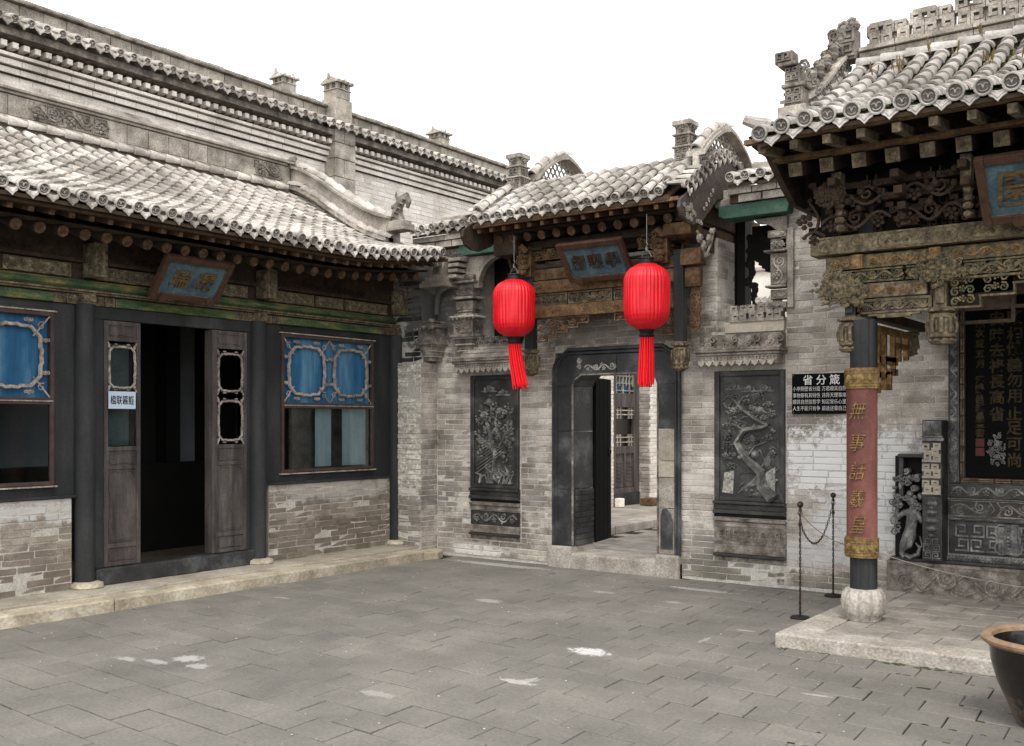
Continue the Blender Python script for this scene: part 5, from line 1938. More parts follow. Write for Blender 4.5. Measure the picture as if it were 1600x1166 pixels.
beam(X0, 2.995, X1, 3.125, 0, .07, m_wood, carve='gold', cm=m_gold)
beam(X0+.02, 2.862, X1-.02, 2.99, -.01, .0, m_darkwood, 'lattice_back')
for (a, c, s_) in ((X0+.01, -5.98, 1), (-5.96, -5.42, 2), (-5.4, -4.99, 3), (-4.97, X1-.01, 4)):
    b = MB(FT)
    for (p, q, r, s) in ((a, 2.865, c, 2.88), (a, 2.974, c, 2.989), (a, 2.88, a+.015, 2.974), (c-.015, 2.88, c, 2.974)): b.box(p, q, 0, r, s, .035)
    b.fret(a+.02, 2.884, c-.02, 2.97, .005, .028, .048, .009)
    b.vine(a+.02, 2.885, c-.02, 2.97, .03, .007, s_)
    b.build('lattice_panel', m_pavwood, gh)
beam(X0, 2.73, X1, 2.857, 0, .07, m_wood, carve='gold', cm=m_gold, seed=5)
beam(X0-.3, 3.27, X1+.3, 3.3, -.02, .03, m_darkwood, 'rail')
for (a, c) in ((-6.4, -5.98), (-5.1, -4.75)):
    b = MB(FT)
    b.fret(a, 3.35, c, 3.47, .05, .07, .06, .012)
    b.vine(a, 3.35, c, 3.47, .072, .008, 6)
    b.build('lattice_panel', m_wood, gh)
# stepped corner brackets of pierced carving
def queti(sgn, xa, xb, mt=m_wood, F=FT, z1=2.728, H=.26, par=gh, n=.02):
    b = MB(F)
    steps = 5
    for k in range(steps):
        t0, t1 = k/steps, (k+1)/steps
        xA, xB = xa+(xb-xa)*t0, xa+(xb-xa)*t1
        h = H*(1-t0*.86) if k else H
        x0, x1 = min(xA, xB), max(xA, xB)
        b.box(x0, z1-h, n+.0, x1, z1-h+.014, n+.03)
        b.box(xB-.006, z1-h, n+.002, xB+.006, z1-H*(1-t1*.86) if k < steps-1 else z1, n+.032)
        m = max(1, int(h/.07))
        for q in range(m):
            c_ = z1-h+.02+(h-.02)*(q+.5)/m
            b.spiral((x0+x1)/2, c_, n+.012, min((x1-x0), h/m)*.42, .009, 1.5, k+q, 1 if (k+q) % 2 else -1, 10)
            b.tube([(x0, c_-.02, n+.01), (x1, c_+.02, n+.012)], .006, 4)
            for w in range(3): b.leaf(x0+(x1-x0)*random.Random(k*9+q*3+w).random(), c_, n+.015, .035, k*1.3+q+w*2, .4)
    b.box(min(xa, xb), z1-.014, n, max(xa, xb), z1, n+.03)
    return b.build('corner_bracket', mt, par)
queti(1, X0+.05, -5.7)
queti(-1, X1-.03, -5.38)
for x in (-6.45, -4.64):
    b = MB(FT)
    b.box(x-.055, 2.36, -.02, x+.055, 3.3, .08)
    b.build('hanging_post', m_dark, gh, bevel=.01)
    b = MB()
    c = (x, 9.17, 0)
    b.lathe([(.06, 2.4), (.085, 2.385), (.088, 2.36), (.06, 2.345), (.075, 2.335), (.08, 2.32), (.07, 2.315), (.075, 2.2), (.085, 2.19), (.08, 2.17), (.055, 2.15), (.07, 2.13), (.04, 2.11), (.0, 2.1)], 14, c)
    for k in range(10):
        a = 2*PI*k/10
        b.tube([(x+.082*math.cos(a), 9.17+.082*math.sin(a), 2.2), (x+.088*math.cos(a), 9.17+.088*math.sin(a), 2.26), (x+.08*math.cos(a), 9.17+.08*math.sin(a), 2.32)], .011, 5)
        b.ell((x+.085*math.cos(a), 9.17+.085*math.sin(a), 2.38), (.016, .016, .016), 5, 3)
        b.ell((x+.07*math.cos(a+.3), 9.17+.07*math.sin(a+.3), 2.145), (.02, .02, .018), 5, 3)
    b.build('lotus_pendant', m_pavwood, gh)
# narrow pierced strip and beam ends right of the right post
b = MB(FT)
b.fret(-4.53, 2.5, -4.43, 3.05, .0, .03, .06, .013)
b.vine(-4.53, 2.5, -4.43, 3.05, .032, .008, 3)
b.build('pierced_strip', m_wood, gh)
beam(-4.6, 3.14, -4.38, 3.3, -.02, .12, m_wood, 'beam_end')
beam(-4.58, 2.93, -4.42, 3.12, -.02, .06, m_wood, 'beam_end')
# carved heads of the transverse beams
for x in (-6.47, -4.82):
    b = MB(FT)
    b.box(x-.08, 3.18, .0, x+.08, 3.5, .12)
    for k in range(5):
        b.ell((x+.02*math.sin(k*2), 3.22+.06*k, .15+.02*math.cos(k)), (.07, .04, .05), 7, 4)
        b.spiral(x-.03+.02*(k % 2), 3.22+.06*k, .19, .035, .01, 1.3, k, 1, 9)
    b.tube([(x-.05, 3.48, .15), (x+.02, 3.5, .2), (x+.08, 3.44, .18)], .03, 6)
    b.build('carved_beam_head', m_wood, gh)
    for k in range(3):
        beam(x-.12-.05*k, 3.34+.06*k, x+.12+.05*k, 3.37+.06*k, -.1, .06+.03*k, m_darkwood, 'bracket_arm')
# beams resting on the side piers
b = MB()
b.box(-4.72, 8.95, 3.42, -4.42, 10.6, 3.54)
b.build('side_beam', m_wood, gh, bevel=.01)
b = MB()
b.box(-4.7, 9.0, 3.56, -4.4, 10.6, 3.76)
b.build('side_beam', m_deck, gh, bevel=.01)
b = MB()
b.box(-6.8, 8.95, 3.42, -6.5, 10.6, 3.7)
b.build('side_beam', m_darkwood, gh, bevel=.01)
b = MB()
b.prism([(9.0, 3.7), (9.35, 4.12), (9.8, 4.15), (10.5, 3.8), (10.5, 3.3), (9.2, 3.3)], 0, .03, M=Matrix(((0, 0, 1, -4.46), (1, 0, 0, 0), (0, 1, 0, 0), (0, 0, 0, 1))))
b.build('gable_infill', m_darkwood, gh)
b = MB()
b.prism([(9.0, 3.7), (9.35, 4.12), (9.8, 4.15), (10.5, 3.8), (10.5, 3.3), (9.2, 3.3)], 0, .03, M=Matrix(((0, 0, 1, -6.75), (1, 0, 0, 0), (0, 1, 0, 0), (0, 0, 0, 1))))
b.build('gable_infill', m_darkwood, gh)
# gable boards with curled edges
MY = lambda x: Matrix(((0, 0, 1, x), (1, 0, 0, 0), (0, 1, 0, 0), (0, 0, 0, 1)))
for x, sg in ((-4.34, 1), (-6.9, -1)):
    P = [(8.52, 3.66), (8.5, 3.58), (8.55, 3.5), (8.66, 3.46), (8.8, 3.46), (9.0, 3.54), (9.15, 3.66), (9.3, 3.78), (9.6, 3.86), (10.0, 3.8), (10.4, 3.72), (10.4, 3.9), (9.85, 4.17), (9.55, 4.2), (9.3, 4.15), (9.0, 3.98), (8.7, 3.76)]
    b = MB()
    b.prism(P, 0, .035, M=MY(x))
    g_ = b.build('gable_board', mat('gable_board_paint', [srgb(62, 53, 49), srgb(94, 83, 77)], 6, .8, .3, 60, .05, .2) if sg > 0 else m_darkwood, gh, bevel=.004)
    if sg > 0:
        b = MB(MY(x+.036))
        R = random.Random(3)
        for k in range(16):
            b.spiral(8.58+R.uniform(0, .22), 3.5+R.uniform(0, .14), .0, .03, .008, 1.3, k, 1, 8)
        for k in range(8): b.spiral(8.85+.05*k, 3.5+.05*k*(k > 2), 0, .025, .007, 1.3, k, 1, 8)
        b.build('carving', m_ridge, g_)
        b = MB(MY(x+.01))
        for (y, z, r) in ((8.95, 3.36, .05), (9.05, 3.3, .055), (9.16, 3.38, .05), (9.22, 3.46, .04), (9.1, 3.22, .035)):
            b.ell((y, z, 0), (r, r, .02), 9, 4)
            b.spiral(y, z, .02, r*.7, .009, 1.4, 0, 1, 9)
        b.tube([(8.9, 3.42, 0), (9.0, 3.34, 0), (9.1, 3.2, 0), (9.2, 3.34, 0), (9.28, 3.5, 0)], .014, 5)
        b.build('gable_pendant', m_gold, g_) if False else b.build('gable_pendant', m_ridge, g_)
# rake tiles poking out sideways over each gable, with drip tiles
bar, disc, drip = TM['L']
st = arc_walk([(n, v) for n, v in profG], .125)
for x, sg in ((-4.42, 1), (-6.8, -1)):
    bi, ei, di = [], [], []
    for (n, v, tn, tv) in st:
        p = Vector((x, YB-n, v+.02))
        T = Matrix(((0, sg*-1.0, 0, p.x+sg*.12), (1, 0, 0, p.y), (0, 0, 1, p.z), (0, 0, 0, 1)))
        T = T @ Matrix.Rotation(.12, 4, 'X')
        bi.append((bar[int(n*10) % 4], T @ Matrix.Diagonal((.85, .9, .85, 1))))
        ei.append((disc, T @ Matrix.Diagonal((.85, 1, .85, 1))))
        di.append((drip, Matrix(((0, 0, sg*1.0, p.x+sg*.13), (1, 0, 0, p.y+.062), (0, 1, 0, p.z-.035), (0, 0, 0, 1))) @ RX.inverted() @ Matrix.Diagonal((.8, 1, 1, 1)) if False else
                   Matrix(((0, -sg*1.0, 0, p.x+sg*.13), (1, 0, 0, p.y+.062), (0, 0, 1, p.z-.035), (0, 0, 0, 1))) @ Matrix.Diagonal((.8, 1, 1.0, 1))))
    pieces('barrel_tile', bi, gh)
    pieces('tile_end', ei, gh)
    pieces('drip_tile', di, gh)
    xx = x-sg*.06
    barrels_along('ridge_tile', gh, [(xx, YB-n, v+.06) for n, v in profG], bar, step=.17, sc=1.2)
# pierced arching ridge walls at both gables, with tile cap and end pillars
for x, yc, zt in ((-6.6, 10.02, 4.66), (-4.36, 9.55, 4.5)):
    def zarc(y):
        t = (y-yc)/.62
        return zt-.3*min(1, abs(t))**1.7-.05*abs(t)
    ys = [yc-.62+1.24*i/16 for i in range(17)]
    def zb(y):
        return 4.17-.2*max(0, abs(y-9.6)-.1)
    b = MB()
    for (dz0, dz1, w) in ((0, .035, .1), (.035, .065, .075)):
        vs = []
        for (sx, dz) in ((-w, dz0), (w, dz0), (w, dz1), (-w, dz1)):
            vs += [(x+sx, y, zarc(y)+dz) for y in ys]
        k = len(ys)
        fs = []
        for q in range(4):
            q2 = (q+1) % 4
            fs += [(q*k+i, q2*k+i, q2*k+i+1, q*k+i+1) for i in range(k-1)]
        fs += [(0, 3*k, 2*k, k), (k-1, 2*k-1, 3*k-1, 4*k-1)]
        b.add(vs, fs)
    cap = b.build('arched_capping', m_ridge, gh)
    barrels_along('ridge_tile', gh, [(x, y, zarc(y)+.06) for y in ys], bar, step=.18, sc=1.1)
    b = MB()
    r = 0
    z = 4.0
    while z < zt:
        y = yc-.6+(.045 if r % 2 else 0)
        while y < yc+.6:
            if z+.04 < zarc(y+.045) and z > zb(y)-.2:
                b.tube([(x, y+.045+.045*math.cos(t), z+.055*math.sin(t)) for t in [PI*i/5 for i in range(6)]], .011, 4)
            y += .09
        z += .06
        r += 1
    b.build('pierced_tilework', m_ridge, gh)
    b = MB()
    b.box(x-.03, yc-.62, 3.9, x+.03, yc-.59, zarc(yc-.62))
    b.build('end_post', m_ridge, gh)
for x, y0, z0 in ((-6.68, 9.25, 4.0), (-4.6, 9.2, 4.0)):
    w = .085
    b = MB()
    b.box(x-w-.02, y0-.1, z0-.1, x+w+.02, y0+.12, z0+.08)
    pl = b.build('end_pillar', m_ridge, gh, bevel=.01)
    for (a, h, e) in ((.08, .03, .0), (.11, .035, .04), (.145, .03, .01), (.175, .13, .0), (.305, .02, .02), (.325, .1, -.005), (.425, .02, .015), (.445, .08, -.01), (.525, .05, .015)):
        b = MB()
        b.box(x-w-e, y0-w-e, z0+a, x+w+e, y0+w+e, z0+a+h)
        c_ = b.build('pillar_course', m_ridge, pl, bevel=.006)
    for q, F_ in enumerate((frame((0, y0-w, 0), (1, 0, 0), (0, 0, 1), (0, -1, 0)), frame((x+w, 0, 0), (0, 1, 0), (0, 0, 1), (1, 0, 0)))):
        c0 = x if q == 0 else y0
        b = MB(F_)
        b.fret(c0-.07, z0+.18, c0+.07, z0+.3, 0, .012, .07, .012)
        b.fret(c0-.07, z0+.33, c0+.07, z0+.42, 0, .012, .07, .012)
        b.vine(c0-.07, z0+.45, c0+.07, z0+.56, .0, .012, 4)
        b.build('carving', m_carvegrey, pl)

# ---------------------------------------------------------------- signboards
def plaque(name, C0, U, V, w, h, chars, label, cs, mt_ink, field=m_plq, fr=.06, knobs=True, sxx=1.):
    U, V = Vector(U).normalized(), Vector(V).normalized()
    N_ = U.cross(V).normalized()
    F = frame(C0, U, V, N_)
    o = thing(name, C0, label, 'sign')
    b = MB(F)
    b.box(-w/2+fr*.7, -h/2+fr*.7, -.02, w/2-fr*.7, h/2-fr*.7, .0)
    b.build('field', field, o)
    for (a0, b0, a1, b1) in ((-w/2, -h/2, -w/2+fr, h/2), (w/2-fr, -h/2, w/2, h/2), (-w/2+fr, -h/2, w/2-fr, -h/2+fr), (-w/2+fr, h/2-fr, w/2-fr, h/2)):
        b = MB(F)
        b.box(a0+.0005, b0, -.03, a1-.0005, b1, .025)
        b.build('frame_rail', m_plqf, o, bevel=.006)
    b = MB(F)
    b.tube([(-w/2+fr, -h/2+fr, .01), (w/2-fr, -h/2+fr, .01), (w/2-fr, h/2-fr, .01), (-w/2+fr, h/2-fr, .01)], .006, 4, True)
    b.build('gilt_bead', m_pavwood, o)
    if knobs:
        for x in (-w*.33, w*.36):
            b = MB(F)
            b.prism([(x+.045*math.cos(t)*(1 if abs(math.sin(t)) < .9 else 1.1), -h/2+fr*.4+.05*math.sin(t)) for t in [2*PI*i/10+PI/2 for i in range(10)]], .025, .05)
            b.build('boss', m_plqf, o, bevel=.004)
    n = len(chars)
    for i, (ch, cx) in enumerate(chars):
        text('character', ch, cs, mt_ink, F @ Matrix.Translation((cx, .0, .006)), o, .006, .004, sxx, .12)
    return o
# left house sign, tilted forward under the eave
V1 = Vector((.28, 0, .36))
plaque('name_board', (-8.14, 6.02, 2.945), (0, 1, 0), V1, .76, .46, (('瑞', -.13), ('凝', .14)), 'tilted blue name board with two gilt characters under the left house eave', .2, m_ink)
plaque('name_board', (-5.46, 8.9, 3.243), (1, .02, 0), (0, -.3, .355), .76, .46, (('虧', -.2), ('喫', .0), ('學', .2)), 'tilted blue name board with three dark characters over the gate doorway', .17, m_ink2)
plaque('name_board', (-.86, 7.45, 3.155), (1, 0, 0), (0, -.3, .38), 1.36, .5, (('園', -.44), ('芳', 0), ('會', .44)), 'large blue name board in a brown frame hung under the right pavilion eave', .27, m_ink)

# ---------------------------------------------------------------- lanterns
def lantern(x, y, z0, z1, ztop, lean, label):
    o = thing('red_lantern', (x, y, z0), label, 'lantern', 'red lanterns hanging from the gate eave')
    H = z1-z0
    Rr = .228
    b = MB()
    prof = []
    for i in range(15):
        t = i/14
        e = abs(2*t-1)
        r = Rr*(1-e**5.5*.62)*(1-.04*(1-t))
        prof.append((r, z0+H*t))
    n = 108
    vs = []
    for i_, (r, z) in enumerate(prof):
        for j in range(n):
            a = 2*PI*j/n
            rr = r*(1-.022*(j % 3 == 0))*(1+.006*math.sin(j*1.7+z*9)+.004*math.sin(j*.37+i_*.8))
            vs.append((x+rr*math.cos(a), y+rr*math.sin(a), z))
    fs = [(i*n+j, i*n+(j+1) % n, (i+1)*n+(j+1) % n, (i+1)*n+j) for i in range(14) for j in range(n)]
    b.add(vs, fs)
    b.build('body', m_red, o, smooth=False)
    b = MB()
    b.lathe([(.07, z1-.012), (.095, z1-.008), (.095, z1+.012), (.07, z1+.014), (.065, z1+.045), (.075, z1+.05), (.07, z1+.06), (0, z1+.06)], 18, (x, y, 0))
    b.build('top_cap', m_iron, o)
    b = MB()
    b.lathe([(0, z0-.085), (.055, z0-.08), (.075, z0-.06), (.062, z0-.035), (.075, z0-.01), (.08, z0+.008), (.07, z0+.01)], 18, (x, y, 0))
    b.build('bottom_cap', m_iron, o)
    b = MB()
    k = 46
    R = random.Random(int(x*10))
    for i in range(k):
        a = 2*PI*i/k
        r = (.06, .045, .028)[i % 3]
        px, py = x+r*math.cos(a), y+r*math.sin(a)
        L = .455+R.uniform(-.03, .025)
        a += R.uniform(-.06, .06)
        q = 1.35
        b.tube([(px, py, z0-.075), (px+lean*.3+(px-x)*.12, py+(py-y)*.1, z0-.075-L*.4), (px+lean*.75+(px-x)*.2, py+(py-y)*.2, z0-.075-L*.8), (px+lean+(px-x)*.25, py+(py-y)*.25, z0-.075-L)], .0066, 5)
    b.build('tassel', m_redt, o)
    b = MB()
    b.tube([(x-.06, y, z1+.05), (x-.03, y, z1+.11), (x, y, z1+.14), (x+.03, y, z1+.11), (x+.06, y, z1+.05)], .004, 5)
    b.tube([(x, y, z1+.13), (x-.01, y, z1+.16), (x+.012, y, z1+.19), (x, y, z1+.2), (x, y, ztop)], .0045, 5)
    b.tube([(x+.012*math.cos(t), y, z1+.145+.018*math.sin(t)) for t in [2*PI*i/8 for i in range(8)]], .004, 4, True)
    b.build('hanging_wire', m_wire, o)
lantern(-6.35, 8.72, 2.5, 3.1, 3.56, .085, 'slightly smaller looking left red lantern hung before the dark alcove, tassel swinging right')
lantern(-4.76, 8.7, 2.49, 3.12, 3.6, -.01, 'right red lantern hung beside the brick pier with its tassel straight down')
# ---------------------------------------------------------------- right pavilion
pv = thing('pavilion', (-1, 8, .1), 'open pavilion on the right with tiled roof and densely carved beams on one red-boarded column', 'pavilion')
PY0 = 7.87
FV = frame((0, PY0, 0), (1, 0, 0), (0, 0, 1), (0, -1, 0))
profP = smooth_prof([(.92, 3.71), (.6, 3.81), (.2, 3.98), (-.35, 4.27), (-.93, 4.62)], 6)
lp = lambda u: -.05*max(0, (-2.6-u)/.3)
tile_roof(pv, FV, -2.88, .75, profP, m_tile2, 'P', .164, .2, lp, 300, .0515, m_deck, pan_mat=m_pan2)
b = MB(FV)
b.add([(-3.0, 3.63, .86), (4, 3.63, .86), (4, 3.95, -.1), (-3.0, 3.95, -.1)], [(0, 1, 2, 3)])
b.add([(.8, 3.7, .9), (4, 3.7, .9), (4, 4.62, -.95), (.8, 4.62, -.95)], [(0, 1, 2, 3)])  # unseen roof carried past the tiles to keep the pavilion dark
b.add([(-2.98, 4.5, -.95), (4, 4.5, -.95), (4, 3.8, -2.6), (-2.98, 3.8, -2.6)], [(0, 1, 2, 3)])
b.build('roof_lining', m_deck, pv)
strip(FV, -3.02, 1.2, 3.605, .84, .035, .06, lambda u: 0, 'eave_board', m_wood, pv)
strip(FV, -2.95, 1.2, 3.545, .45, .03, .09, lambda u: 0, 'rafter_board', m_wood, pv)
b = MB()
b.box(-.028, -.03, 0, .028, .03, .7)
fr2 = mesh_of(b, 'flying_rafter', m_pavwood)
b = MB()
b.box(-.052, -.052, 0, .052, .052, .7)
for k in range(4):
    pass
ra2 = mesh_of(b, 'rafter', m_darkwood)
b = MB()
b.box(-.05, -.05, -.008, .05, .05, -.001)
b.tube([(.03*math.cos(t), .03*math.sin(t), -.01) for t in [2*PI*i/8 for i in range(8)]], .007, 4, True)
b.ell((0, 0, -.01), (.014, .014, .01), 6, 3)
rend2 = mesh_of(b, 'rafter_end', m_pavwood)
fi, ri, re_ = [], [], []
u = -2.9
while u < 1.0:
    for (lst, me_, v, n, s_, du) in ((fi, fr2, 3.565, .86, .12, 0), (ri, ra2, 3.485, .46, .3, .1), (re_, rend2, 3.485, .46, .3, .1)):
        D = Vector((0, math.sin(s_), -math.cos(s_)))
        Y_ = D.cross(Vector((1, 0, 0)))
        lst.append((me_, FV @ Matrix(((1, Y_.x, D.x, u+du), (0, Y_.y, D.y, v), (0, Y_.z, D.z, n), (0, 0, 0, 1)))))
    u += .235
pieces('flying_rafter', fi, pv)
pieces('rafter', ri, pv)
pieces('rafter_end', re_, pv)
# left end: hip board and gable closing
b = MB()
b.prism([(7.05, 3.6), (7.3, 3.58), (7.6, 3.4), (7.8, 3.3), (9.4, 3.3), (9.9, 3.9), (8.8, 4.5), (7.9, 4.1), (7.2, 3.75), (6.98, 3.66)], 0, .05, M=MY(-2.99))
b.build('gable_board', m_darkwood, pv)

# main beams -----------------------------------------------------
def bm2(x0, z0, x1, z1, n0, n1, mt=m_pavwood, nm='beam', carve=None, cm=None, seed=1, par=None):
    return beam(x0, z0, x1, z1, n0, n1, mt, nm, par or pv, carve, cm, FV, seed)
bm2(-2.82, 2.885, 3, 3.02, -.08, .1, m_pavwood, 'upper_beam', None)
b = MB(FV)
for (a, c) in ((-2.76, -2.62), (-2.5, -2.42), (-2.3, -1.75), (-1.7, -1.2), (-1.1, -.6)):
    b.tube([(p[0], p[1], .1) for p in cart(a, 2.905, c, 3.0, .02, .006)], .006, 4, True)
    b.vine(a+.02, 2.92, c-.02, 2.985, .1, .006, int(c*20))
b.build('carving', m_pavgreen, pv)
bm2(-2.72, 2.765, 3, 2.87, -.05, .04, m_pavgreen, 'second_beam')
b = MB(FV)
for (a, c, sd) in ((-2.68, -2.52, 1), (-2.4, -1.98, 2), (-1.8, -1.25, 3), (-1.15, -.5, 4)):
    b.vine(a, 2.775, c, 2.86, .04, .008, sd)
for x in (-2.47, -1.91, -1.2):
    b.box(x-.04, 2.765, .04, x+.04, 2.87, .07)
    b.box(x-.028, 2.777, .07, x+.028, 2.858, .078)
b.build('carving', m_gold, pv)
# pierced band 2.66-2.76 and plain board, then hanging pierced apron
bm2(-2.7, 2.655, 3, 2.76, -.06, -.03, m_darkwood, 'band_back')
for (a, c, sd) in ((-2.5, -2.14, 1), (-2.12, -1.98, 3), (-1.72, -1.3, 2), (-1.28, -.7, 5)):
    b = MB(FV)
    for (p, q, r, s) in ((a, 2.658, c, 2.67), (a, 2.745, c, 2.757)): b.box(p, q, -.02, r, s, .04)
    b.fret(a, 2.67, c, 2.745, -.01, .02, .05, .01)
    b.vine(a, 2.668, c, 2.748, .03, .01, sd)
    b.build('pierced_band', m_pavgreen, pv)
bm2(-2.5, 2.54, -1.97, 2.65, -.05, .03, m_pavwood, 'painted_board', 'vine', m_gold, 8)
b = MB(FV)
a, c = -2.48, -1.94
for (p, q, r, s) in ((a, 2.51, c, 2.53), (a, 2.385, a+.02, 2.51), (c-.02, 2.385, c, 2.51), (a, 2.42, c, 2.436), (a+.08, 2.4, c-.08, 2.415), (a+.15, 2.385, c-.15, 2.4)): b.box(p, q, -.01, r, s, .03)
b.vine(a+.02, 2.435, c-.02, 2.51, .02, .012, 12)
b.fret(a+.02, 2.44, c-.02, 2.51, -.01, .012, .06, .01)
b.build('hanging_apron', m_pavwood, pv)
# right bay apron, stepped
b = MB(FV)
for k in range(4):
    x0 = -1.84+.22*k
    z0 = 2.42+.075*k
    b.box(x0, z0, -.01, x0+.24, z0+.014, .035)
    b.box(x0+.225, z0, -.012, x0+.238, z0+.085, .036)
    for q in range(4):
        zz = z0+.03+.07*q
        if zz > 2.62: break
        b.spiral(x0+.06, zz+.02, .02, .035, .01, 1.4, q, 1, 9)
        b.spiral(x0+.16, zz+.03, .02, .035, .01, 1.4, q+2, -1, 9)
        b.flower(x0+.11, zz+.04, .02, .03, 5)
b.vine(-1.8, 2.64, .6, 2.74, .04, .014, 22)
b.box(-1.84, 2.63, -.01, .8, 2.645, .04)
b.build('stepped_apron', m_pavgreen, pv)
b = MB(FV)
for (x0, x1, z0, z1) in ((-1.8, -1.42, 2.32, 2.5), (-1.44, -1.0, 2.42, 2.6)):
    b.box(x0, z0, -.2, x1, z0+.025, -.17)
    b.box(x1-.025, z0, -.2, x1, z1, -.171)
    b.box(x0, z0+.1, -.22, x1, z1+.05, -.2)
b.build('inner_apron', m_darkwood, pv)
# dense carved clusters at the bracket points
def cluster(cx, cz, w, h, sd, mt=m_pavwood, n=.1):
    b = MB(FV)
    R = random.Random(sd)
    b.ell((cx, cz, n-.06), (w*.45, h*.45, .09), 9, 6)
    for k in range(80):
        a, r = R.uniform(0, 6.3), math.sqrt(R.random())
        x, z = cx+w*.48*r*math.cos(a), cz+h*.48*r*math.sin(a)
        d = n+.03*(1-r)
        if k % 3 == 0: b.spiral(x, z, d, .03, .009, 1.4, a, 1, 9)
        elif k % 3 == 1: b.ell((x, z, d), (R.uniform(.014, .03), R.uniform(.014, .03), .025), 7, 4)
        else: b.leaf(x, z, d, .045, a, .45)
    return b.build('carved_cluster', mt, pv)
cluster(-2.62, 2.62, .34, .26, 1, m_pavwood)
cluster(-2.5, 2.58, .2, .2, 7, m_pavgreen)
cluster(-1.88, 2.7, .36, .2, 2, m_pavgreen)
cluster(-1.05, 2.7, .3, .2, 3)
# hanging lotus posts
for x, zt, zb_ in ((-2.53, 2.58, 2.13), (-1.875, 2.7, 2.16)):
    b = MB(FV)
    b.box(x-.04, zb_+.25, -.03, x+.04, zt, .05)
    b.box(x-.03, zb_+.3, .05, x+.03, zb_+.42, .075)
    b.build('hanging_post', m_dark if x < -2 else m_pavwood, pv, bevel=.006)
    b = MB()
    yc = PY0
    SC_ = Matrix.Translation((x, yc, 0)) @ Matrix.Diagonal((1.3, 1.3, 1, 1)) @ Matrix.Translation((-x, -yc, 0))
    b.M = SC_
    b.lathe([(.05, zb_+.28), (.075, zb_+.265), (.078, zb_+.245), (.05, zb_+.235), (.07, zb_+.225), (.072, zb_+.2), (.064, zb_+.19), (.066, zb_+.09), (.074, zb_+.08), (.07, zb_+.06), (.045, zb_+.045), (.068, zb_+.03), (.06, zb_+.01), (0, zb_)], 14, (x, yc, 0))
    for k in range(9):
        a = 2*PI*k/9
        b.tube([(x+.07*math.cos(a), yc+.07*math.sin(a), zb_+.09), (x+.078*math.cos(a), yc+.078*math.sin(a), zb_+.14), (x+.068*math.cos(a), yc+.068*math.sin(a), zb_+.2)], .012, 5)
        b.ell((x+.072*math.cos(a), yc+.072*math.sin(a), zb_+.255), (.016, .016, .014), 5, 3)
        b.ell((x+.062*math.cos(a+.3), yc+.062*math.sin(a+.3), zb_+.035), (.018, .018, .014), 5, 3)
        b.tube([(x+.068*math.cos(a+.35), yc+.068*math.sin(a+.35), zb_+.1), (x+.072*math.cos(a+.35), yc+.072*math.sin(a+.35), zb_+.18)], .006, 4)
    b.build('lotus_pendant', m_pavwood, pv)
# bracket sets between beam and eave
for x in (-2.55, -2.1, -1.65, -1.2, -.75, -.3):
    big = x in (-2.55, -1.65, -.75)
    for k in range(4):
        w = .07+.05*k
        b = MB(FV)
        z = 3.05+.1*k
        b.box(x-w, z, -.04, x+w, z+.045, .06+.04*k)
        b.box(x-.03, z-.005, -.04, x+.03, z+.05, .14+.09*k)
        for s in (-1, 1):
            b.box(x+s*w-.03, z+.045, -.03, x+s*w+.03, z+.08, .07+.04*k)
            b.spiral(x+s*w*.8, z+.02, .065+.04*k, .028, .009, 1.3, 0, s, 9)
        b.build('bracket_arm', m_darkwood if k % 2 else m_deck, pv, bevel=.004)
    if big:
        b = MB(FV)
        b.box(x-.035, 3.25, .2, x+.035, 3.46, .3)
        for k in range(4): b.ell((x, 3.06+.055*k, .2+.02*(k % 2)), (.04, .03, .04), 7, 4)
        b.build('carved_bracket', m_pavwood, pv)
b = MB(FV)
b.box(-2.8, 3.02, -.12, 3, 3.6, -.08)
b.build('upper_wall', m_inblack, pv)
for k, (a, c) in enumerate(((-2.7, -2.3), (-2.2, -1.75), (-1.6, -1.1), (-1.05, -.5))):
    b = MB(FV)
    b.fret(a, 3.03, c, 3.16, -.06, -.03, .07, .012)
    b.vine(a, 3.1, c, 3.3, -.03, .012, k+40)
    b.vine(a, 3.28, c, 3.42, .08, .01, k+50)
    b.build('pierced_panel', m_darkwood, pv)
for k, (x0, x1) in enumerate(((-2.72, -2.2), (-2.15, -1.7), (-1.62, -1.2), (-1.15, -.7))):
    b = MB(FV)
    b.vine(x0, 3.03, x1, 3.2, .13, .014, 60+k)
    b.vine(x0+.05, 3.18, x1-.05, 3.36, .2, .014, 70+k)
    for q in range(14):
        rr = random.Random(k*20+q)
        b.ell((rr.uniform(x0, x1), rr.uniform(3.05, 3.4), rr.uniform(.05, .25)), (.03, .03, .04), 7, 4)
    b.build('carved_foliage', m_darkwood, pv)
b = MB(FV)
b.vine(-2.95, 3.02, -2.72, 3.3, .06, .014, 3)
b.vine(-2.88, 2.95, -2.7, 3.1, .1, .014, 4)
b.build('corner_carving', m_darkwood, pv)
cluster(-2.6, 3.3, .2, .16, 11, m_darkwood, .3)
# ceiling, closing wall and side beams inside
b = MB()
b.box(-2.9, 7.96, 3.1, 4, 9.5, 3.14)  # planks added to darken the space in front of the screen
b.box(3.6, 7.4, .1, 3.7, 9.5, 3.1)  # unseen closing wall, added to keep light out from the right
b.build('ceiling', m_inblack, pv)
b = MB()
b.box(-2.52, 7.95, 2.75, -2.38, 9.5, 2.95)
b.box(-2.5, 7.95, 2.4, -2.4, 9.5, 2.48)
b.build('side_beam', m_darkwood, pv, bevel=.01)
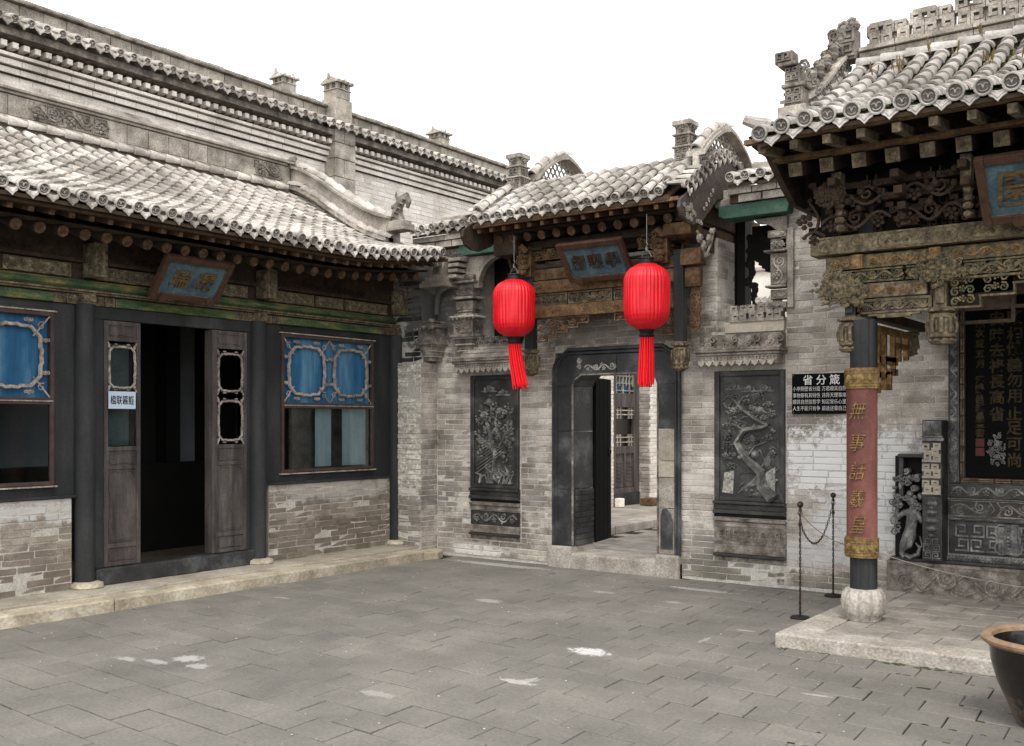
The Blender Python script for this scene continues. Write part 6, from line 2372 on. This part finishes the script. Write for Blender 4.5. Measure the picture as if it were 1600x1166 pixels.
# orange brown key-pattern bracket behind the column
b = MB(frame((-2.38, 0, 0), (0, 1, 0), (0, 0, 1), (1, 0, 0)))
for (y0, z0, y1, z1) in ((7.98, 2.06, 8.5, 2.11), (8.3, 1.98, 8.5, 2.02), (8.0, 2.3, 8.9, 2.34), (8.0, 1.95, 8.04, 2.3), (8.16, 1.86, 8.2, 2.3), (8.0, 1.95, 8.2, 1.985), (8.2, 2.08, 8.42, 2.115), (8.4, 1.98, 8.44, 2.3), (8.2, 1.86, 8.3, 1.895), (8.3, 1.86, 8.335, 2.0), (8.56, 2.1, 8.6, 2.3), (8.44, 2.2, 8.8, 2.235), (8.78, 2.12, 8.82, 2.3), (8.04, 2.16, 8.16, 2.19), (7.98, 1.83, 8.04, 1.9)):
    b.box(y0, z0-.006, -.02, y1+.008, z1+.006, .02)
b.build('key_pattern_bracket', m_gold, pv, bevel=.004)
b = MB()
b.lathe([(.05, 2.36), (.075, 2.34), (.06, 2.32), (.075, 2.22), (.05, 2.2), (.06, 2.17), (0, 2.15)], 12, (-2.38, 8.92, 0), lobes=8, amp=.1)
b.build('lotus_pendant', m_pavwood, pv)

# column
cx, cy = -2.44, 7.87
b = MB()
vs = []
n = 32
for z in (.33, 2.375):
    for j in range(n):
        a = 2*PI*j/n
        r = .1*(1-.05*(j % 4 == 0))
        vs.append((cx+r*math.cos(a), cy+r*math.sin(a), z))
b.add(vs, [(j, (j+1) % n, n+(j+1) % n, n+j) for j in range(n)])
b.box(cx-.07, cy+.01, 2.37, cx+.07, cy+.08, 3.3)
col = b.build('column', m_dark, pv)
b = MB()
prof = [(.125, .1), (.13, .13), (.15, .15), (.165, .18), (.168, .25), (.16, .3), (.135, .335), (.11, .34)]
n = 48
vs = []
for (r, z) in prof:
    for j in range(n):
        a = 2*PI*j/n+PI/8
        rr = r*(.88+.12*abs(math.sin(a*4))**.45)
        vs.append((cx+rr*math.cos(a), cy+rr*math.sin(a), z))
b.add(vs, [(i*n+j, i*n+(j+1) % n, (i+1)*n+(j+1) % n, (i+1)*n+j) for i in range(len(prof)-1) for j in range(n)]+[tuple((len(prof)-1)*n+j for j in range(n))])
b.build('column_base', m_granite, col, smooth=True)
# second column, out of frame
b = MB()
b.lathe([(.1, .1), (.1, 3.3)], 20, (.3, cy, 0))
b.build('column', m_dark, pv, smooth=True)

# couplet board hung on the column
cb = thing('couplet_board', (cx, cy-.1, .6), 'faded red vertical board with gold script and gold ends hung on the pavilion column', 'sign')
def curved(z0, z1, r0, r1, a0, a1, mt, nm):
    b = MB()
    k = 12
    vs = []
    for (r, z) in ((r0, z0), (r1, z0), (r1, z1), (r0, z1)):
        for i in range(k+1):
            a = math.radians(a0+(a1-a0)*i/k)
            vs.append((cx+r*math.cos(a), cy+r*math.sin(a), z))
    m = k+1
    fs = []
    for q in range(4):
        q2 = (q+1) % 4
        fs += [(q*m+i, q2*m+i, q2*m+i+1, q*m+i+1) for i in range(k)]
    fs += [(0, 3*m, 2*m, m), (k, m+k, 2*m+k, 3*m+k)]
    b.add(vs, fs)
    return b.build(nm, mt, cb)
curved(.735, 1.855, .105, .125, 202, 338, m_couplet, 'board')
for (z0, z1) in ((.58, .735), (1.855, 2.01)):
    curved(z0, z1, .105, .135, 198, 342, m_coupgold, 'end_plate')
    b = MB()
    Q = lambda a, z, r=.137: (cx+r*math.cos(math.radians(a)), cy+r*math.sin(math.radians(a)), z)
    for (d, e) in ((0, .006), (9, .028)):
        P = [Q(202+d, z0+.012+e), Q(225, z0+.012+e), Q(248, z0+.012+e), Q(270, z0+.012+e), Q(292, z0+.012+e), Q(315, z0+.012+e), Q(338-d, z0+.012+e), Q(338-d, z1-.012-e), Q(315, z1-.012-e), Q(292, z1-.012-e), Q(270, z1-.012-e), Q(248, z1-.012-e), Q(225, z1-.012-e), Q(202+d, z1-.012-e)]
        b.tube(P, .005, 4, True)
    for a in (235, 258, 282, 305):
        p = Q(a, (z0+z1)/2, .136)
        b.ell(p, (.022, .012, .028), 8, 5)
    b.build('raised_border', m_coupgold, cb)
for i, (ch, z) in enumerate((('無', 1.69), ('事', 1.45), ('話', 1.235), ('羲', 1.03), ('皇', .835))):
    text('character', ch, .15, m_coupgold, frame((cx-.005, cy-.1295, z), (.985, .08, 0), (0, 0, 1), (.08, -.985, 0)), cb, .005, -.001, .8, .3)

# ridge of the pavilion ------------------------------------------------------
yr = 8.8
for (z0, z1, e) in ((4.6, 4.67, .09), (4.68, 4.72, .07), (4.73, 4.76, .1)):
    R = random.Random(int(z0*100))
    x = -2.74
    its = []
    b = MB()
    b.box(0, -e, 0, .3, .1, z1-z0)
    me_ = mesh_of(b, 'ridge_brick', m_ridge)
    while x < 1.4:
        its.append((me_, Matrix.Translation((x, yr, z0)) @ Matrix.Diagonal((.98, 1, 1, 1))))
        x += .3
    pieces('ridge_brick', its, pv)
barp, discp, dripp = TM['P']
barrels_along('ridge_tile', pv, [(-2.74, 8.68, 4.6), (1.2, 8.68, 4.6)], barp, step=.2, up=Vector((0, -.4, 1)))
b = MB(frame((0, yr-.03, 0), (1, 0, 0), (0, 0, 1), (0, -1, 0)))
x = -2.68
k = 0
while x < 1.2:
    h = .17+.035*((k*7) % 3)
    b.fret(x, 4.765, x+.34, 4.765+h, -.05, .04, .1, .03)
    b.box(x+.01, 4.77, -.04, x+.335, 4.77+h*.75, .0)
    b.box(x, 4.762, -.045, x+.34, 4.785, .035)
    b.box(x+.02, 4.765+h-.02, -.05, x+.2, 4.765+h+.02, .038)
    x += .35
    k += 1
b.build('pierced_ridge', m_ridge, pv)
# corner ornament of the main ridge and the descending ridge
b = MB(frame((0, yr-.1, 0), (1, 0, 0), (0, 0, 1), (0, -1, 0)))
b.box(-2.98, 4.67, -.12, -2.76, 4.93, .03)
b.fret(-2.98, 4.69, -2.76, 4.93, .03, .05, .11, .02)
for (x, z, r) in ((-2.95, 4.9, .05), (-2.86, 4.94, .055), (-2.79, 4.96, .05), (-2.9, 4.88, .06)):
    b.ell((x, z, -.02), (r*1.2, r, .07), 8, 5)
    b.spiral(x, z, .04, r, .014, 1.4, z*9, 1, 10)
b.build('ridge_ornament', m_carvegrey, pv)
P = [(8.75, 4.82), (8.5, 4.66), (8.25, 4.47), (8.0, 4.31), (7.8, 4.21), (7.66, 4.16)]
Ps = smooth_prof(P, 3)
def sweep(x0, x1, d0, d1, mt, nm, PP=Ps):
    k = len(PP)
    vs = []
    for (x, d) in ((x0, d0), (x1, d0), (x1, d1), (x0, d1)):
        vs += [(x, y, z+d) for y, z in PP]
    fs = []
    for q in range(4):
        q2 = (q+1) % 4
        fs += [(q*k+i, q2*k+i, q2*k+i+1, q*k+i+1) for i in range(k-1)]
    fs += [(0, 3*k, 2*k, k), (k-1, 2*k-1, 3*k-1, 4*k-1)]
    b = MB()
    b.add(vs, fs)
    return b.build(nm, mt, pv)
sweep(-2.99, -2.85, -.34, -.09, m_ridge, 'descending_ridge')
sweep(-3.02, -2.82, -.09, -.06, m_ridge, 'ridge_course')
sweep(-2.86, -2.78, -.34, -.26, m_ridge, 'ridge_course')
b = MB()
for i, (y, z) in enumerate(Ps):
    for q in range(2):
        b.ell((-2.92+.03*(i % 2), y, z+.0+.06*q), (.05, .05, .04), 7, 4)
        b.tube([(-2.98, y, z-.03), (-2.9, y-.03, z+.08), (-2.86, y+.03, z+.02)], .016, 5)
    b.spiral(0, 0, 0, .001, .0001, 1, 0, 1, 3) if False else None
b.build('carved_foliage', m_carvegrey, pv)
b = MB(frame((-2.84, 0, 0), (0, 1, 0), (0, 0, 1), (1, 0, 0)))
for i, (y, z) in enumerate(Ps):
    b.spiral(y, z-.17, .0, .06, .014, 1.5, i, 1 if i % 2 else -1, 11)
    b.flower(y+.05, z-.07, 0, .04, 5)
b.build('carving', m_carvegrey, pv)
barrels_along('ridge_tile', pv, [(-2.77, y, z-.36) for y, z in Ps], barp, step=.19, sc=1.1)
# foot: stone block and standing key-pattern pillar
b = MB()
b.box(-2.98, 7.5, 3.88, -2.76, 7.78, 4.0)
b.build('foot_block', m_ridge, pv, bevel=.008)
b = MB()
b.box(-2.930, 7.52, 4.0, -2.790, 7.66, 4.14)
b.box(-2.950, 7.5, 4.14, -2.770, 7.68, 4.17)
b.box(-2.930, 7.52, 4.17, -2.810, 7.64, 4.3)
b.box(-2.970, 7.48, 4.3, -2.830, 7.66, 4.33)
b.box(-3.000, 7.5, 4.33, -2.860, 7.64, 4.42)
fo = b.build('end_pillar', m_carvegrey, pv, bevel=.008)
b = MB(frame((0, 7.52, 0), (1, 0, 0), (0, 0, 1), (0, -1, 0)))
b.fret(-2.920, 4.02, -2.800, 4.13, 0, .015, .06, .012)
b.fret(-2.920, 4.19, -2.820, 4.29, 0, .015, .05, .01)
b.fret(-2.990, 4.34, -2.870, 4.41, 0.02, .035, .06, .012)
for k in range(5): b.spiral(-2.790+.03*k, 4.3-.05*k, -.02, .04, .014, 1.4, k, 1, 9)
b.build('carving', m_carvegrey, fo)
# upturned corner tiles
b = MB()
b.tube([(-2.86, 7.06, 3.74), (-2.95, 7.0, 3.76), (-3.02, 6.97, 3.79)], [.05, .045, .035], 7)
b.build('corner_tile', m_tile2, pv, smooth=True)
# weeds on the roof
wd = MB()
R = random.Random(14)
for (x, n0) in ((-2.1, .35), (-2.08, .3), (-1.75, .1), (-1.45, .6), (-1.42, .62), (-1.25, .62), (-1.0, .5), (-2.3, .2), (-.9, .65), (-1.7, -.5), (-2.0, -.2)):
    y = PY0-n0
    z = 3.79+(.92-n0)*.52
    for k in range(3):
        dx, dy = R.uniform(-.02, .02), R.uniform(-.02, .02)
        h = R.uniform(.06, .14)
        wd.tube([(x+dx, y+dy, z), (x+dx*1.6, y+dy, z+h*.6), (x+dx*2.4, y, z+h)], [.003, .004, .001], 4)
        for q in range(5): wd.ell((x+dx*2, y, z+h*(.4+.12*q)), (.006, .006, .008), 4, 3)
wd.build('roof_weeds', m_weed, None, kind='stuff')

# ---------------------------------------------------------------- big carved screen
sc = thing('carved_screen', (-1, 9.4, .1), 'huge black carved brick screen with gilt framed inscription under the right pavilion', 'screen')
def sb(x0, z0, x1, z1, n0, n1, mt=m_black, nm='moulding', bev=.006, par=None):
    b = MB(FB)
    b.box(x0, z0, n0, x1, z1, n1)
    return b.build(nm, mt, par or sc, bevel=bev)
base = sb(-2.7, .09, 2.5, .37, -.02, .14, m_carvegrey, 'base')
b = MB(FB)
R = random.Random(5)
x = -2.64
k = 0
while x < 1.0:
    s = 1 if k % 2 else -1
    c = (.21 if k % 2 == 0 else .24)
    b.spiral(x+.1, c, .145, .085, .016, 1.7, PI*.9 if k % 2 else 0, s, 18, 5)
    b.spiral(x+.1, c, .142, .1, .009, 1.5, PI*.9 if k % 2 else 0, s, 18, 4)
    b.tube([(x+.18, c, .145), (x+.25, .3 if k % 2 else .14, .148), (x+.33, .23, .145), (x+.4, .16 if k % 2 else .3, .145)], [.012, .022, .018, .01], 5)
    b.tube([(x+.16, .14, .143), (x+.24, .12, .146), (x+.34, .16, .143)], [.008, .014, .006], 5)
    b.spiral(x+.3, .31, .144, .035, .009, 1.3, 0, -s, 10)
    x += .36
    k += 1
b.tube([(-2.68, .355, .14), (1.5, .355, .14)], .012, 4)
b.build('scroll_carving', m_carvegrey, base)
sb(-2.68, .372, 2.5, .4, -.02, .11, m_black)
# rope mould
def rope(z, x0, x1, n, r):
    b = MB(FB)
    b.tube([(x0, z, n-.01), (x1, z, n-.01)], r*.8, 6)
    x = x0
    while x < x1:
        b.tube([(x, z-r, n), (x+r*1.2, z, n+r*.7), (x+r*2.2, z+r, n)], r*.35, 4)
        x += r*1.3
    return b.build('rope_moulding', m_relief, sc)
rope(.43, -2.2, .9, .09, .022)
pnl = sb(-2.2, .46, 2.5, .745, -.02, .03, m_black, 'lower_panel')
b = MB(FB)
b.fret(-2.15, .48, .6, .73, .03, .048, .125, .016)
for x in (-1.72, -1.0, -.3):
    b.tube([(p[0], p[1], .05) for p in cart(x-.1, .48, x+.1, .73, .03, -.012)], .01, 4, True)
    b.prism([(x-.085, .5), (x+.085, .5), (x+.085, .71), (x-.085, .71)], .03, .042)
    for k in range(6): b.ell((x, .53+.032*k, .055), (.018, .016, .014), 6, 4)
b.build('key_carving', m_relief, pnl)
rope(.765, -2.2, .9, .05, .014)
bd = sb(-2.2, .79, 2.5, .93, -.02, .08, m_black, 'carved_band')
b = MB(FB)
b.vine(-2.17, .8, -1.86, .92, .082, .008, 2, False)
b.vine(-1.78, .8, .6, .92, .082, .009, 3, False)
b.tube([(-1.86, .8, .085), (-1.82, .86, .085), (-1.86, .92, .085)], .008, 4)
b.tube([(-1.8, .8, .085), (-1.76, .86, .085), (-1.8, .92, .085)], .008, 4)
for z in (.795, .925): b.box(-2.19, z-.004, .08, 2.4, z+.004, .09)
b.build('carving', m_carvegrey, bd)
bd = sb(-2.2, .945, 2.5, 1.07, -.02, .05, m_black, 'carved_band')
b = MB(FB)
b.vine(-2.17, .955, .6, 1.06, .05, .012, 7)
b.build('carving', m_relief, bd)
bd = sb(-2.2, 1.075, -2.11, 3.0, -.02, .05, m_black, 'side_border')
b = MB(FB)
b.vine(-2.19, 1.08, -2.12, 2.9, .05, .01, 8)
b.fret(-2.19, 1.2, -2.12, 1.5, .05, .06, .045, .008)
b.build('carving', m_relief, bd)
# gilt key-bar frame
its = []
b = MB()
b.box(-.055, -.014, 0, .055, -.004, .012)
b.box(-.055, .004, 0, .055, .014, .012)
b.box(-.063, -.014, 0, -.056, .014, .013)
kb = mesh_of(b, 'gilt_bar', m_pavwood)
sb(-2.108, 1.078, 2.5, 1.12, -.02, .035, m_darkwood, 'inscription_frame')
sb(-2.108, 1.12, -2.065, 3.0, -.02, .034, m_darkwood, 'inscription_frame')
x = -2.03
while x < .5:
    its.append((kb, FB @ Matrix.Translation((x, 1.1, .036)) @ Matrix.Rotation(0, 4, 'Z')))
    x += .135
z = 1.19
while z < 2.9:
    its.append((kb, FB @ Matrix.Translation((-2.087, z, .036)) @ Matrix.Rotation(PI/2, 4, 'Z')))
    z += .135
pieces('gilt_bar', its, sc)
tb = sb(-2.064, 1.121, 2.5, 3.1, -.02, .012, m_dullblack, 'inscription_slab')
sb(-2.04, 1.13, 2.4, 1.18, .012, .018, m_dullblack, 'inscription_edge', .002)
def col_text(chars, x, size, mt=m_dim):
    for ch, y in chars:
        text('character', ch, size, mt, FB @ Matrix.Translation((x, 1.6+(660-y)*.0054, .014)), tb, .004, .003)
col_text((('驥', 496), ('相', 522), ('健', 544), ('義', 570), ('勿', 594), ('用', 619), ('止', 646), ('足', 669), ('可', 694), ('尚', 719)), -1.68, .125)
col_text((('安', 496), ('時', 522), ('去', 546), ('祿', 571), ('長', 596), ('高', 620), ('省', 647)), -1.815, .125)
col_text((('歲', 503), ('次', 518), ('夏', 535), ('五', 551), ('月', 567), ('漢', 593), ('陽', 607), ('邑', 623), ('趙', 637), ('昌', 650), ('燮', 662), ('書', 677)), -1.95, .075)
for z in (1.425, 1.345):
    b = MB(FB)
    b.box(-1.985, z-.035, .012, -1.915, z+.035, .017)
    q = b.build('red_seal', m_seal, tb)
b = MB(FB)
R = random.Random(33)
for k in range(60):
    a, r = R.uniform(0, 6.3), math.sqrt(R.random())
    x, z = -1.815+.065*r*math.cos(a), 1.36+.15*r*math.sin(a)
    if k % 2: b.spiral(x, z, .02, .02, .005, 1.3, a, 1, 7)
    else: b.ell((x, z, .018), (.01, .012, .01), 5, 3)
b.build('carved_seal', m_relief, tb)
# pillar left of the panels
pl = sb(-2.38, .4, -2.215, 1.62, -.02, .2, m_black, 'screen_pillar')
b = MB(FB)
cxp = -2.298
b.box(-2.395, 1.44, .19, -2.2, 1.465, .225)
b.box(-2.385, 1.47, .19, -2.21, 1.485, .215)
b.box(-2.37, 1.49, .2, -2.22, 1.61, .212)
b.fret(-2.365, 1.495, -2.225, 1.605, .212, .224, .06, .01)
# vase below
for (z, r) in ((.62, .035), (.68, .06), (.75, .07), (.82, .05), (.86, .03), (.9, .05)):
    b.ell((cxp, z, .2), (r, .03, .035), 9, 5)
b.fret(-2.37, .42, -2.225, .6, .2, .215, .07, .011)
b.build('carving', m_relief, pl)
lp_ = sb(-2.378, .96, -2.218, 1.43, .2, .212, m_black, 'script_plate', .004, pl)
b = MB(FB)
R = random.Random(9)
for (z0, z1) in ((1.26, 1.42), (1.12, 1.24), (.98, 1.1)):
    b.fret(-2.372, z0, -2.3, z1, .212, .226, .07, .02)
    b.fret(-2.296, z0, -2.224, z1, .212, .225, .06, .02)
b.build('raised_script', m_curbtop, lp_)
# niche with carved child figure
nk = sb(-2.66, .4, -2.385, 1.3, -.03, .02, m_inblack, 'niche_back')
sb(-2.6, 1.29, -2.385, 1.32, .0, .16, m_black, 'niche_top')
sb(-2.6, .9, -2.56, 1.29, .0, .12, m_black, 'niche_side')
b = MB(FB)
R = random.Random(44)
for k in range(34):
    x, z = R.uniform(-2.66, -2.42), R.uniform(.84, 1.24)
    if x < -2.55 and z > 1.15: continue
    b.ell((x, z, R.uniform(.06, .14)), (R.uniform(.015, .04), R.uniform(.015, .04), .03), 7, 4)
    if k % 2: b.spiral(x, z, .14, .03, .01, 1.3, k, 1, 8)
for k in range(6): b.spiral(-2.64+.03*(k % 2), .62+.05*k, .1, .04, .012, 1.4, k, 1, 9)
b.build('carved_foliage', m_relief, sc)
# the figure: limbs fused into one continuous body
G = lambda x, z, n: FB @ Vector((x, z, n))
vs = [G(-2.5, .66, .11), G(-2.485, .74, .12), G(-2.48, .81, .12), G(-2.48, .85, .12), G(-2.485, .9, .125),
      G(-2.55, .8, .13), G(-2.6, .76, .15), G(-2.61, .82, .17),
      G(-2.43, .79, .13), G(-2.4, .73, .15),
      G(-2.53, .6, .12), G(-2.56, .52, .13), G(-2.57, .43, .13), G(-2.55, .415, .17),
      G(-2.48, .6, .13), G(-2.5, .52, .16), G(-2.56, .47, .14)]
es = [(0, 1), (1, 2), (2, 3), (3, 4), (2, 5), (5, 6), (6, 7), (2, 8), (8, 9), (0, 10), (10, 11), (11, 12), (12, 13), (0, 14), (14, 15), (15, 16)]
rs = [.05, .052, .045, .022, .042, .026, .02, .014, .026, .018, .038, .03, .022, .014, .036, .028, .018]
b = MB()
for (i, j) in es: b.tube([vs[i], (vs[i]+vs[j])/2, vs[j]], [rs[i], (rs[i]+rs[j])/2*.97, rs[j]], 9)
for i in range(len(vs)): b.ell(vs[i], (rs[i], rs[i], rs[i]), 9, 6)
fg = b.build('carved_figure', m_relief, sc, smooth=True)
fm_ = fg.modifiers.new('fuse', 'REMESH')
fm_.mode = 'VOXEL'
fm_.voxel_size = .007
fm_.use_smooth_shade = True
b = MB()
hd = G(-2.485, .9, .125)
for s in (-1, 1): b.ell(hd+Vector((.014*s, -.039, .008)), (.006, .004, .004), 6, 4)
b.ell(hd+Vector((0, -.042, -.003)), (.007, .008, .009), 6, 4)
b.tube([hd+Vector((-.012, -.038, -.017)), hd+Vector((0, -.041, -.02)), hd+Vector((.012, -.038, -.017))], .003, 4)
for s in (-1, 1): b.ell(hd+Vector((.04*s, 0, 0)), (.008, .01, .014), 6, 4)
for s in (-1, 1): b.ell(hd+Vector((.025*s, -.005, .042)), (.018, .018, .018), 7, 5)
b.build('face_and_hair', m_relief, fg)
b = MB(FB)
b.tube([(-2.56, .43, .12), (-2.5, .41, .13), (-2.43, .44, .13), (-2.42, .5, .12), (-2.46, .54, .11)], [.02, .022, .02, .016, .008], 6)
b.tube([(-2.42, .6, .12), (-2.4, .52, .12), (-2.44, .46, .14)], .008, 5)
b.build('robe_ribbon', m_relief, sc)
# ---------------------------------------------------------------- black poem board on the wall
pq = thing('poem_board', (-3.33, YB-.03, 1.68), 'black rectangular board with white poem characters screwed to the brick wall', 'sign')
b = MB(FB)
b.box(-3.615, 1.68, .012, -3.03, 2.06, .032)
b.build('board', m_dullblack, pq, bevel=.004)
text('heading', '省 分 箴', .1, m_letterw, FB @ Matrix.Translation((-3.33, 2.0, .034)), pq, .001, .0012)
for i, (a, c) in enumerate((('小亭照壁省分箴', '万君顺其自然成'), ('事物都有其特性', '违背天理事难行'), ('顺其自然验哲学', '知足常乐心里平'), ('人生不能只有争', '前途还靠自己闯'))):
    z = 1.917-.0615*i
    text('line', a, .048, m_letterw, FB @ Matrix.Translation((-3.472, z, .034)), pq, .001, -.0002, .8)
    text('line', c, .048, m_letterw, FB @ Matrix.Translation((-3.19, z, .034)), pq, .001, -.0002, .8)
for (x, z) in ((-3.6, 1.695), (-3.6, 2.045), (-3.045, 1.695), (-3.045, 2.045)):
    b = MB(FB)
    b.ell((x, z, .033), (.006, .006, .004), 8, 4)
    b.build('screw', m_wire, pq)

# paper notice on the left door leaf
pn = thing('paper_notice', (XF+.02, 5.5, 1.72), 'pale blue paper notice with four black characters on the left door leaf', 'notice')
b = MB(FL)
b.box(5.385, 1.725, .034, 5.665, 1.885, .037)
b.build('sheet', m_paper, pn)
text('characters', '楹联匾额', .088, m_letterb, FL @ Matrix.Translation((5.525, 1.806, .0382)), pn, .0008, .0008, .7)

# ---------------------------------------------------------------- rope stands and their chain
def stand(x, y, z0, h, label):
    o = thing('rope_stand', (x, y, z0), label, 'stand', 'twisted iron rope stands by the poem wall')
    b = MB()
    b.lathe([(.0, 0), (.075, 0), (.082, .01), (.07, .02), (.02, .03), (0, .03)], 20, (x, y, z0))
    b.build('foot', m_iron, o, smooth=True)
    b = MB()
    k = 60
    for s in (0, PI):
        b.tube([(x+.006*math.cos(s+i*.9), y+.006*math.sin(s+i*.9), z0+.02+(h-.05)*i/k) for i in range(k+1)], .0045, 5)
    for i in range(12):
        b.ell((x, y, z0+.03+.016*i), (.011, .011, .01), 6, 4)
    b.build('twisted_rod', m_rust, o)
    b = MB()
    b.ell((x, y, z0+h), (.026, .026, .026), 12, 8)
    b.lathe([(.012, -.05), (.02, -.045), (.01, -.035), (.01, -.02)], 10, (x, y, z0+h))
    b.build('knob', m_rust, o, smooth=True)
    b = MB()
    b.tube([(x+.018*math.cos(t), y, z0+h-.07+.018*math.sin(t)) for t in [2*PI*i/8 for i in range(8)]], .004, 4, True)
    b.ell((x, y, z0+h-.16), (.016, .016, .02), 8, 5)
    b.build('hook', m_rust, o)
stand(-3.03, 8.12, 0, .93, 'front rusty twisted rope stand at the left edge of the pavilion terrace')
stand(-3.17, 9.33, 0, .93, 'rear rusty twisted rope stand close to the brick wall')
b = MB()
A, B = Vector((-3.03, 8.12, .78)), Vector((-3.17, 9.33, .86))
k = 40
for i in range(k):
    t = (i+.5)/k
    p = A.lerp(B, t)+Vector((0, 0, -.26*(1-(2*t-1)**2)))
    q = A.lerp(B, t+.01)+Vector((0, 0, -.26*(1-(2*(t+.01)-1)**2)))
    d = (q-p).normalized()
    sd_ = Vector((1, 0, 0)) if i % 2 else Vector((0, 0, 1))
    sd_ = (sd_-d*sd_.dot(d)).normalized()
    b.tube([p+d*.02*math.cos(a)+sd_*.009*math.sin(a) for a in [2*PI*j/8 for j in range(8)]], .003, 4, True)
ch = b.build('chain', m_rust, None)
ch['label'] = 'thin rusty chain sagging between the two rope stands'
ch['category'] = 'chain'
b = MB()
pts = []
for i in range(25):
    t = i/24
    pts.append(Vector((-3.03, 8.12, .86)).lerp(Vector((-2.54, 7.84, .66)), t)+Vector((0, 0, -.05*(1-(2*t-1)**2))))
for i in range(40):
    t = i/39
    pts.append(Vector((-2.36, 7.78, .64)).lerp(Vector((.25, 7.8, .6)), t)+Vector((0, 0, -.17*(1-(2*t-1)**2))))
b.tube(pts, .0038, 5)
rp_ = b.build('barrier_rope', m_wire, None)
rp_['label'] = 'thin pale rope passing the pavilion column in front of the carved screen'
rp_['category'] = 'rope'

# ---------------------------------------------------------------- glazed pot
pt = thing('glazed_pot', (-.85, 6.05, 0), 'big dark glazed pot with bare clay rim at the right picture edge', 'pot')
px, py = -.85, 6.05
b = MB()
prof = [(0, .0), (.21, .0), (.225, .03), (.26, .12), (.305, .22), (.335, .33), (.345, .42), (.35, .44), (.33, .44), (.31, .33), (.28, .2), (.22, .08), (0, .06)]
b.lathe(prof, 48, (px, py, 0), cap=False)
b.build('body', m_pot, pt, smooth=True)
b = MB()
b.lathe([(.345, .42), (.365, .425), (.382, .44), (.384, .455), (.37, .468), (.35, .47), (.33, .46), (.325, .44)], 48, (px, py, 0), cap=False)
b.build('rim', m_potrim, pt, smooth=True)
